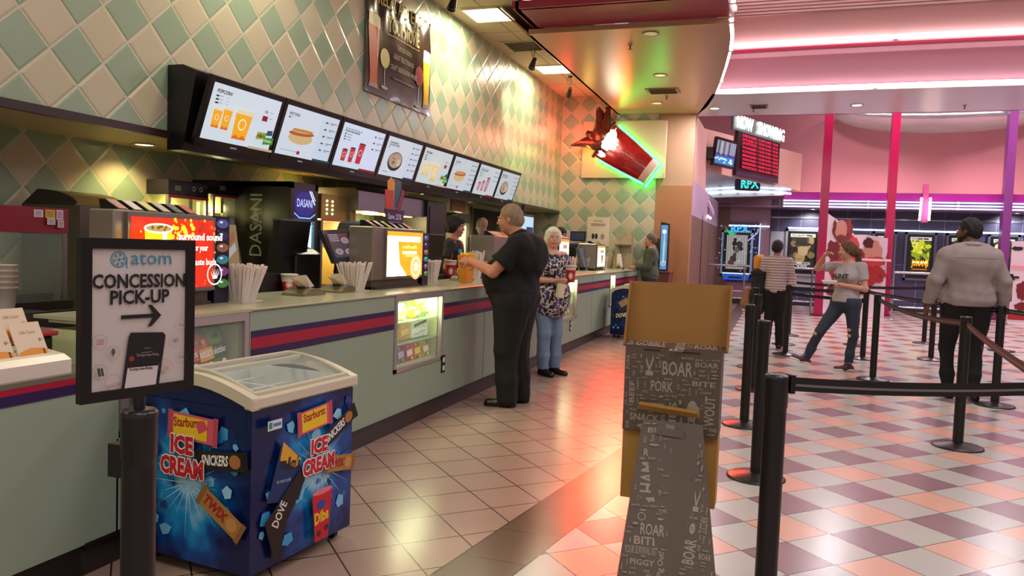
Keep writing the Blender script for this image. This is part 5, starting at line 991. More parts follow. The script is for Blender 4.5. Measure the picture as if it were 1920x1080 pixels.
    def burst(g, cx, cy, r0, r1, n=22, sd=1):
        random.seed(sd)
        for k in range(n):
            a = 2*math.pi*k/n+random.uniform(-.1, .1); ll = random.uniform(.6, 1)*r1; g.poly([(cx+r0*math.cos(a-.05), cy+r0*math.sin(a-.05)), (cx+ll*math.cos(a), cy+ll*math.sin(a)), (cx+r0*math.cos(a+.05), cy+r0*math.sin(a+.05))], M('#b8d4e4', .3))
    def ice(g, W, H, sd, n=26):
        random.seed(sd)
        for k in range(n):
            x, y = random.uniform(.03, .97)*W, random.uniform(.12, .95)*H; r = random.uniform(.012, .045)*W/.66*1.0; a0 = random.uniform(0, 6)
            pts = [(x+r*random.uniform(.6, 1.2)*math.cos(a0+q*math.pi*2/5), y+r*random.uniform(.6, 1.2)*math.sin(a0+q*math.pi*2/5)) for q in range(5)]
            if all(0 < p[0] < W and 0 < p[1] < H for p in pts): g.poly(pts, M(random.choice(('#3a94c8', '#1c68ac', '#70b8dc', '#0e3c80', '#94cce4')), .25))
    def bar(g, x, y, w_, h_, a, body, ends, txt, tc, tilt=0, filling=None):
        g.rrect(x, y, w_, h_, a, body); c, s = math.cos(a), math.sin(a)
        for q in (-1, 1): g.rrect(x+c*q*w_*.46, y+s*q*w_*.46, w_*.09, h_*1.12, a, ends)
        if filling: g.disc(x+c*w_*.26, y+s*w_*.26, w_*.11, filling, h_*.36, a=a)
        g.text(txt, x-c*w_*.40+s*h_*.25, y-s*w_*.40-c*h_*.25, h_*.5, tc, w=w_*.52, a=a, bold=.03, shear=.15)
    def icetext(g, x, y, k):
        for d, m_ in (((.006, -.006), '#50101c'), ((-.004, .004), Wh), ((.004, .004), Wh), ((.004, -.003), Wh), ((-.004, -.004), Wh), ((0, 0), R1)):
            g.text('ICE', x+d[0], y+.085*k+d[1], .062*k, m_, anchor='c', bold=.05, w=.115*k); g.text('CREAM', x+d[0], y+d[1], .062*k, m_, anchor='c', bold=.05, w=.22*k)
    for side in ('front', 'end'):
        if side == 'front': g = G((X+.0005, -Y+.012, zb), (0, 1, 0), (0, 0, 1), step=.00035); W = ly-.024
        else: g = G((-X+.012, -Y-.0005, zb), (1, 0, 0), (0, 0, 1), step=.00035); W = lx-.024
        H = zt-.06-zb
        ice(g, W, H, 5 if side == 'front' else 8)
        if big and side == 'front':
            burst(g, W*.63, H*.52, .04, .26, sd=2)
            bar(g, W*.56, H*.86, .24, .10, .08, '#d05868', '#b84458', '', Yl); g.rrect(W*.55, H*.86, .17, .085, .08, Yl); g.text('Starburst', W*.55, H*.86, .035, '#a02c20', w=.15, a=.1, anchor='c', bold=.03)
            g.poly([(W*.10, H*.42), (W*.40, H*.36), (W*.47, H*.52), (W*.23, H*.78)], '#142c5c'); g.poly([(W*.21, H*.66), (W*.36, H*.58), (W*.42, H*.62), (W*.24, H*.77)], '#d8a030'); g.text("m&m's", W*.22, H*.60, .05, '#2a1a10', w=.12, a=-.2, bold=.03); g.text('ice cream cookie', W*.18, H*.52, .018, '#a8c0e0', w=.09, a=-.1); g.disc(W*.38, H*.47, .03, '#6a3c1c'); g.disc(W*.34, H*.43, .018, '#b02020')
            bar(g, W*.83, H*.76, .27, .07, .45, '#24140e', '#140a08', 'SNICKERS', Wh, filling='#a8703c')
            bar(g, W*.84, H*.50, .22, .075, -.16, '#a87838', '#8a6028', 'TWIX', '#a81820', filling='#c08c50')
            g.poly([(W*.07, H*.30), (W*.16, H*.05), (W*.22, H*.03), (W*.25, H*.22), (W*.45, H*.48), (W*.40, H*.56), (W*.2, H*.40)], '#20120e'); g.text('DOVE', W*.19, H*.24, .042, '#e0d8cc', w=.11, a=1.0, bold=.02)
            icetext(g, W*.59, H*.50, 1.0)
            g.poly([(W*.56, H*.03), (W*.70, H*.03), (W*.74, H*.36), (W*.52, H*.36)], '#c01c30'); g.disc(W*.63, H*.36, .07, '#d87888', .014); g.text('Dibs', W*.63, H*.15, .05, Yl, w=.10, anchor='c', bold=.04, a=.1); g.disc(W*.62, H*.27, .03, '#2848a0', .02); g.disc(W*.6, H*.08, .014, '#4a2818'); g.disc(W*.68, H*.1, .014, '#4a2818')
            g.rect(W*.07, H*.87, W*.20, H*.93, '#c8d8e0'); g.rect(W*.08, H*.88, W*.11, H*.92, '#3c8c50'); g.rect(W*.12, H*.89, W*.19, H*.91, '#5878a0')
        elif big:
            burst(g, W*.50, H*.50, .04, .26, sd=4)
            bar(g, W*.54, H*.85, .28, .11, -.04, '#d05868', '#b84458', '', Yl); g.rrect(W*.52, H*.85, .19, .09, -.04, Yl); g.text('Starburst', W*.50, H*.85, .038, '#a02c20', w=.16, a=.06, anchor='c', bold=.03); g.poly([(W*.60, H*.82), (W*.68, H*.86), (W*.64, H*.91), (W*.57, H*.88)], '#d04860')
            bar(g, W*.80, H*.68, .28, .08, .10, '#24140e', '#140a08', 'SNICKERS', Wh, filling='#a8703c')
            bar(g, W*.80, H*.36, .27, .085, -.55, '#a87838', '#8a6028', 'TWIX', '#a81820', filling='#c08c50')
            icetext(g, W*.46, H*.54, 1.12); g.rrect(W*.12, H*.44, .2, .07, -1.0, '#20120e'); g.rrect(W*.08, H*.7, .09, .16, .5, '#142c5c')
        else:
            g.rrect(W*.5, H*.76, .26, .2, .6, '#142848'); g.rrect(W*.48, H*.78, .16, .10, .6, '#a88468'); bar(g, W*.5, H*.48, .34, .12, .15, '#1a1012', '#100a0c', 'DOVE', Wh, filling='#7a3030')
        g.build('printed_artwork', t)
    return t
freezer((-1.97, 2.57), -.094, .66, .68, .80, 'blue ice cream chest freezer with curved glass lid beside the counter', True)
P = PZ(1140, 629, .05); freezer((P[0]+.44, P[1]+.15), 0, .44, .5, .80, 'small blue ice cream freezer at the far end of the counter', False)
# ================================================================ SIGN ON A POST (near left)
bk = M('#080707', .38); bkr = M('#171414', .5)
L0, L1 = _O+_ray(152, 600)*0, None
def OR(px, py, d): r = _ray(px, py); return _O+r*d/math.hypot(r[0], r[1])
a, b_ = OR(152, 600, 1.93), OR(365, 600, 2.07); ctr = (a+b_)/2; Ud = Vector((b_[0]-a[0], b_[1]-a[1], 0)); WS = Ud.length; Ud.normalize(); Nn_ = Vector((Ud.y, -Ud.x, 0)); z1_ = OR(152, 445, 1.93)[2]; z0_ = OR(150, 760, 1.93)[2]
t = thing('pickup_sign', 'black-framed concession pick-up sign on a black belt post at the near left', 'sign', (ctr[0], ctr[1], 0)); O3 = Vector((a[0], a[1], z0_)); HS = z1_-z0_
def frame_bar(u0, u1, v0, v1, th=.022): b = B(); b.prism([tuple(O3+Ud*u0+Vector((0, 0, v0))), tuple(O3+Ud*u1+Vector((0, 0, v0))), tuple(O3+Ud*u1+Vector((0, 0, v1))), tuple(O3+Ud*u0+Vector((0, 0, v1)))], tuple(-Nn_*th), bk); b.build('frame_bar', t)
fb = .024
frame_bar(0, WS, 0, fb); frame_bar(0, WS, HS-fb, HS); frame_bar(0, fb, fb, HS-fb); frame_bar(WS-fb, WS, fb, HS-fb)
g = G(O3+Ud*fb+Vector((0, 0, fb))-Nn_*.006, Ud, (0, 0, 1), Nn_, step=.0003); W, H = WS-2*fb, HS-2*fb; g.rect(0, 0, W, H, M('#bdb4ae', .5)); tlc, ink = '#2c7c94', '#0e0c0c'
cxx, cyy, r = W*.27, H*.925, W*.085
g.ring(cxx, cyy, r, r*.12, tlc)
g.rect(cxx+r*.9, cyy-r*1.0, cxx+r*1.05, cyy+r*.3, tlc); g.ring(cxx, cyy, r*.78, r*.06, tlc)
for q in range(6): a_ = q*math.pi/3+.2; g.poly([(cxx+r*.28*math.cos(a_), cyy+r*.28*math.sin(a_)), (cxx+r*.68*math.cos(a_-.25), cyy+r*.68*math.sin(a_-.25)), (cxx+r*.68*math.cos(a_+.25), cyy+r*.68*math.sin(a_+.25))], tlc)
g.disc(cxx, cyy, r*.18, tlc)
g.text('atom', W*.39, H*.89, W*.14, tlc, w=W*.44); g.text('CONCESSION', W*.005, H*.72, W*.13, ink, w=W*.985, bold=.03); g.text('PICK-UP', W*.18, H*.605, W*.13, ink, w=W*.63, bold=.03)
g.rect(W*.29, H*.50, W*.64, H*.528, ink); g.poly([(W*.57, H*.435), (W*.61, H*.435), (W*.72, H*.514), (W*.61, H*.595), (W*.57, H*.595), (W*.64, H*.514)], ink)
# phone picture (its code block left blank)
g.poly([(W*.30, .0), (W*.37, H*.37), (W*.39, H*.40), (W*.74, H*.385), (W*.77, H*.36), (W*.70, 0)], ink); g.poly([(W*.33, 0), (W*.36, H*.145), (W*.69, H*.14), (W*.665, 0)], '#c4bcb8')
g.disc(W*.40, H*.21, W*.028, '#8a2c28'); g.text('The Hunger Games: Mocking...', W*.45, H*.215, W*.028, '#a09898', w=W*.25, a=-.03); g.text('The Hunger Games: Mocking...', W*.375, H*.118, W*.026, ink, w=W*.26, a=-.02, bold=.02); g.rect(W*.53, H*.275, W*.6, H*.28, '#787070'); g.rect(W*.50, H*.245, W*.62, H*.25, '#787070')
def icon(x, y, r_): g.ring(x, y, r_, r_*.035, '#6a625e')
for (x, y, r_) in ((W*.05, H*.35, W*.075), (W*.20, H*.265, W*.07), (W*.04, H*.14, W*.075), (W*.20, H*.03, W*.08), (W*.86, H*.31, W*.06), (W*.76, H*.13, W*.075), (W*.93, H*.43, W*.06), (W*.95, H*.18, W*.06)): icon(max(r_*.98, x), max(r_*.98, y), r_) if x < W*.5 else icon(min(W-r_*.98, x), y, r_)
for q in range(3): g.rect(W*.035, H*(.335+.014*q), W*.11, H*(.340+.014*q), '#9a4038')
g.disc(W*.2, H*.275, W*.02, '#55504c', H*.025); g.rect(W*.196, H*.235, W*.204, H*.255, '#55504c'); g.rrect(W*.06, H*.14, .006, H*.06, .2, '#3a3634'); g.rrect(W*.09, H*.14, .005, H*.06, .2, '#3a3634')
g.text('Coca-Cola', W*.13, H*.02, W*.035, '#9a2c2c', w=W*.14, a=.15, shear=.3); g.ring(W*.85, H*.317, W*.018, W*.006, '#55423c'); g.ring(W*.875, H*.317, W*.018, W*.006, '#55423c'); g.rect(W*.73, H*.10, W*.79, H*.135, '#b89880'); g.text('Dots', W*.90, H*.425, W*.03, '#55504c', w=W*.07); g.text('Dad', W*.9, H*.18, W*.03, '#55504c', w=W*.06)
g.build('printed_sheet', t)
pc = ctr-np.array([Nn_.x, Nn_.y, 0])*.012+np.array([Ud.x, Ud.y, 0])*.004; B().cyl((pc[0], pc[1], z0_-.05), (pc[0], pc[1], z0_+.003), .013, m=bk).build('sign_bracket', t)
# belt posts ------------------------------------------------------------------
def post(x, y, label, h=1.02, cassette=None, head=True):
    p = thing('queue_post', label, 'queue post', (x, y, 0))
    B().lathe((x, y, 0), [(.01, .0), (.185, .0), (.185, .008), (.17, .016), (.06, .034), (.045, .04), (.01, .04)], M('#1a1213', .35), 36).build('base', p)
    B().lathe((x, y, .03), [(.0385, 0), (.0385, h-.16), (.0385, h-.14), (.041, h-.135), (.041, h-.035)], bk, 24).build('pole', p)
    B().lathe((x, y, h-.005), [(.041, 0), (.042, .008), (.036, .014), (.01, .015)], M('#232022', .25), 24).build('top_cap', p)
    return p
def belt(p, q, par, z=.972, w_=.048, sag=.02, stripe=True, hd=True):
    n = 12; P0, P1 = Vector((p[0], p[1], z)), Vector((q[0], q[1], z)); d = (P1-P0); d.z = 0; L = d.length; d.normalize(); nn = Vector((d.y, -d.x, 0)); P0 = P0+d*.045; P1 = P1-d*.045
    V = []
    for s_ in (-1, 1):
        for k in range(n+1): f = k/n; c = P0.lerp(P1, f)+Vector((0, 0, -sag*4*f*(1-f))); V += [c+nn*.001*s_+Vector((0, 0, -w_/2)), c+nn*.001*s_+Vector((0, 0, w_/2))]
    m_ = 2*(n+1); F = []
    for s_ in (0, 1): F += [(s_*m_+2*k, s_*m_+2*k+2, s_*m_+2*k+3, s_*m_+2*k+1) for k in range(n)]
    b = B(); b.add(V, F, M('#0f0d0e', .5)); o = b.build('belt', par)
    if stripe:
        V = []
        for s_ in (-1, 1):
            for k in range(n+1): f = k/n; c = P0.lerp(P1, f)+Vector((0, 0, -sag*4*f*(1-f)-.003)); V += [c+nn*.002*s_+Vector((0, 0, -w_*.09)), c+nn*.002*s_+Vector((0, 0, w_*.09))]
        sub(o); b = B(); b.add(V, F, M('#6d6766', .5)); b.build('grey_stripe', o)
    for P, s_ in ((P0, 1), (P1, -1)):
        c = P-d*s_*.0; b = B(); b.prism([tuple(c-nn*.018+Vector((0, 0, -.033))), tuple(c+nn*.018+Vector((0, 0, -.033))), tuple(c+nn*.018+Vector((0, 0, .033))), tuple(c-nn*.018+Vector((0, 0, .033)))], tuple(d*s_*.018), bk); b.build('belt_clip', par)
sgp = post(pc[0], pc[1], 'black belt post carrying the concession pick-up sign', z0_-.042); b = B().box(pc[0]-.075, pc[0]-.035, pc[1]-.02, pc[1]+.02, z0_-.20, z0_-.12, bk); b.build('belt_clip', sgp)
BP = {}
def ps(k, px, py, lab, fix=None):
    P = PZ(px, py) if fix is None else fix; BP[k] = (P[0], P[1]); return post(P[0], P[1], lab)
A1_ = ps('a', 0, 0, 'nearest black queue post in front of the cardboard stand', (.024, 2.86)); A2 = ps('b', 1417, 895, 'second black queue post behind the nearest one'); A3 = ps('c', 1395, 797, 'third black queue post in the left row')
A4 = ps('d', 1412, 731, 'fourth black queue post in the left row'); A5 = ps('e', 1410, 689, 'fifth black queue post in the left row, behind the fourth'); A6 = ps('f', 1472, 665, 'black queue post left of the girl in the grey shirt'); A7 = ps('g', 1469, 646, 'black queue post behind the one left of the girl'); A8 = ps('h', 1478, 629, 'far black queue post at the back of the left rows')
C1 = ps('i', 1636, 712, 'black queue post right of the girl in the grey shirt'); C2 = ps('j', 1617, 673, 'black queue post directly behind the girl'); C3 = ps('k', 1602, 647, 'farthest black queue post behind the girl'); C4 = ps('l', 1732, 644, 'black queue post by the left hand of the man in the pale jacket')
D1 = ps('m', 1795, 838, 'black queue post in front of the man in the pale jacket'); D2 = ps('n', 0, 0, 'black queue post right of the man in the pale jacket', (2.18, 8.95)); D3 = ps('o', 0, 0, 'black queue post just beyond the right edge of the view', (2.65, 5.35)); D4 = ps('p', 1745, 675, 'black queue post hidden behind the legs of the man in the pale jacket')
q_ = PZ(2080, 728, .985); belt(BP['a'], (q_[0], q_[1]), A1_, sag=.02, w_=.05, z=.996); belt(BP['i'], BP['m'], C1, sag=.05); q_ = PZ(2010, 745, .972); belt(BP['m'], (q_[0], q_[1]), D1, sag=.02)
belt(BP['f'], BP['j'], A6, sag=.01, stripe=False); belt(BP['h'], BP['k'], A8, sag=.01, stripe=False); belt(BP['j'], BP['n'], C2, sag=.02); belt(BP['k'], BP['l'], C3, sag=.01, stripe=False); belt(BP['n'], (4.2, 8.2), D2, sag=.05); belt(BP['g'], BP['j'], A7, sag=.01, stripe=False, z=.84)
# ================================================================ CARDBOARD STAND
kraft = M('#a9813c', .7, noise=.06, nscale=14); kin = M('#8f6428', .7, noise=.08, nscale=6); pr = M('#584c40', .6, noise=.05, nscale=30); lt = M('#968a7c', .6)
YB = 3.12
def S(px, py, y=YB): return Vector(PY(px, py, y))
t = thing('cardboard_display_stand', 'back of a printed cardboard display stand with a plain tray top', 'display stand', (S(1265, 800).x, YB+.1, 0))
a, b_, c_, d_ = S(1170, 645), S(1362, 655), S(1366, 535), S(1172, 529)
xl, xr = S(1171, 700).x, S(1352, 700).x; zt, zk, zm = S(1265, 533).z, S(1265, 650).z, S(1265, 815).z; zlo = S(1265, 948).z
B().prism([(xl-.005, YB+.06, zk), (xr+.02, YB+.06, zk), (xr+.02, YB+.12, zt), (xl-.005, YB+.12, zt)], (0, .008, 0), kin).build('tray_back', t)
for x in (xl-.012, xr+.014): B().prism([(x, YB+.0, zk-.01), (x, YB+.06, zk), (x, YB+.12, zt), (x, YB+.09, zt+.002)], (.008, 0, 0), kin).build('tray_side', t)
B().prism([(xl-.01, YB, zk-.012), (xl-.01, YB+.07, zk+.004), (xl-.01, YB+.07, zk+.008), (xl-.01, YB, zk-.004)], (xr-xl+.03, 0, 0), M('#5e463a', .6)).build('tray_ledge', t)
B().box(xl, xr, YB, YB+.16, zm, zk-.01, pr, .002).build('printed_box', t)
B().box(xl, xr-.0, YB+.02, YB+.14, zlo, zm, kraft, .002).build('plain_lower_box', t)
B().prism([(xl+.06, YB-.001, zm+.09), (xl+.31, YB-.001, zm+.075), (xl+.30, YB-.03, zm+.10), (xl+.07, YB-.03, zm+.115)], (0, 0, .012), kraft).build('fold_flap', t)
for x0, x1 in ((xl+.075, xl+.14), (xl+.23, xl+.30)): B().box(x0, x1, YB-.003, YB, zk-.022, zk-.018, '#1a120c').build('slot', t)
def slogans(g, W, H, sd, n, lim=None):
    random.seed(sd); words = ['BOAR', 'ROAR', 'PORK', 'PORK', 'PIGGY', 'Pig Out!', 'ROAR', 'BOAR', 'YOUR SURVIVAL KIT', 'JERKY', 'MEAT', 'BACON', 'Flavour', 'CHEW', 'ZUCCHINI', 'WOUT', 'GOBBLE', 'K', 'HAM', 'The Best', 'RIBS', 'SNACK', 'BEEF', 'EAT', 'Turkey', 'BITE']
    cells = []; tries = 0
    while len(cells) < n and tries < 7000:
        tries += 1; w_ = random.choice((.022, .03, .045, .06, .085) if tries > 260 else (.09, .12)); h_ = w_*random.choice((.25, .35, .5)); v_ = random.random() < .3
        if v_: w_, h_ = h_, w_
        x, y = random.uniform(.004, W-w_-.004), random.uniform(.004, H-h_-.004)
        if any(abs(x+w_/2-q[0]-q[2]/2) < (w_+q[2])/2+.004 and abs(y+h_/2-q[1]-q[3]/2) < (h_+q[3])/2+.004 for q in cells): continue
        if lim and not all(lim(a, b) for a in (x, x+w_) for b in (y, y+h_)): continue
        cells.append((x, y, w_, h_)); k = random.random()
        if k < .74:
            wd = random.choice(words)
            if v_: g.text(wd, x+w_, y, w_*.9, lt, w=h_, a=math.pi/2, bold=.02)
            else: g.text(wd, x, y, h_*.9, lt, w=w_, bold=.02)
        elif k < .84: g.disc(x+w_/2, y+h_/2, w_*.45, lt, h_*.45); g.text(random.choice(('OINK', 'MOO', 'JERKY')), x+w_/2, y+h_*.35, h_*.3, pr, w=w_*.55, anchor='c')
        elif k < .92: g.ring(x+w_/2, y+h_/2, min(w_, h_)*.5, min(w_, h_)*.12, lt)
        else:   # little pig outline blob with legs and snout
            g.disc(x+w_*.5, y+h_*.55, w_*.36, lt, h_*.36); g.rect(x+w_*.25, y, x+w_*.33, y+h_*.4, lt); g.rect(x+w_*.62, y, x+w_*.7, y+h_*.4, lt); g.disc(x+w_*.88, y+h_*.55, w_*.1, lt, h_*.18)
g = G((xl, YB-.0005, zm), (1, 0, 0), (0, 0, 1), step=.00008); slogans(g, xr-xl, zk-.03-zm, 3, 110); g.build('printed_slogans', t)
g = G((xl, YB-.003, zk-.004), (1, 0, 0), (0, .97, .22), step=.00008); slogans(g, xr-xl, .06, 9, 10); g.build('ledge_slogans', t)
# easel leg: two-faced folded board reaching the floor nearer the camera
ye0, ye1 = YB-.02, 2.66; T0, T1 = S(1205, 785, ye0), S(1318, 790, ye0); zt_ = T0.z; F0, F1 = PY(1150, 1120, ye1+.06), PY(1350, 1120, ye1+.06)
xa, xb = T0.x, T1.x; fa, fb_ = F0[0]-.012, F1[0]+.012; sl = (zt_-F0[2])/(ye0-(ye1+.06)); yf = ye0-zt_/sl; fac = zt_/(zt_-F0[2]); fa = xa+(F0[0]-xa)*fac; fb_ = xb+(F1[0]-xb)*fac
xm_t, xm_b = (xa+xb)/2+.01, (fa+fb_)/2
for (x0, x1, u0, u1, sd, dy0, dy1, nm) in ((xa, xm_t, fa, xm_b, 21, 0, .02, 'left'), (xm_t, xb, xm_b, fb_, 22, .02, 0, 'right')):
    a, b_, c_, d_ = Vector((u0, yf+dy0, 0)), Vector((u1, yf+dy1, 0)), Vector((x1, ye0+dy1*.3, zt_)), Vector((x0, ye0+dy0*.3, zt_)); nrm = (b_-a).cross(d_-a).normalized()
    B().prism([tuple(q) for q in (a, b_, c_, d_)], tuple(-nrm*.006), pr).build('easel_panel', t)
    g = G(a+nrm*.0002, (b_-a), (d_-a), nrm, step=.00008); g.V = nrm.cross(g.U).normalized(); W = (b_-a).length; H = (d_-a).length; ul = (d_-a).dot(g.U)
    ur = (c_-a).dot(g.U); slogans(g, W if ur < W else ur, H*.985, sd, 260, lambda x, y: ul*y/H+.004 < x < W+(ur-W)*y/H-.004); g.build('printed_slogans', t)
P = S(1257, 800, ye0-.03); o = B(); o.prism([(P.x-.055, ye0-.028, zt_-.05), (P.x+.055, ye0-.028, zt_-.055), (P.x+.052, ye0-.03, zt_-.025), (P.x+.02, ye0-.03, zt_-.022), (P.x+.015, ye0-.02, zt_-.008), (P.x-.015, ye0-.02, zt_-.006), (P.x-.02, ye0-.03, zt_-.02), (P.x-.055, ye0-.03, zt_-.022)], (0, -.006, 0), M('#6f675e', .6)); o.build('locking_tab', t)
# ================================================================ FAR WALL: posters, signs, rails, displays
def poster(x0, x1, z0_, z1_, y, label, art, frame='#6e7488', hdr=True):
    t = thing('film_poster_case', label, 'poster case', ((x0+x1)/2, y, z0_)); W, H = x1-x0, z1_-z0_
    for a in ((x0-.09, x0-.03, z0_-.09, z1_+.09), (x1+.03, x1+.09, z0_-.09, z1_+.09), (x0-.09, x1+.09, z1_+.03, z1_+.09), (x0-.09, x1+.09, z0_-.09, z0_-.03)): B().box(a[0], a[1], y-.05, y, a[2], a[3], M(frame, .3, .5)).build('outer_frame', t)
    B().box(x0-.03, x1+.03, y-.06, y-.005, z0_-.03, z1_+.03, M('#0c0c10', .3)).build('case_body', t)
    g = G((x0+.06, y-.061, z0_+.12), (1, 0, 0), (0, 0, 1), step=.001); W -= .12; H -= .16; art(g, W, H); g.build('lit_poster', t)
    if hdr:
        g = G((x0+.04, y-.061, z1_-.14), (1, 0, 0), (0, 0, 1), step=.002); g.rect(0, 0, W+.04, .10, M('#d8d4c0', e=.9)); g.text('REGAL', W*.08, .025, .05, '#2a2a2a'); g.rect(W*.12+.12, .03, W*.62, .07, '#8a8878'); g.poly([(W*.7, .03), (W*.95, .03), (W*.9, .07), (W*.65, .07)], '#2a2a2a'); g.build('header_strip', t)
    return t
def pb(g, W, H, c, n, sd, cols, r0=.02, r1=.12, yr=(.1, .9), xr=(.1, .9), e=.6):
    g.rect(0, 0, W, H, M(c, e=.5)); random.seed(sd)
    for k in range(n): g.disc(W*random.uniform(*xr), H*random.uniform(*yr), random.uniform(r0, r1), M(random.choice(cols), e=e), random.uniform(r0, r1)*.6, n=9, a=random.uniform(0, 3))
def art_sepia(g, W, H):
    pb(g, W, H, '#2c241c', 26, 1, ('#8a7048', '#b89860', '#4a3a2c', '#18120e'), .04, .2, (.25, .85)); g.disc(W*.52, H*.52, W*.22, M('#c0a078', e=.7), H*.16); g.disc(W*.5, H*.7, W*.36, M('#3a3028', e=.4), H*.06); g.disc(W*.5, H*.76, W*.2, M('#2c241c', e=.4), H*.08); g.text('COMING SOON', W*.5, H*.1, .09, M('#e0e0d8', e=1.), w=W*.7, anchor='c'); g.text('THIS WINTER', W*.5, H*.03, .07, M('#e0e0d8', e=1.), w=W*.45, anchor='c')
def art_yellow(g, W, H):
    pb(g, W, H, '#2a2c10', 34, 2, ('#c8d020', '#90a018', '#e8e060', '#4c5a14'), .03, .16, (.45, .85), e=.9); g.text('JUMANJI', W*.5, H*.14, .16, M('#ff9a18', e=1.6), w=W*.85, anchor='c', bold=.03); g.rect(W*.12, H*.09, W*.88, H*.115, M('#e06010', e=1.2))
    for k in range(4): g.disc(W*(.2+.2*k), H*.3, W*.085, M('#fff0a0', e=1.5), H*.028)
def art_dark(g, W, H): pb(g, W, H, '#1c1c22', 14, 3, ('#3a3830', '#585440', '#28262a'), .05, .2); g.disc(W*.2, H*.72, .09, M('#e8e0a0', e=1.), .14)
def art_bw(g, W, H):
    g.rect(0, 0, W, H, M('#a8a8a4', e=.5)); random.seed(5)
    for k in range(8): g.rect(W*(k/8), 0, W*(k/8)+.02, H, M('#c4c4c0', e=.6))
    for x, y, r_, c in ((.5, .62, .2, '#2c2c2c'), (.62, .72, .16, '#3c3a38'), (.38, .75, .12, '#181818'), (.5, .55, .13, '#7a7470'), (.45, .66, .06, '#b8b4b0'), (.35, .30, .16, '#50382c'), (.25, .18, .15, '#6a4838'), (.42, .42, .09, '#584038'), (.7, .6, .1, '#2a2a2a'), (.4, .86, .08, '#202020')): g.disc(W*x, H*y, W*r_, M(c, e=.35), H*r_*.6)
    g.text('KNOW NOTHING', W*.5, H*.05, .05, M('#b04040', e=.6), w=W*.6, anchor='c')
def wr(px0, px1, py0, py1, y): a, b = PY(px0, (py0+py1)/2, y), PY(px1, (py0+py1)/2, y); return a[0], b[0], PY((px0+px1)/2, py1, y)[2], PY((px0+px1)/2, py0, y)[2]
x0, x1, z0_, z1_ = wr(1478, 1530, 436, 511, 24.0); struct(B().box(-.2, PY(1545, 480, 24)[0], 23.93, 24.0, .55, 2.15, M('#a8a8b4', .35, .3)).build('trim_4'))
poster(x0, x1, z0_, z1_, 23.92, 'lit sepia film poster nearest the visitor in the striped top', art_sepia, '#a8acb8')
for a, b, c, d, ar, lb in ((1640, 1672, 440, 520, art_dark, 'dark lit film poster half hidden by the cutout display'), (1701, 1747, 442, 520, art_yellow, 'glowing yellow and orange film poster in the middle of the wall'), (1778, 1822, 444, 522, art_dark, 'dark film poster behind the head of the man in the pale jacket'), (1856, 1902, 446, 524, art_dark, 'dark film poster behind the violet column')):
    x0, x1, z0_, z1_ = wr(a, b, c, d, 24.0); poster(x0, x1, z0_, z1_, 23.98, lb, ar)
# premium screen poster case in the left bay
x0, x1, z0_, z1_ = wr(1341, 1422, 418, 528, 23.3); t = thing('premium_poster_surround', 'blue starry lit surround with a neon name above its poster', 'poster surround', ((x0+x1)/2, 23.3, z0_)); B().box(x0, x1, 23.24, 23.3, z0_, z1_, M('#1a2240', .35)).build('back_panel', t)
for a in ((x0-.03, x0), (x1, x1+.03)): B().box(a[0], a[1], 23.2, 23.3, z0_, z1_, M('#b8d0f0', e=1.0)).build('lit_edge', t)
g = G((x0, 23.239, z0_), (1, 0, 0), (0, 0, 1), step=.001); W, H = x1-x0, z1_-z0_; random.seed(8)
for k in range(110): g.disc(random.uniform(.03, W-.03), random.uniform(.1, H-.05), random.uniform(.008, .018), M('#a8c0e8', e=1.2), n=6)
g.poly([(W*.2, H*.95), (W*.3, H*.85), (W*.5, H*.82), (W*.35, H*.78), (W*.28, H*.83)], M('#20b060', e=1.2)); g.text('RPX', W*.35, H*.845, .17, M('#30a0d8', e=1.5), w=W*.42, bold=.03); g.line([(W*.75, H*.7), (W*.95, H*.83), (W*.98, H*.9)], .02, M('#c0b0f0', e=1.5)); g.line([(W*.6, H*.97), (W*.98, H*.94)], .012, M('#c0b0f0', e=1.2)); g.rect(W*.22, H*.03, W*.8, H*.12, M('#1840a0', e=1.3)); g.rect(W*.2, H*.135, W*.82, H*.15, M('#b8dcff', e=2.)); g.rect(W*.35, H*.055, W*.65, H*.09, M('#0a1850', e=.5)); g.build('printed_stars', t)
x0, x1, z0_, z1_ = wr(1358, 1405, 438, 512, 23.24); poster(x0, x1, z0_, z1_, 23.22, 'lit black and white film poster in the blue starry surround', art_bw, '#90c8f0', hdr=False)
lamp('poster_wash', 'SPOT', (.9, 23.2, 2.72), 110, (1, 1, 1), .05, spot=2.0, blend=.7, target=(.9, 23.95, 1.6)); lamp('poster_wash', 'SPOT', (5.9, 23.3, 2.72), 90, (1, 1, 1), .05, spot=2.0, blend=.7, target=(5.9, 24, 1.8))
canlight(.9, 23.3, 2.78, .09, 'bright downlight under the canopy beside the sepia poster', '#ffffff', 10.); canlight(5.9, 23.4, 2.78, .09, 'bright downlight under the canopy at the right', '#ffffff', 10.)
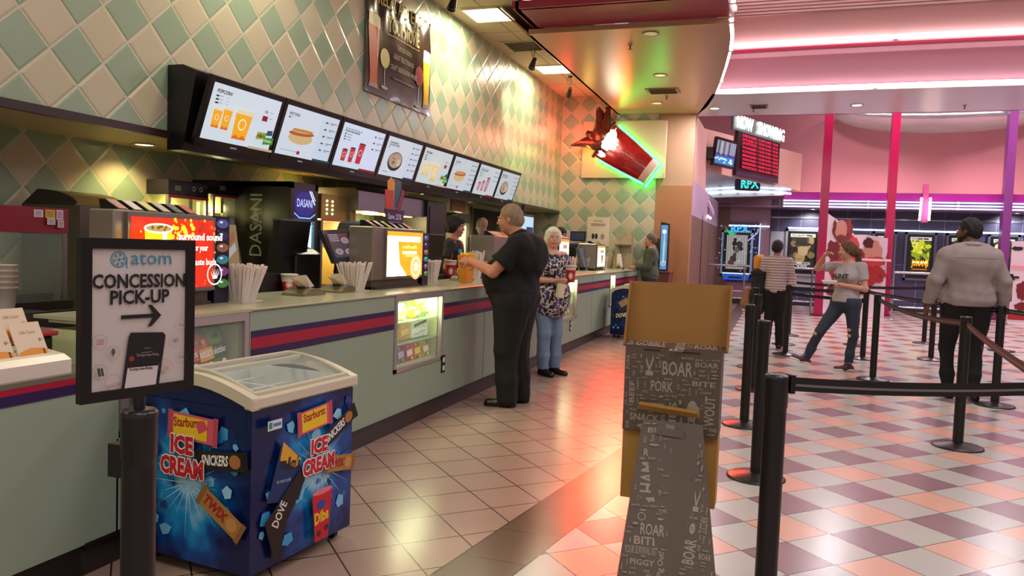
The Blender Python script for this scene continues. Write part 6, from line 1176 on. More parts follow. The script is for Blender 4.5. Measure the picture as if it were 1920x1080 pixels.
# premium name sign on the fascia
a, b_ = PY(1378, 345, 22.35), PY(1420, 347, 22.4); t = thing('premium_sign', 'rounded dark sign with glowing cyan letters on the fascia', 'sign', ((a[0]+b_[0])/2, 22.4, 3.0)); h = .16; zc = PY(1400, 346, 22.3)[2]
B().prism([(a[0], 22.3, zc-h+.03), (a[0]+.05, 22.3, zc-h), (b_[0]+.04, 22.3, zc-h-.02), (b_[0]+.09, 22.3, zc-h+.03), (b_[0]+.06, 22.3, zc+h-.04), (b_[0]+.0, 22.3, zc+h-.02), (a[0]+.05, 22.3, zc+h), (a[0], 22.3, zc+h-.03)], (0, .14, 0), M('#3c3a58', .3)).build('sign_body', t)
g = G((a[0], 22.295, zc), (1, 0, 0), (0, 0, 1), step=.002); cyn = M('#40f0e0', e=3.); g.text('RPX', .17, -.10, .2, cyn, w=.47, bold=.03); g.text('RPX', .18, -.09, .17, M('#16465a', e=.3), w=.43, bold=-.01); g.build('glowing_letters', t)
# now showing board and monitor on the angled partition
Na = Vector((an[0], an[1], 0)); Ua = Vector((ad[0], ad[1], 0))
def offA(px, py, d=.1): p = Vector(onA(px, py)); return p+Na*d
q = [offA(1373, 330), offA(1452, 343), offA(1452, 264), offA(1377, 250)]; zb_, zt_ = (q[0].z+q[1].z)/2, (q[2].z+q[3].z)/2; p0, p1 = q[0], Vector((q[1].x, q[1].y, q[0].z))
t = thing('showtimes_board', 'black board of red lit showtimes under the now showing letters', 'board', (p0.x, p0.y, zb_)); WA = Vector((p1.x-p0.x, p1.y-p0.y, 0)).length; HA = zt_-zb_
B().prism([(p0.x, p0.y, zb_), (p0.x+Ua.x*WA, p0.y+Ua.y*WA, zb_), (p0.x+Ua.x*WA, p0.y+Ua.y*WA, zt_), (p0.x, p0.y, zt_)], tuple(-Na*.09), M('#1a0a16', .35)).build('board_body', t)
g = G(Vector((p0.x, p0.y, zb_))+Na*.002, Ua, (0, 0, 1), Na, step=.001); rd = M('#ff1848', e=1.4); g.rect(0, 0, WA, HA*.1, M('#2a2848', .3)); random.seed(6); tt = ['DADDYS HOME', 'STAR 1', 'JUSTICE', 'WONDER', 'COCO', 'FERDINAND', 'THE STAR', 'DISASTER', 'PITCH']
rw, bg_ = WA*.84, M('#8a0c30', e=.35)
for k in range(9):
    y = HA*(.90-.09*k)
    g.rect(WA*.08, y-.004, WA*.96, y+HA*.062, bg_)
    g.text(tt[k], WA*.10, y, HA*.05, rd, w=WA*.30, bold=.01); g.text('%d:%02d %d:%02d' % (1+k, (k*17) % 60, 4+k % 5, (k*23) % 60), WA*.48, y, HA*.05, rd, w=WA*.28, bold=.01); g.text('%d:%02d' % (7+k % 4, (k*13) % 60), WA*.82, y, HA*.05, rd, w=WA*.12, bold=.01)
g.build('red_lettering', t)
t = thing('now_showing_sign', 'glowing white now showing letters on a grey-green panel', 'sign', (p0.x, p0.y, zt_)); B().prism([(p0.x-Ua.x*.3, p0.y-Ua.y*.3, zt_+.0), (p0.x+Ua.x*WA, p0.y+Ua.y*WA, zt_+.0), (p0.x+Ua.x*WA, p0.y+Ua.y*WA, zt_+HA*.36), (p0.x-Ua.x*.3, p0.y-Ua.y*.3, zt_+HA*.36)], tuple(-Na*.06), M('#5c6a66', .4)).build('sign_panel', t)
g = G(Vector((p0.x, p0.y, zt_+HA*.05))+Na*.03-Ua*.15, Ua, (0, 0, 1), Na, step=.002); wl = M('#ffffff', e=6.); g.text('NOW', 0, 0, HA*.27, wl, w=WA*.36, bold=.03); g.text('SHOWING', WA*.47, 0, HA*.27, wl, w=WA*.66, bold=.03); g.build('neon_lettering', t)
q = [offA(1318, 310, .25), offA(1357, 316, .25), offA(1369, 267, .25), offA(1328, 260, .25)]; t = thing('wall_monitor', 'tilted flat monitor showing a blue lit scene on the angled partition', 'monitor', q[0])
U_, V_ = q[1]-q[0], q[3]-q[0]; U_.z = 0; Wm, Hm = U_.length, V_.length*.97; U_.normalize(); V_ = Vector((0, 0, 1)); Nm = Na
B().prism([tuple(q[0]), tuple(q[0]+U_*Wm), tuple(q[0]+U_*Wm+V_*Hm+Na*.08), tuple(q[0]+V_*Hm+Na*.08)], tuple(-Na*.07), M('#101012', .3)).build('bezel', t)
VV = (V_*Hm+Na*.08).normalized(); g = G(q[0]+U_*.05+VV*.06+U_.cross(VV).normalized()*.004, U_, VV, step=.001); W, H = Wm-.1, Hm-.12; g.rect(0, 0, W, H, M('#8a98b0', e=.8)); g.rect(0, 0, W, H*.36, M('#3080c0', e=.9)); g.rect(0, H*.34, W, H*.46, M('#4038a8', e=.8))
for k in range(5): g.rect(W*(.1+.13*k), H*.4, W*(.15+.13*k), H*.98, M(('#3c3430', '#e8e0d0', '#4a4038', '#c8c8d0', '#28262c')[k], e=.5))
for k in range(14): g.disc(W*random.random(), H*random.uniform(.02, .3), .05, M('#c8f0ff', e=1.2), .02, n=8)
g.build('display', t); B().box(q[0].x-.16, q[0].x+.0, q[0].y-.1, q[0].y+.3, q[0].z+.15, q[0].z+.4, '#1a1818').build('wall_arm', t)
# hand rails
rl = M('#b8b8c4', .22, .9)
def rail(pts, z, posts, label, low=True):
    t = thing('hand_rail', label, 'rail', (pts[0][0], pts[0][1], 0)); B().tube([(x, y, z) for x, y in pts], .03, rl, 10).build('top_rail', t)
    if low:
        for zz in (.30, .48): B().tube([(x, y, zz) for x, y in pts], .022, rl, 8).build('lower_rail', t)
    for x, y in posts: B().cyl((x, y, 0), (x, y, z), .028, m=rl, n=12).lathe((x, y, 0), [(.06, 0), (.06, .015), (.03, .02)], rl, 16).build('rail_post', t)
zr = PY(1500, 503, 20.8)[2]
def rx(px, y=20.8, py=503): return PY(px, py, y)[0]
rail([(rx(1288), 20.8), (rx(1408), 20.8)], zr, [(rx(1396), 20.8), (rx(1300), 20.8)], 'silver hand rail in front of the blue starry poster surround'); rail([(rx(1462), 20.8), (rx(1533), 20.8)], zr, [(rx(1524), 20.8), (rx(1466), 20.8)], 'silver hand rail in front of the sepia poster')
rail([(rx(1676, 20.7, 512), 20.7), (rx(1800, 20.7, 512), 20.7)], zr-.0, [(rx(1676, 20.7, 512), 20.7), (rx(1790, 20.7), 20.7)], 'silver hand rail in front of the yellow film poster')
# film cutout displays
def cutout(pts, fold, y, label, marks, dy=.5, seed=3):
    P = [Vector(PY(a, b, y)) for a, b in pts]; t = thing('film_cutout_display', label, 'display stand', (P[0].x, y, 0)); zmin = 0
    xs = PY(fold, 500, y)[0]
    def yy(x): return y-.0+dy*abs(x-xs)/max(abs(P[1].x-xs), .01)*-.35
    return t, P, xs
y = 21.25; wq = M('#d8c8d0', .5)
t = thing('film_cutout_display', 'tall white folded film cutout with a red painted hero face', 'display stand', (PY(1600, 590, y)[0], y, 0))
def c3(px, py, yy=y): return Vector(PY(px, py, yy))
lp = [c3(1541, 596), c3(1603, 590), c3(1603, 440), c3(1574, 415), c3(1551, 399)]; rp_ = [c3(1603, 590), c3(1657, 596, y-.25), c3(1665, 447, y-.25), c3(1625, 440), c3(1603, 440)]
for p in lp[:2]+rp_[:2]: p.z = 0
B().prism([tuple(p) for p in lp], (0, .06, 0), wq).build('left_panel', t); B().prism([tuple(p) for p in rp_], (0, .06, 0), wq).build('right_panel', t)
B().box(lp[0].x, rp_[1].x, y-.2, y+.5, 0, .04, wq).build('base', t)
K = 21.25/FPX
def blob(g, cx, cy, rx_, ry_, m_, sd, n=22, jag=.2):
    random.seed(sd); g.poly([(cx+rx_*(1+random.uniform(-jag, jag))*math.cos(2*math.pi*i/n), cy+ry_*(1+random.uniform(-jag, jag))*math.sin(2*math.pi*i/n)) for i in range(n)], m_)
o = c3(1541, 590); g = G((o.x, y-.004, 0), (1, 0, 0), (0, 0, 1), step=.0015)
def W2(px, py): p = c3(px, py); return p.x-o.x, p.z
rd1, rd2, rd3, sk = '#a02028', '#6e1a20', '#c83840', '#c08878'
for (px, py, rx_, ry_, m_, sd) in ((1580, 500, .36, .62, rd1, 1), (1562, 470, .16, .25, rd2, 2), (1595, 470, .22, .4, rd3, 3), (1572, 545, .28, .2, rd2, 4)): blob(g, *W2(px, py), rx_, ry_, m_, sd)
blob(g, *W2(1580, 433), .235, .30, '#7c2a26', 5, jag=.10); blob(g, *W2(1577, 430), .15, .235, sk, 6, jag=.03); blob(g, *W2(1577, 446), .10, .09, '#6e3028', 7, jag=.08); blob(g, *W2(1577, 441), .05, .02, '#8a4038', 8, jag=.05)
for dx in (-5, 5): g.rect(W2(1577+dx, 427)[0]-.03, W2(0, 427)[1], W2(1577+dx, 427)[0]+.03, W2(0, 427)[1]+.018, '#3a1a18')
blob(g, *W2(1592, 424), .05, .2, '#8a302a', 9); blob(g, *W2(1565, 424), .04, .16, '#6a2420', 10)
g.build('red_artwork', t)
o2 = rp_[0]; Ur = (rp_[1]-rp_[0]); Ur.z = 0; g = G((o2.x, o2.y-.006, 0), Ur, (0, 0, 1), step=.0015)
def W3(px, py): return (px-1603)*K*1.02, c3(px, py).z
for (px, py, rx_, ry_, m_, sd) in ((1612, 500, .20, .5, rd1, 11), (1625, 470, .22, .26, sk, 12), (1618, 455, .12, .14, '#4a1c1c', 13), (1630, 490, .25, .12, rd3, 14), (1622, 515, .3, .22, rd1, 15), (1612, 545, .16, .1, rd2, 16)):
    x_, z_ = W3(px, py); blob(g, max(x_, rx_*1.15), z_, rx_, ry_, m_, sd)
random.seed(9)
for k in range(18): x_, z_ = W3(random.uniform(1635, 1655), random.uniform(475, 520)); blob(g, x_, z_, random.uniform(.01, .03), random.uniform(.01, .03), rd2, k, 7, .4)
x_, z_ = W3(1630, 487); g.rect(.05, z_-.03, .78, z_+.03, M('#e8c8d0', .4)); g.build('red_artwork', t)
y = 21.2; t = thing('film_cutout_display', 'white film cutout with black and red paint at the right edge', 'display stand', (PY(1905, 600, y)[0], y, 0)); a, b_ = c3(1888, 600, y), c3(1960, 600, y); zt_ = c3(1900, 452, y).z
B().box(a.x, b_.x, y, y+.06, 0, zt_, wq).box(a.x, b_.x, y-.1, y+.4, 0, .04, wq).build('panel', t)
g = G((a.x, y-.004, 0), (1, 0, 0), (0, 0, 1), step=.0015)
for px, py, rx_, ry_, m_ in ((1908, 466, .12, .05, '#1c1418'), (1915, 545, .12, .22, rd2), (1905, 520, .08, .03, '#30202a'), (1900, 522, .03, .05, '#30202a'), (1918, 575, .2, .1, rd2)): p = c3(px, py, y); blob(g, p.x-a.x, p.z, rx_, ry_, m_, int(px))
g.rect(.0, c3(1900, 500, y).z-.03, 1., c3(1900, 500, y).z+.02, M('#ff8898', .4)); g.rect(0, c3(1900, 620, y).z*0+.12, 1., .26, rd1); g.build('paint_artwork', t)
P = PZ(1884, 640, 0); t = thing('ticket_kiosk', 'slim black kiosk screen behind the man in the pale jacket', 'kiosk', (3.35, 14.6, 0)); xk = PY(1887, 530, 14.6)[0]; zk1, zk0 = PY(1887, 513, 14.6)[2], PY(1887, 565, 14.6)[2]; B().box(xk-.09, xk+.09, 14.58, 14.64, zk0, zk1, M('#17171a', .25), .008).build('screen_box', t); B().cyl((xk, 14.62, 0), (xk, 14.62, zk0), .03, m=M('#222224', .3)).build('pole', t); B().lathe((xk, 14.62, 0), [(.2, 0), (.2, .015), (.03, .03)], M('#222224', .3)).build('base', t)
# ================================================================ PEOPLE: one continuous skin surface each, clothes and hair as parts
def V3(*a): return np.array(a if len(a) > 1 else a[0], float)
class SDF:
    def __init__(s): s.p = []; s.post = []
    def cap(s, a, b, r0, r1, k=.03): s.p.append(('c', V3(a), V3(b), r0, r1, k)); return s
    def ell(s, c, r, k=.03, R=None): s.p.append(('e', V3(c), V3(r), R, None, k)); return s
    def cutcap(s, a, b, r0, r1, cuts, k=.02): s.p.append(('x', V3(a), V3(b), r0, r1, k, cuts)); return s
    def ext(s, o): s.p += o.p; return s
    def grow(s, d):
        n = SDF(); 
        for q in s.p:
            q = list(q)
            if q[0] == 'e': q[2] = q[2]+d
            else: q[3] += d; q[4] += d
            n.p.append(tuple(q))
        return n
    def mesh(s, res, cuts=(), holes=(), noise=None, name='m'):
        lo = np.full(3, 1e9); hi = -lo
        bb = []
        for q in s.p:
            if q[0] == 'e': e = max(q[2]) if q[3] is not None else q[2]; a, b = q[1]-e, q[1]+e
            else: m_ = max(q[3], q[4]); a, b = np.minimum(q[1], q[2])-m_, np.maximum(q[1], q[2])+m_
            bb.append((a, b)); lo = np.minimum(lo, a); hi = np.maximum(hi, b)
        lo = lo-3*res-.01; hi = hi+3*res+.01; n = np.ceil((hi-lo)/res).astype(int)+1
        ax = [lo[i]+res*np.arange(n[i]) for i in range(3)]; D = np.full(n, .3)
        for q, (a, b) in zip(s.p, bb):
            k = q[5]; i0 = np.maximum(((a-k-.03-lo)/res).astype(int), 0); i1 = np.minimum(((b+k+.03-lo)/res).astype(int)+2, n)
            X, Y, Z = np.meshgrid(ax[0][i0[0]:i1[0]], ax[1][i0[1]:i1[1]], ax[2][i0[2]:i1[2]], indexing='ij'); P = np.stack([X, Y, Z], -1)
            if q[0] == 'e':
                L = P-q[1]
                if q[3] is not None: L = L@q[3]
                k0 = np.linalg.norm(L/q[2], axis=-1); k1 = np.linalg.norm(L/(q[2]**2), axis=-1)+1e-9; d = k0*(k0-1)/k1
            else:
                ba = q[2]-q[1]; h = np.clip(((P-q[1])@ba)/max(ba@ba, 1e-9), 0, 1); d = np.linalg.norm(P-q[1]-h[..., None]*ba, axis=-1)-(q[3]+(q[4]-q[3])*h)
                if q[0] == 'x':
                    for (c0, nn) in q[6]: d = np.maximum(d, (P-V3(c0))@V3(nn))
            sl = tuple(slice(i0[i], i1[i]) for i in range(3)); o = D[sl]; h = np.clip(.5+.5*(o-d)/k, 0, 1); D[sl] = o*(1-h)+d*h-k*h*(1-h)
        X, Y, Z = np.meshgrid(*ax, indexing='ij')
        if noise:
            amp, fr, sd = noise; rs = np.random.RandomState(sd)
            for q in range(4):
                w_ = rs.normal(size=3)*fr*(1+.5*q); w_[2] *= .5; D = D+amp/(1+q*.6)*np.sin(X*w_[0]+Y*w_[1]+Z*w_[2]+rs.uniform(0, 6)+1.5*np.sin(Z*fr*.4+q))
        for (c0, nn) in cuts: D = np.maximum(D, (X-c0[0])*nn[0]+(Y-c0[1])*nn[1]+(Z-c0[2])*nn[2])
        for h in holes: # ellipsoid holes
            c0, r = h; k0 = np.sqrt(((X-c0[0])/r[0])**2+((Y-c0[1])/r[1])**2+((Z-c0[2])/r[2])**2); D = np.maximum(D, -(k0-1)*min(r))
        return nets(D, lo, res, name)
def nets(D, lo, res, name):
    n = np.array(D.shape); ins = D < 0; c = np.zeros(tuple(n-1), int)
    for dx in (0, 1):
        for dy in (0, 1):
            for dz in (0, 1): c += ins[dx:n[0]-1+dx, dy:n[1]-1+dy, dz:n[2]-1+dz]
    act = (c > 0) & (c < 8); idx = -np.ones(act.shape, int); cells = np.argwhere(act); idx[act] = np.arange(len(cells))
    S_ = np.zeros((len(cells), 3)); N_ = np.zeros(len(cells)); cv = [(a, b, d) for a in (0, 1) for b in (0, 1) for d in (0, 1)]
    for i in range(8):
        for j in range(i+1, 8):
            a, b = np.array(cv[i]), np.array(cv[j])
            if abs(a-b).sum() != 1: continue
            pa, pb = cells+a, cells+b; va, vb = D[tuple(pa.T)], D[tuple(pb.T)]; m_ = (va < 0) != (vb < 0); t_ = va[m_]/(va[m_]-vb[m_]); S_[m_] += a+(b-a)*t_[:, None]; N_[m_] += 1
    V = lo+res*(cells+S_/N_[:, None]); F = []
    for axn in range(3):
        u_, v_ = (axn+1) % 3, (axn+2) % 3; sl0 = [slice(1, n[i]-1) for i in range(3)]; sl0[axn] = slice(0, n[axn]-1); sl1 = list(sl0); sl1[axn] = slice(1, n[axn])
        a, b = ins[tuple(sl0)], ins[tuple(sl1)]
        for flip in (0, 1):
            e = np.argwhere((a & ~b) if not flip else (~a & b)); off_ = np.array([1, 1, 1]); off_[axn] = 0; e = e+off_
            if not len(e): continue
            q = []
            for du, dv in ((0, 0), (-1, 0), (-1, -1), (0, -1)): w_ = e.copy(); w_[:, u_] += du; w_[:, v_] += dv; q.append(idx[tuple(w_.T)])
            q = np.stack(q, 1); F.append(q if not flip else q[:, ::-1])
    F = np.concatenate(F); me = bpy.data.meshes.new(name); me.vertices.add(len(V)); me.vertices.foreach_set('co', V.astype(np.float32).ravel())
    me.loops.add(F.size); me.loops.foreach_set('vertex_index', F.astype(np.int32).ravel()); me.polygons.add(len(F)); me.polygons.foreach_set('loop_start', np.arange(0, F.size, 4, dtype=np.int32))
    me.polygons.foreach_set('use_smooth', np.ones(len(F), bool)); me.update(calc_edges=True); me.validate(); return me
def part(par, name, me, mat, label=None):
    me.materials.append(mat); o = bpy.data.objects.new(name, me); C.objects.link(o); o.parent = par
    if label: o['label'] = label
    return o
def unit(v): v = V3(v); return v/np.linalg.norm(v)
def hand_sdf(S_, w_, d, n, side, curl=.6, sc=1., spread=.0):
    """wrist, finger direction, palm normal, side +1 right / -1 left; fingers curl towards n"""
    d = unit(d); n = unit(V3(n)-d*(V3(n)@d)); l = np.cross(d, n)*side*-1; w_ = V3(w_)
    S_.ell(w_+d*.045*sc, (1, 1, 1), .012) if 0 else None
    for q in (-1.1, -.35, .35, 1.1): S_.cap(w_+d*.012*sc+l*q*.015*sc, w_+d*.082*sc+l*q*.021*sc, .0145*sc, .0125*sc, .012)
    for q, L_ in ((-1.1, .062), (-.37, .075), (.37, .080), (1.1, .072)):
        p = w_+d*.085*sc+l*q*.0215*sc; a = curl*.5
        for sg in (.45, .32, .27): dr = d*math.cos(a)+n*math.sin(a)+l*q*spread; e = p+dr*L_*sg*sc; S_.cap(p, e, .0088*sc, .0078*sc, .003); p = e; a += curl
    p = w_+d*.022*sc+l*.024*sc; e = p+unit(d*.55+l*.65+n*.45)*.042*sc; S_.cap(p, e, .0125*sc, .0105*sc, .01); S_.cap(e, e+unit(d*.75+l*.1+n*.6)*.034*sc, .0105*sc, .0085*sc, .004)
def rotf(f, tilt=0.):
    f = unit(f); r = unit(np.cross(f, (0, 0, 1))); u = np.cross(r, f); c, s = math.cos(tilt), math.sin(tilt); r, u = r*c+u*s, u*c-r*s; return np.stack([r, f, u], 1)
SKIN = {}
def skin(c): return M(c, .5, noise=.08, nscale=7, bump=.08, bscale=30, name='skin')
def person(label, loc, rz, h=1.72, J=None, g=1., belly=0., chest=1., hipw=1., skin_c='#c08a6c', head_f=(0, 1, 0), head_tilt=0., hair=None, top=None, pants=None, shoes=None, lh=None, rh=None, res=.0095, face=True, glasses=False, beard=None, hem=.0, cat='person', legs=True, bust=0., lips='#9a5048', faceless=False):
    s = h/1.75; D_ = dict(pel=(0, 0, .97), waist=(0, 0, 1.10), chest=(0, 0, 1.30), neck=(0, -.01, 1.475), head=(0, .02, 1.63), sl=(-.175, -.01, 1.42), sr=(.175, -.01, 1.42), el=(-.225, -.03, 1.13), er=(.225, -.03, 1.13), wl=(-.235, .05, .885), wr=(.235, .05, .885), hl=(-.09, 0, .91), hr=(.09, 0, .91), kl=(-.10, .02, .50), kr=(.10, .02, .50), al=(-.10, -.02, .085), ar=(.10, -.02, .085), fl=(-.05, 1, 0), fr=(.05, 1, 0))
    if J: D_.update(J)
    P = {k: V3(v)*s if k not in ('fl', 'fr') else unit(v) for k, v in D_.items()}
    t = thing('person', label, cat, loc, rz=0, world=False); t.rotation_euler = (0, 0, rz)
    T = SDF(); e = P['chest']; sw = (P['sr']-P['sl'])
    def ori(a, b): # frame: x along shoulders
        z = unit(a-b); x = unit(sw-z*(sw@z)); return np.stack([x, np.cross(z, x), z], 1)
    Rt = ori(P['chest'], P['waist']); Rp = ori(P['waist'], P['pel']); fw = Rt[:, 1]
    T.ell(P['chest']+Rt[:, 2]*.02*s, V3(.165*chest*g, .115*g*chest, .19)*s, .04, Rt)
    T.ell(P['waist']+Rt[:, 1]*belly*.5*s, V3(.145*g, (.105+belly*.55)*g, .15)*s, .07, Rt)
    T.ell(P['pel'], V3(.165*hipw*g, .120*hipw*g, .13)*s, .07, Rp)
    if belly: T.ell(P['waist']*.45+P['pel']*.55+Rt[:, 1]*belly*.9*s, V3(.155*g, .10*g+belly*.5, .14)*s, .08, Rt)
    if bust:
        for q in (-1, 1): T.ell(P['chest']+Rt[:, 0]*q*.075*s+Rt[:, 1]*.09*s-Rt[:, 2]*.02*s, V3(.07, .06+bust, .07)*s, .04, Rt)
    T.cap(P['sl'], P['neck']-V3(0, 0, .01), .055*g*s, .055*s, .05); T.cap(P['sr'], P['neck']-V3(0, 0, .01), .055*g*s, .055*s, .05)
    ga_ = 1+(g-1)*.62; Arm = {}
    for q in 'lr':
        a = SDF(); a.cap(P['s'+q], P['e'+q], .058*ga_*s, .043*ga_*s, .03); Arm[q] = a
    Leg = SDF()
    gl_ = .5+.5*g
    for q in 'lr': Leg.cap(P['h'+q], P['k'+q], .092*g*hipw*s, .062*gl_*s, .05); Leg.cap(P['k'+q], P['a'+q]*.62+P['k'+q]*.38, .060*gl_*s, .054*gl_*s, .03); Leg.cap(P['a'+q]*.62+P['k'+q]*.38, P['a'+q], .052*gl_*s, .036*s, .03)
    Bd = SDF(); Bd.ext(T.grow(-.012))
    for q in 'lr': Bd.ext(Arm[q].grow(-.004)); Bd.cap(P['e'+q], P['w'+q], .042*ga_*s, .026*s, .02)
    Bd.ext(Leg.grow(-.010))
    for q in 'lr': A = P['a'+q]; F = P['f'+q]; Bd.cap(A-F*.03-V3(0, 0, .04*s), A+F*.12*s-V3(0, 0, .05*s), .03*s, .024*s, .02)
    Hh_ = P['head']; R = rotf(head_f, head_tilt)
    def hp(x, y, z): return Hh_+R@(V3(x, y, z)*s)
    Bd.cap(P['neck']-V3(0, 0, .02), hp(0, -.02, -.05), .056*s*(.6+.4*g), .052*s*(.7+.3*g), .03)
    Bd.ell(hp(0, -.012, .03), V3(.074, .094, .088)*s, .02, R); Bd.ell(hp(0, .022, -.04), V3(.056*(.8+.2*g), .070, .075)*s, .03, R); Bd.ell(hp(0, .070, -.088), V3(.022, .018, .018)*s, .02, R)
    if not faceless:
        Bd.cap(hp(0, .086, .018), hp(0, .108, -.020), .009*s, .0135*s, .012); Bd.ell(hp(0, .082, .030), V3(.048, .014, .010)*s, .015, R)
        for q in (-1, 1): Bd.ell(hp(q*.034, .064, -.025), V3(.024, .024, .022)*s, .02, R)
        Bd.ell(hp(0, .092, -.052), V3(.022, .010, .009)*s, .008, R)
    for q in (-1, 1): Bd.ell(hp(q*.077, -.006, -.004), V3(.009, .020, .032)*s, .006, R)
    for q, hd, sd_ in (('l', lh, -1), ('r', rh, 1)):
        if hd is None: hd = (unit(P['w'+q]-P['e'+q]), (-sd_, 0, 0) , .35)
        hand_sdf(Bd, P['w'+q], hd[0], hd[1], sd_, hd[2], s)
    part(t, 'body', Bd.mesh(res), skin(skin_c))
    if face:
        for q in (-1, 1):
            b = B(); c = hp(q*.031, .0845, .008); b.ball(tuple(c), .0125*s, M('#e0d8d0', .3), 10); c2 = hp(q*.031, .0945, .008); b.ball(tuple(c2), .0058*s, M('#1c1410', .2), 8); b.build('eye', t)
            b = B(); b.tube([tuple(hp(q*.014, .097, .027)), tuple(hp(q*.032, .096, .034)), tuple(hp(q*.050, .082, .028))], .0042*s, M(hair[1] if hair and hair[1] != '#e6dcc4' else '#8a7050', .8), 6); b.build('eyebrow', t)
        b = B(); b.tube([tuple(hp(-.026, .086, -.050)), tuple(hp(-.01, .1005, -.054)), tuple(hp(.01, .1005, -.054)), tuple(hp(.026, .086, -.050))], .0058*s, M(lips, .5), 6); b.build('mouth', t)
    if glasses:
        b = B()
        for q in (-1, 1): b.tube([tuple(hp(q*.033+.024*math.cos(a), .105, .008+.018*math.sin(a))) for a in np.linspace(0, 2*math.pi, 13)], .003*s, '#101010', 5); b.tube([tuple(hp(q*.057, .103, .012)), tuple(hp(q*.08, .0, .008))], .003*s, '#101010', 5)
        b.build('glasses', t)
    if hair:
        style, hc = hair[0], hair[1]; H_ = SDF(); hm = M(hc, .7, noise=.35, nscale=24, bump=.9, bscale=45, name='hair', stretch=(1, 1, .35)); nz = hair[2] if len(hair) > 2 else .003
        if style in ('short', 'curly', 'bob', 'tail', 'bald_fringe', 'bun'):
            gr = {'short': .014, 'curly': .030, 'bob': .022, 'tail': .014, 'bald_fringe': .004, 'bun': .016}[style]
            H_.ell(hp(0, -.020, .038), V3(.074+gr, .090+gr, .084+gr)*s, .02, R)
            H_.ell(hp(0, -.055, -.01 if style != 'bald_fringe' else -.03), V3(.064+gr, .055+gr, .060+gr)*s, .03, R)
            if style == 'bob':
                for q in (-1, 1): H_.ell(hp(q*.070, -.005, -.01), V3(.028, .05, .062)*s, .03, R)
                H_.ell(hp(.01, .055, .085), V3(.06, .04, .026)*s, .03, R)
            if style == 'tail':
                H_.cap(hp(0, -.10, .02), hp(.0, -.15, -.03), .035*s, .04*s, .03); H_.cap(hp(.0, -.15, -.03), hp(.02, -.13, -.20), .045*s, .028*s, .03)
                for q in (-1, 1): H_.cap(hp(q*.07, .02, .04), hp(q*.078, -.03, -.02), .018*s, .02*s, .02)
            if style == 'bun': H_.ell(hp(0, -.11, .06), V3(.05, .05, .05)*s, .02, R)
            fx = {'short': (0, .052, .045), 'curly': (0, .070, .040), 'bob': (0, .072, .040), 'tail': (0, .062, .055), 'bald_fringe': (0, .0, .0), 'bun': (0, .06, .05)}[style]
            c0 = hp(*fx); nn = R@unit((0, .86, -.50)) if style != 'bald_fringe' else R@unit((0, .2, .98)); cuts = [(c0, nn), (hp(0, 0, -.075 if style != 'bob' else -.085), R@V3(0, 0, -1.))]
            if style == 'tail': cuts = [(c0, nn)]
            if style == 'bald_fringe': cuts = [(c0, nn), (hp(0, .02, 0), R@V3(0, 1., 0))]
            part(t, 'hair', H_.mesh(res*.8, cuts, noise=(nz, 60, 3)), hm)
    if beard:
        b_ = SDF(); b_.ell(hp(0, .030, -.072), V3(.060, .068, .050)*s, .02, R); b_.ell(hp(0, .0, -.05), V3(.071, .05, .05)*s, .02, R)
        part(t, 'beard', b_.mesh(res*.8, [(hp(0, 0, -.040), R@V3(0, 0, 1.)), (hp(0, -.02, 0), R@V3(0, -1., 0))], noise=(.002, 90, 5)), M(beard, .8, bump=.6, bscale=60))
    if pants:
        pm, th, zt_, zb_ = pants; L_ = SDF(); L_.ext(Leg.grow(th)); q_ = SDF(); q_.ext(T.grow(th*.8)); L_.p += [x for x in q_.p if x[5] >= .07 or x[0] == 'e'][1:]
        for q in 'lr': L_.cap(P['k'+q]*.35+P['a'+q]*.65, P['a'+q]-V3(0, 0, .02), .05*s*gl_+th, .048*s+th*1.3, .03)
        zz = zb_*s if zb_ else None; cuts = [((0, 0, zt_*s), (0, 0, 1.))]
        me = L_.mesh(res, cuts+([((0, 0, zz), (0, 0, -1.))] if zz is not None else []), noise=(.0030, 22, 11)); part(t, 'trousers', me, pm)
    if top:
        tm, th, hem_, slv, nck = top[:5]; L_ = SDF(); L_.ext(T.grow(th)); fl_ = top[5] if len(top) > 5 else 0
        if fl_: L_.cap(P['pel']+V3(0, 0, .05), P['pel']-V3(0, 0, .12*s), .15*g*s, (.15*g+fl_)*s, .06); L_.ell(P['pel']-V3(0, 0, .02), V3(.19*g*s+fl_, .15*g*s+fl_, .2*s), .06)
        for q in 'lr':
            S0, E0, W0 = P['s'+q], P['e'+q], P['w'+q]; ga = ga_
            if slv <= 1: c0 = S0+(E0-S0)*slv; L_.cutcap(S0, E0+(E0-S0)*.2, .058*ga*s+th, .052*ga*s+th*1.6, [(c0, unit(E0-S0))], .03)
            else:
                c0 = E0+(W0-E0)*(slv-1); L_.cap(S0, E0, .058*ga*s+th, .046*ga*s+th, .03); L_.cutcap(E0, W0, .045*ga*s+th, .032*s+th*1.2, [(c0, unit(W0-E0))], .02)
        me = L_.mesh(res, [((0, 0, hem_*s), (0, 0, -1.)), (P['neck']+V3(0, 0, nck), unit((0, .22, 1)))], noise=(.0032, 26, 17)); part(t, 'shirt', me, tm)
    for q, nm in (('l', 'shoe'), ('r', 'shoe')):
        if not shoes: break
        A = P['a'+q]; F = P['f'+q]; z0_ = A[2]-.085*s; S2 = SDF(); bz = V3(A[0], A[1], z0_)
        if abs(F[2]) < .01: hl_, to = A-F*.045*s-V3(0, 0, .048*s), A+F*.165*s-V3(0, 0, .058*s)
        else: hl_, to = A-F*.045*s+np.cross(F, np.cross(F, V3(0, 0, 1.)))*.05*s*1., A+F*.165*s+np.cross(F, np.cross(F, V3(0, 0, 1.)))*.055*s
        S2.cap(hl_, to, .040*s, .036*s, .03); S2.cap(A, (hl_+to)/2, .042*s, .035*s, .03); up_ = unit(-np.cross(F, np.cross(F, V3(0, 0, 1.))))
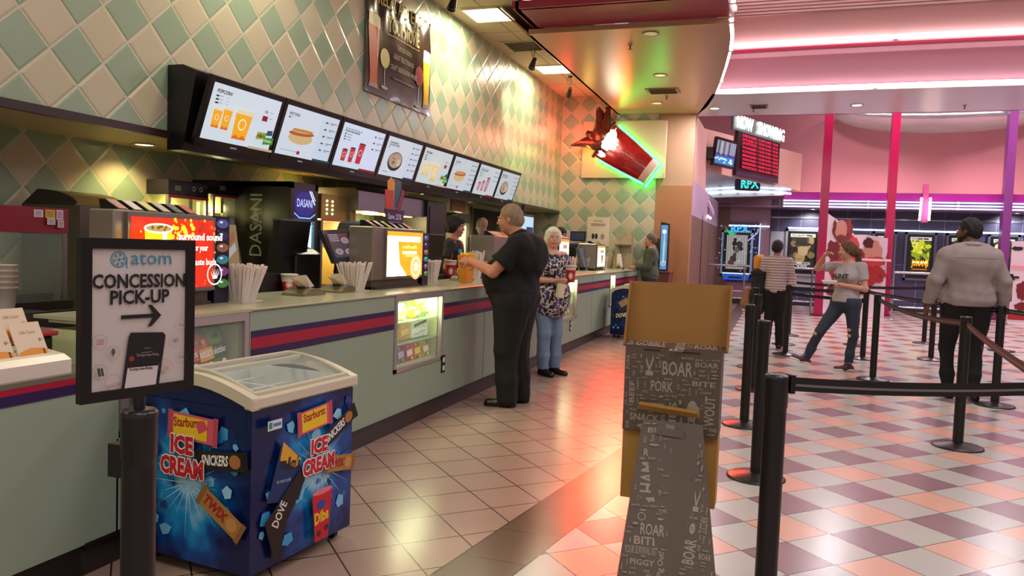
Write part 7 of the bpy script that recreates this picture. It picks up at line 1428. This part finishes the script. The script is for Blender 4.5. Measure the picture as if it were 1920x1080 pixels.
        S2.cap(hl_+up_*-.012*s, to-up_*.012*s, .041*s, .037*s, .01)
        cuts = [(A+up_*.015, up_), (A-up_*.085*s, -up_)]
        so = part(t, nm, S2.mesh(.008, cuts), shoes[0])
        if len(shoes) > 1:
            S3 = SDF(); S3.cap(hl_-up_*.012*s, to-up_*.012*s, .043*s, .040*s, .01); part(so, 'sole', S3.mesh(.008, [(A-up_*.050*s, up_), (A-up_*.085*s, -up_)]), shoes[1])
    return t, P, R, s
blkcloth = M('#080707', .9, noise=.2, nscale=5, bump=.3, bscale=9); blkpant = M('#0c0a0b', .9, noise=.2, nscale=4, bump=.25, bscale=7); shoeb = M('#0c0a0a', .3)
DEG = math.pi/180
# 1 big man in black at the counter
px = PZ(941, 757); 
t, P, R, s = person('heavy grey-haired man in black short-sleeved shirt standing at the counter', (px[0], px[1], 0), 96*DEG, 1.80,
    J=dict(pel=(0, -.10, .97), waist=(0, -.10, 1.12), chest=(0, -.16, 1.30), neck=(0, -.10, 1.50), head=(0, -.01, 1.635), sl=(-.225, -.16, 1.41), sr=(.225, -.16, 1.41), el=(-.29, .05, 1.18), er=(.27, .05, 1.18), wl=(-.17, .29, 1.26), wr=(.10, .30, 1.24), hl=(-.13, -.09, .90), hr=(.13, -.09, .90), kl=(-.12, -.05, .50), kr=(.13, -.09, .50), al=(-.11, -.07, .085), ar=(.13, -.14, .085), fl=(-.08, 1, 0), fr=(.12, 1, 0)),
    g=1.36, belly=.11, chest=1.12, hipw=1.12, skin_c='#b87c60', head_f=(-.05, 1, -.16), hair=('short', '#8a755a', .004), top=(blkcloth, .026, .985, .72, .01), pants=(blkpant, .034, 1.0, .03), shoes=(shoeb,), lh=((.5, .85, .1), (.6, -.2, -.5), .55), rh=((-.3, .95, 0), (-.8, 0, -.4), .55), res=.0095)
co_ = SDF(); N0 = P['neck']; co_.cap(N0+V3(-.05, -.02, .0), N0+V3(.05, -.02, .0), .066, .066, .03); co_.ell(N0+V3(0, .01, 0), (.092, .085, .035), .03)
part(t, 'collar', co_.mesh(.008, [(N0+V3(0, 0, .04), unit((0, .5, 1))), (N0+V3(0, 0, -.03), (0, 0, -1.))], holes=[(N0+V3(0, .02, .06), (.064, .07, .06))]), blkcloth)
b = B(); b.lathe((0, 0, 0), [(.01, 0)], blk) if 0 else None
# 2 woman in patterned blouse with the red cup
pm, nb = newmat('patterned_blouse', .7); tc = nb.nt.nodes.new('ShaderNodeTexCoord'); n1 = nb.noise(19.0, 3, tc.outputs['Object']); n2 = nb.noise(11.0, 2, tc.outputs['Object'])
ban = nb.m('LESS_THAN', nb.m('ABSOLUTE', nb.m('SUBTRACT', n1, .5)), .035); c_ = nb.mix(nb.m('GREATER_THAN', n2, .56), lin('#18141c'), lin('#3a3468')); c_ = nb.mix(ban, c_, lin('#cfc4bc')); nb.nt.links.new(c_, nb.b.inputs['Base Color'])
px = PZ(1024, 702); jean = M('#6f86a0', .7, noise=.22, nscale=5, bump=.25, bscale=10)
t, P, R, s = person('smiling white-haired woman in a patterned blouse holding a red cup', (px[0], px[1], 0), -122*DEG, 1.66,
    J=dict(chest=(0, 0, 1.30), head=(.0, .03, 1.625), neck=(0, .0, 1.475), el=(-.25, .03, 1.14), er=(.25, .03, 1.14), wl=(-.10, .27, 1.18), wr=(.13, .24, 1.14), kl=(-.10, .03, .5), kr=(.09, .03, .5), al=(-.13, .0, .085), ar=(.07, .02, .085), fl=(-.12, 1, 0), fr=(.1, 1, 0)),
    g=1.16, belly=.04, hipw=1.1, bust=.025, skin_c='#d09a80', head_f=(.50, .86, 0), head_tilt=.05, hair=('bob', '#e6dcc4', .003), top=(pm, .018, .70, .85, -.01, .05), pants=(jean, .012, .95, .075), shoes=(M('#120e0e', .4),), lh=((.62, .75, .2), (.8, -.5, -.1), .75), rh=((-.1, .98, -.05), (-.7, -.1, .5), .6), res=.0088, lips='#b04848')
rm_ = Matrix.Rotation(-122*DEG, 3, 'Z'); wv = rm_@Vector(tuple((P['wl']+P['wr'])/2+V3(-.015, .095, .0))); cw_ = (px[0]+wv.x, px[1]+wv.y, wv.z-.03)
cup(*cw_, .175, .058, 'red drink cup held by the white-haired woman', False, red='#b01824')
sh = rm_@Vector(tuple(P['wr']+V3(.0, .07, -.16))); o = B().cyl((px[0]+sh.x, px[1]+sh.y, sh.z-.02), (px[0]+sh.x+.02, px[1]+sh.y+.02, sh.z+.13), .045, .05, M('#d8c8a8', .7), 16).build('napkin_roll'); tag(o, 'cream napkin bundle held under the red cup by the woman', 'napkin')
# 3 man in green pullover
px = PX(1208, 620, -2.30); grn = M('#3f4a3a', .8, noise=.15, nscale=8, bump=.3, bscale=12)
t, P, R, s = person('grey-haired man in a dark green pullover at the far end of the counter', (-2.22, 14.45, 0), 98*DEG, 1.76,
    J=dict(el=(-.24, .06, 1.14), er=(.24, .06, 1.14), wl=(-.12, .28, 1.12), wr=(.08, .28, 1.12)), g=1.12, belly=.03, skin_c='#b88468', head_f=(-.05, 1, -.12), hair=('short', '#5c4e40', .002), top=(grn, .016, .86, 1.88, .02), pants=(M('#2a2a30', .7), .014, .95, .04), shoes=(shoeb,), res=.013)
# 4 young employee with curly dark hair
emp = M('#15171a', .7, bump=.2, bscale=10); q = PX(852, 428, -3.85)
t, P, R, s = person('young curly-haired employee in a black shirt behind the red cup', (-3.85, q[1], 0), -80*DEG, 1.0*(q[2]+.13), skin_c='#b47a62', head_f=(.12, 1, -.10), hair=('curly', '#15100e', .011), top=(emp, .014, .86, .6, .015), pants=(blkpant, .012, .95, .03), shoes=(shoeb,), J=dict(wl=(-.2, .2, 1.0), wr=(.2, .2, 1.0)), res=.0105)
b = B(); c0 = P['chest']; Rm = Matrix.Rotation(0, 3, 'Z'); b.ball(tuple(c0+V3(.10, .10, .03)), (.055, .03, .04), M('#2890b0', .6), 10); b.build('blue_badge', t)
# 5 employee with glasses behind the tilted screen
q = PX(652, 446, -3.90)
person('dark-haired employee with glasses half hidden behind the customer screen', (-3.90, q[1], 0), -70*DEG, q[2]+.12, skin_c='#8a5a44', head_f=(0, 1, -.15), hair=('short', '#120e0c', .003), glasses=True, top=(emp, .014, .86, .6, .015), pants=(blkpant, .012, .95, .03), shoes=(shoeb,), res=.012)
# 6 bald employee
q = PX(905, 422, -4.3)
person('bald employee seen from behind, left of the man in black', (-4.3, q[1], 0), 60*DEG, q[2]+.12, skin_c='#b08a74', head_f=(0, 1, -.1), hair=None, top=(emp, .014, .86, .6, .015), pants=(blkpant, .012, .95, .03), shoes=(shoeb,), face=False, res=.014)
# 7 dark curly-haired employee by the far dispensers
q = PX(1050, 440, -3.85)
person('dark curly-haired employee partly hidden behind the red cup dispenser', (-3.85, q[1], 0), -110*DEG, q[2]+.11, skin_c='#7a4c3c', head_f=(0, 1, -.1), hair=('curly', '#0f0c0b', .006), top=(emp, .014, .86, .6, .015), pants=(blkpant, .012, .95, .03), shoes=(shoeb,), res=.015)
# 8 girl in grey printed shirt walking
gsh = M('#a59c9e', .8, noise=.06, nscale=8, bump=.3, bscale=9)
jm, nb = newmat('ripped_jeans', .7); tc = nb.nt.nodes.new('ShaderNodeTexCoord'); nz_ = nb.noise(6.0, 4, tc.outputs['Object']); c_ = nb.mix(nz_, lin('#161c28'), lin('#2c3a50')); nb.nt.links.new(c_, nb.b.inputs['Base Color']); nb.bump(nb.noise(20.0, 3, tc.outputs['Object']), .3, .004)
px = PZ(1583, 694); rzg = 142*DEG
t, P, R, s = person('young woman in a grey printed shirt and ripped jeans striding left', (px[0], px[1], 0), rzg, 1.66,
    J=dict(pel=(.03, .02, .95), waist=(.03, .02, 1.09), chest=(.03, .0, 1.29), neck=(.03, .0, 1.465), head=(.04, .04, 1.62), sl=(-.14, -.03, 1.41), sr=(.20, .0, 1.42), er=(.42, .13, 1.37), wr=(.25, .22, 1.56), el=(-.22, -.02, 1.12), wl=(.02, .20, 1.17), hl=(-.07, .02, .90), hr=(.11, .02, .90), kl=(-.10, .0, .49), kr=(.26, .22, .50), al=(-.05, .0, .085), ar=(.42, .26, .13), fl=(.45, .9, 0), fr=(.55, .75, .28)),
    g=1.0, hipw=1.12, bust=.015, skin_c='#c89078', head_f=(.75, .66, -.10), hair=('tail', '#5a3c28', .004), top=(gsh, .010, .93, .62, .005), pants=(jm, .004, .99, .115), shoes=(M('#4a1c24', .6), M('#e8e4e0', .5)), rh=((-.75, .1, .25), (.0, .3, -.9), .5), lh=((.75, .55, .15), (.2, .0, -.9), .7), res=.0095)
g = G((0, 0, 0), (1, 0, 0), (0, 0, 1), (0, -1, 0)); 
# printed word follows the chest: letters laid on the shirt front, read from the camera
ch = P['chest']; g = B(); tv, tf = text_mesh('AUNT', .03); W = tv.max(0); wd, hg = .25*s, .066*s
def chest_pt(a, z):   # a: -1..1 across (reader's left to right = her right to left)
    x = -a*wd/2; yy = .184*s-1.5*x*x; return (ch[0]+x, ch[1]+yy+.012, ch[2]+z)
bm = bmesh.new(); vs = [bm.verts.new(((v[0]/W[0])*2-1, v[1]/W[1], 0)) for v in tv]
for f in tf:
    try: bm.faces.new([vs[i] for i in f])
    except ValueError: pass
bmesh.ops.subdivide_edges(bm, edges=[e for e in bm.edges if e.calc_length() > .2], cuts=2, use_grid_fill=False); bmesh.ops.triangulate(bm, faces=bm.faces[:])
for v in bm.verts: a, b_ = v.co.x, v.co.y; v.co = Vector(chest_pt(a, -.045*s+b_*hg))
me = bpy.data.meshes.new('lettering'); bm.to_mesh(me); bm.free(); me.materials.append(M('#1c1824', .7)); o = bpy.data.objects.new('shirt_lettering', me); C.objects.link(o); o.parent = t
def surface_patch(par, name, mat, pts, r):
    b = B()
    for (c, rr) in pts: b.ball(tuple(c), rr, mat, 10)
    return b.build(name, par)
for (k_, a_, f_) in (('kl', 'al', .02), ('kr', 'ar', .06), ('kl', 'hl', .18)):
    c = P[k_]+(P[a_]-P[k_])*f_; surface_patch(t, 'ripped_knee', skin('#c89078'), [(c+V3(.012, .050, 0), (.036, .034, .028))], 0)
for q in 'lr': A = P['a'+q]; K_ = P['k'+q]; d_ = unit(K_-A); b = B(); b.cyl(tuple(A+d_*.02), tuple(A+d_*.075), .052, .054, M('#6a7484', .7), 20); b.build('trouser_cuff', t)
sh = Matrix.Rotation(rzg, 3, 'Z')@Vector(tuple(P['wl']+V3(.08, .09, .02))); o = B().hull([(-.07, -.05, 0), (.07, -.05, 0), (.07, .05, .01), (-.07, .05, .01), (-.09, -.06, .03), (.09, -.06, .035), (.09, .06, .05), (-.09, .06, .045)], M('#d8ccc4', .7)).build('food_wrapper'); o.location = (px[0]+sh.x, px[1]+sh.y, sh.z-.02); tag(o, 'white paper food wrapper in the hand of the young woman', 'wrapper')
# 9 large man in pale denim jacket walking away
px = PZ(1800, 748); jk = M('#8f8380', .8, noise=.10, nscale=7, bump=.35, bscale=8)
t, P, R, s = person('large man in a pale denim jacket and black trousers walking away', (px[0], px[1], 0), 8*DEG, 1.90,
    J=dict(el=(-.30, -.03, 1.15), er=(.30, -.03, 1.15), wl=(-.33, .05, .90), wr=(.33, .02, .89), sl=(-.20, 0, 1.385), sr=(.20, 0, 1.385), kl=(-.12, .10, .50), kr=(.10, .0, .50), al=(-.10, .06, .085), ar=(.08, -.10, .10), hl=(-.11, 0, .9), hr=(.11, 0, .9), head=(-.01, .05, 1.635), neck=(0, .0, 1.50), fl=(-.2, 1, 0), fr=(.1, 1, 0)),
    g=1.32, belly=.04, chest=1.12, hipw=1.05, skin_c='#5e3c2e', head_f=(-.72, .7, -.05), hair=('short', '#0c0a0a', .003), beard='#0d0a09', top=(jk, .020, .915, 1.93, .015), pants=(blkpant, -.004, .98, .05), shoes=(shoeb,), res=.0100)
c_ = SDF(); N0 = P['neck']; c_.ell(N0+V3(0, -.015, .005), (.115, .105, .04), .02); part(t, 'jacket_collar', c_.mesh(.009, [(N0+V3(0, 0, .035), unit((0, .2, 1)))], holes=[(N0+V3(0, .015, .05), (.075, .085, .06))]), jk)
b = B(); ch = P['chest']; b.tube([tuple(ch+V3(x, -.218*s*(1-.55*(x/.3)**2)-.004, .075*s)) for x in np.linspace(-.2, .2, 12)], .004, M('#6e6462', .8), 6); b.build('yoke_seam', t)
# 10 visitor in striped top seen from behind
stm, nb = newmat('striped_top', .8); tc = nb.nt.nodes.new('ShaderNodeTexCoord'); sp_ = nb.nt.nodes.new('ShaderNodeSeparateXYZ'); nb.nt.links.new(tc.outputs['Object'], sp_.inputs[0]); f_ = nb.m('FRACT', nb.m('MULTIPLY', sp_.outputs[2], 24.0)); c_ = nb.mix(nb.m('LESS_THAN', f_, .35), lin('#c0a9a6'), lin('#7c686c')); nb.nt.links.new(c_, nb.b.inputs['Base Color'])
px = PZ(1448, 652)
t, P, R, s = person('visitor in a striped bell-sleeved top seen from behind, looking at the posters', (px[0], px[1], 0), -4*DEG, 1.68,
    J=dict(el=(-.24, .0, 1.15), er=(.235, .04, 1.15), wl=(-.22, .16, 1.06), wr=(.17, .22, 1.10), kl=(-.08, .0, .5), kr=(.08, .02, .5)), g=.98, skin_c='#8a5c48', head_f=(.2, 1, .05), hair=('short', '#0d0a0b', .002), top=(stm, .016, .90, 1.55, .01), pants=(blkpant, .010, .95, .02), shoes=(shoeb,), face=False, res=.0125)
for q, nm in (('l', 1), ('r', 1)):
    E_, W_ = P['e'+q], P['w'+q]; b = SDF(); b.cutcap(E_, E_+V3(0, .02, -.16), .055, .10, [(E_+V3(0, 0, -.13), (0, 0, -1.))], .02); part(t, 'bell_sleeve', b.mesh(.012), stm)
lx = px[0]-.30; ly = px[1]+.02
b_ = SDF(); b_.cap((0, 0, 1.12), (-.02, .02, .60), .085, .12, .04); b_.cap((.05, 0, 1.08), (.05, .0, .70), .07, .08, .04); b_.ell((0, 0, 1.16), (.13, .10, .07), .04); me = b_.mesh(.014, [((0, 0, .48), (.3, 0, -1.))], noise=(.006, 20, 5)); me.materials.append(M('#100e12', .8)); o = bpy.data.objects.new('black_coat', me); C.objects.link(o); o.location = (lx+.04, ly, 0); tag(o, 'black coat draped over the left arm of the visitor in the striped top', 'coat')
b_ = SDF(); b_.cap((0, 0, .88), (-.02, 0, .66), .06, .085, .04); me = b_.mesh(.014); me.materials.append(M('#8a5c40', .6)); o = bpy.data.objects.new('tan_handbag', me); C.objects.link(o); o.location = (lx-.12, ly+.05, 0); tag(o, 'tan handbag hanging beside the black coat', 'handbag')
o = B().box(-.10, .08, -.05, .05, 1.22, 1.42, M('#d88a28', .6), .01).box(-.06, .05, -.04, .04, 1.41, 1.45, M('#e8c860', .7), .01).build('popcorn_bucket'); o.location = (lx+.05, ly+.08, 0); tag(o, 'orange popcorn bucket held by the visitor in the striped top', 'bucket')
for o in bpy.data.objects:
    for k in ('_w', '_o'):
        if k in o: del o[k]
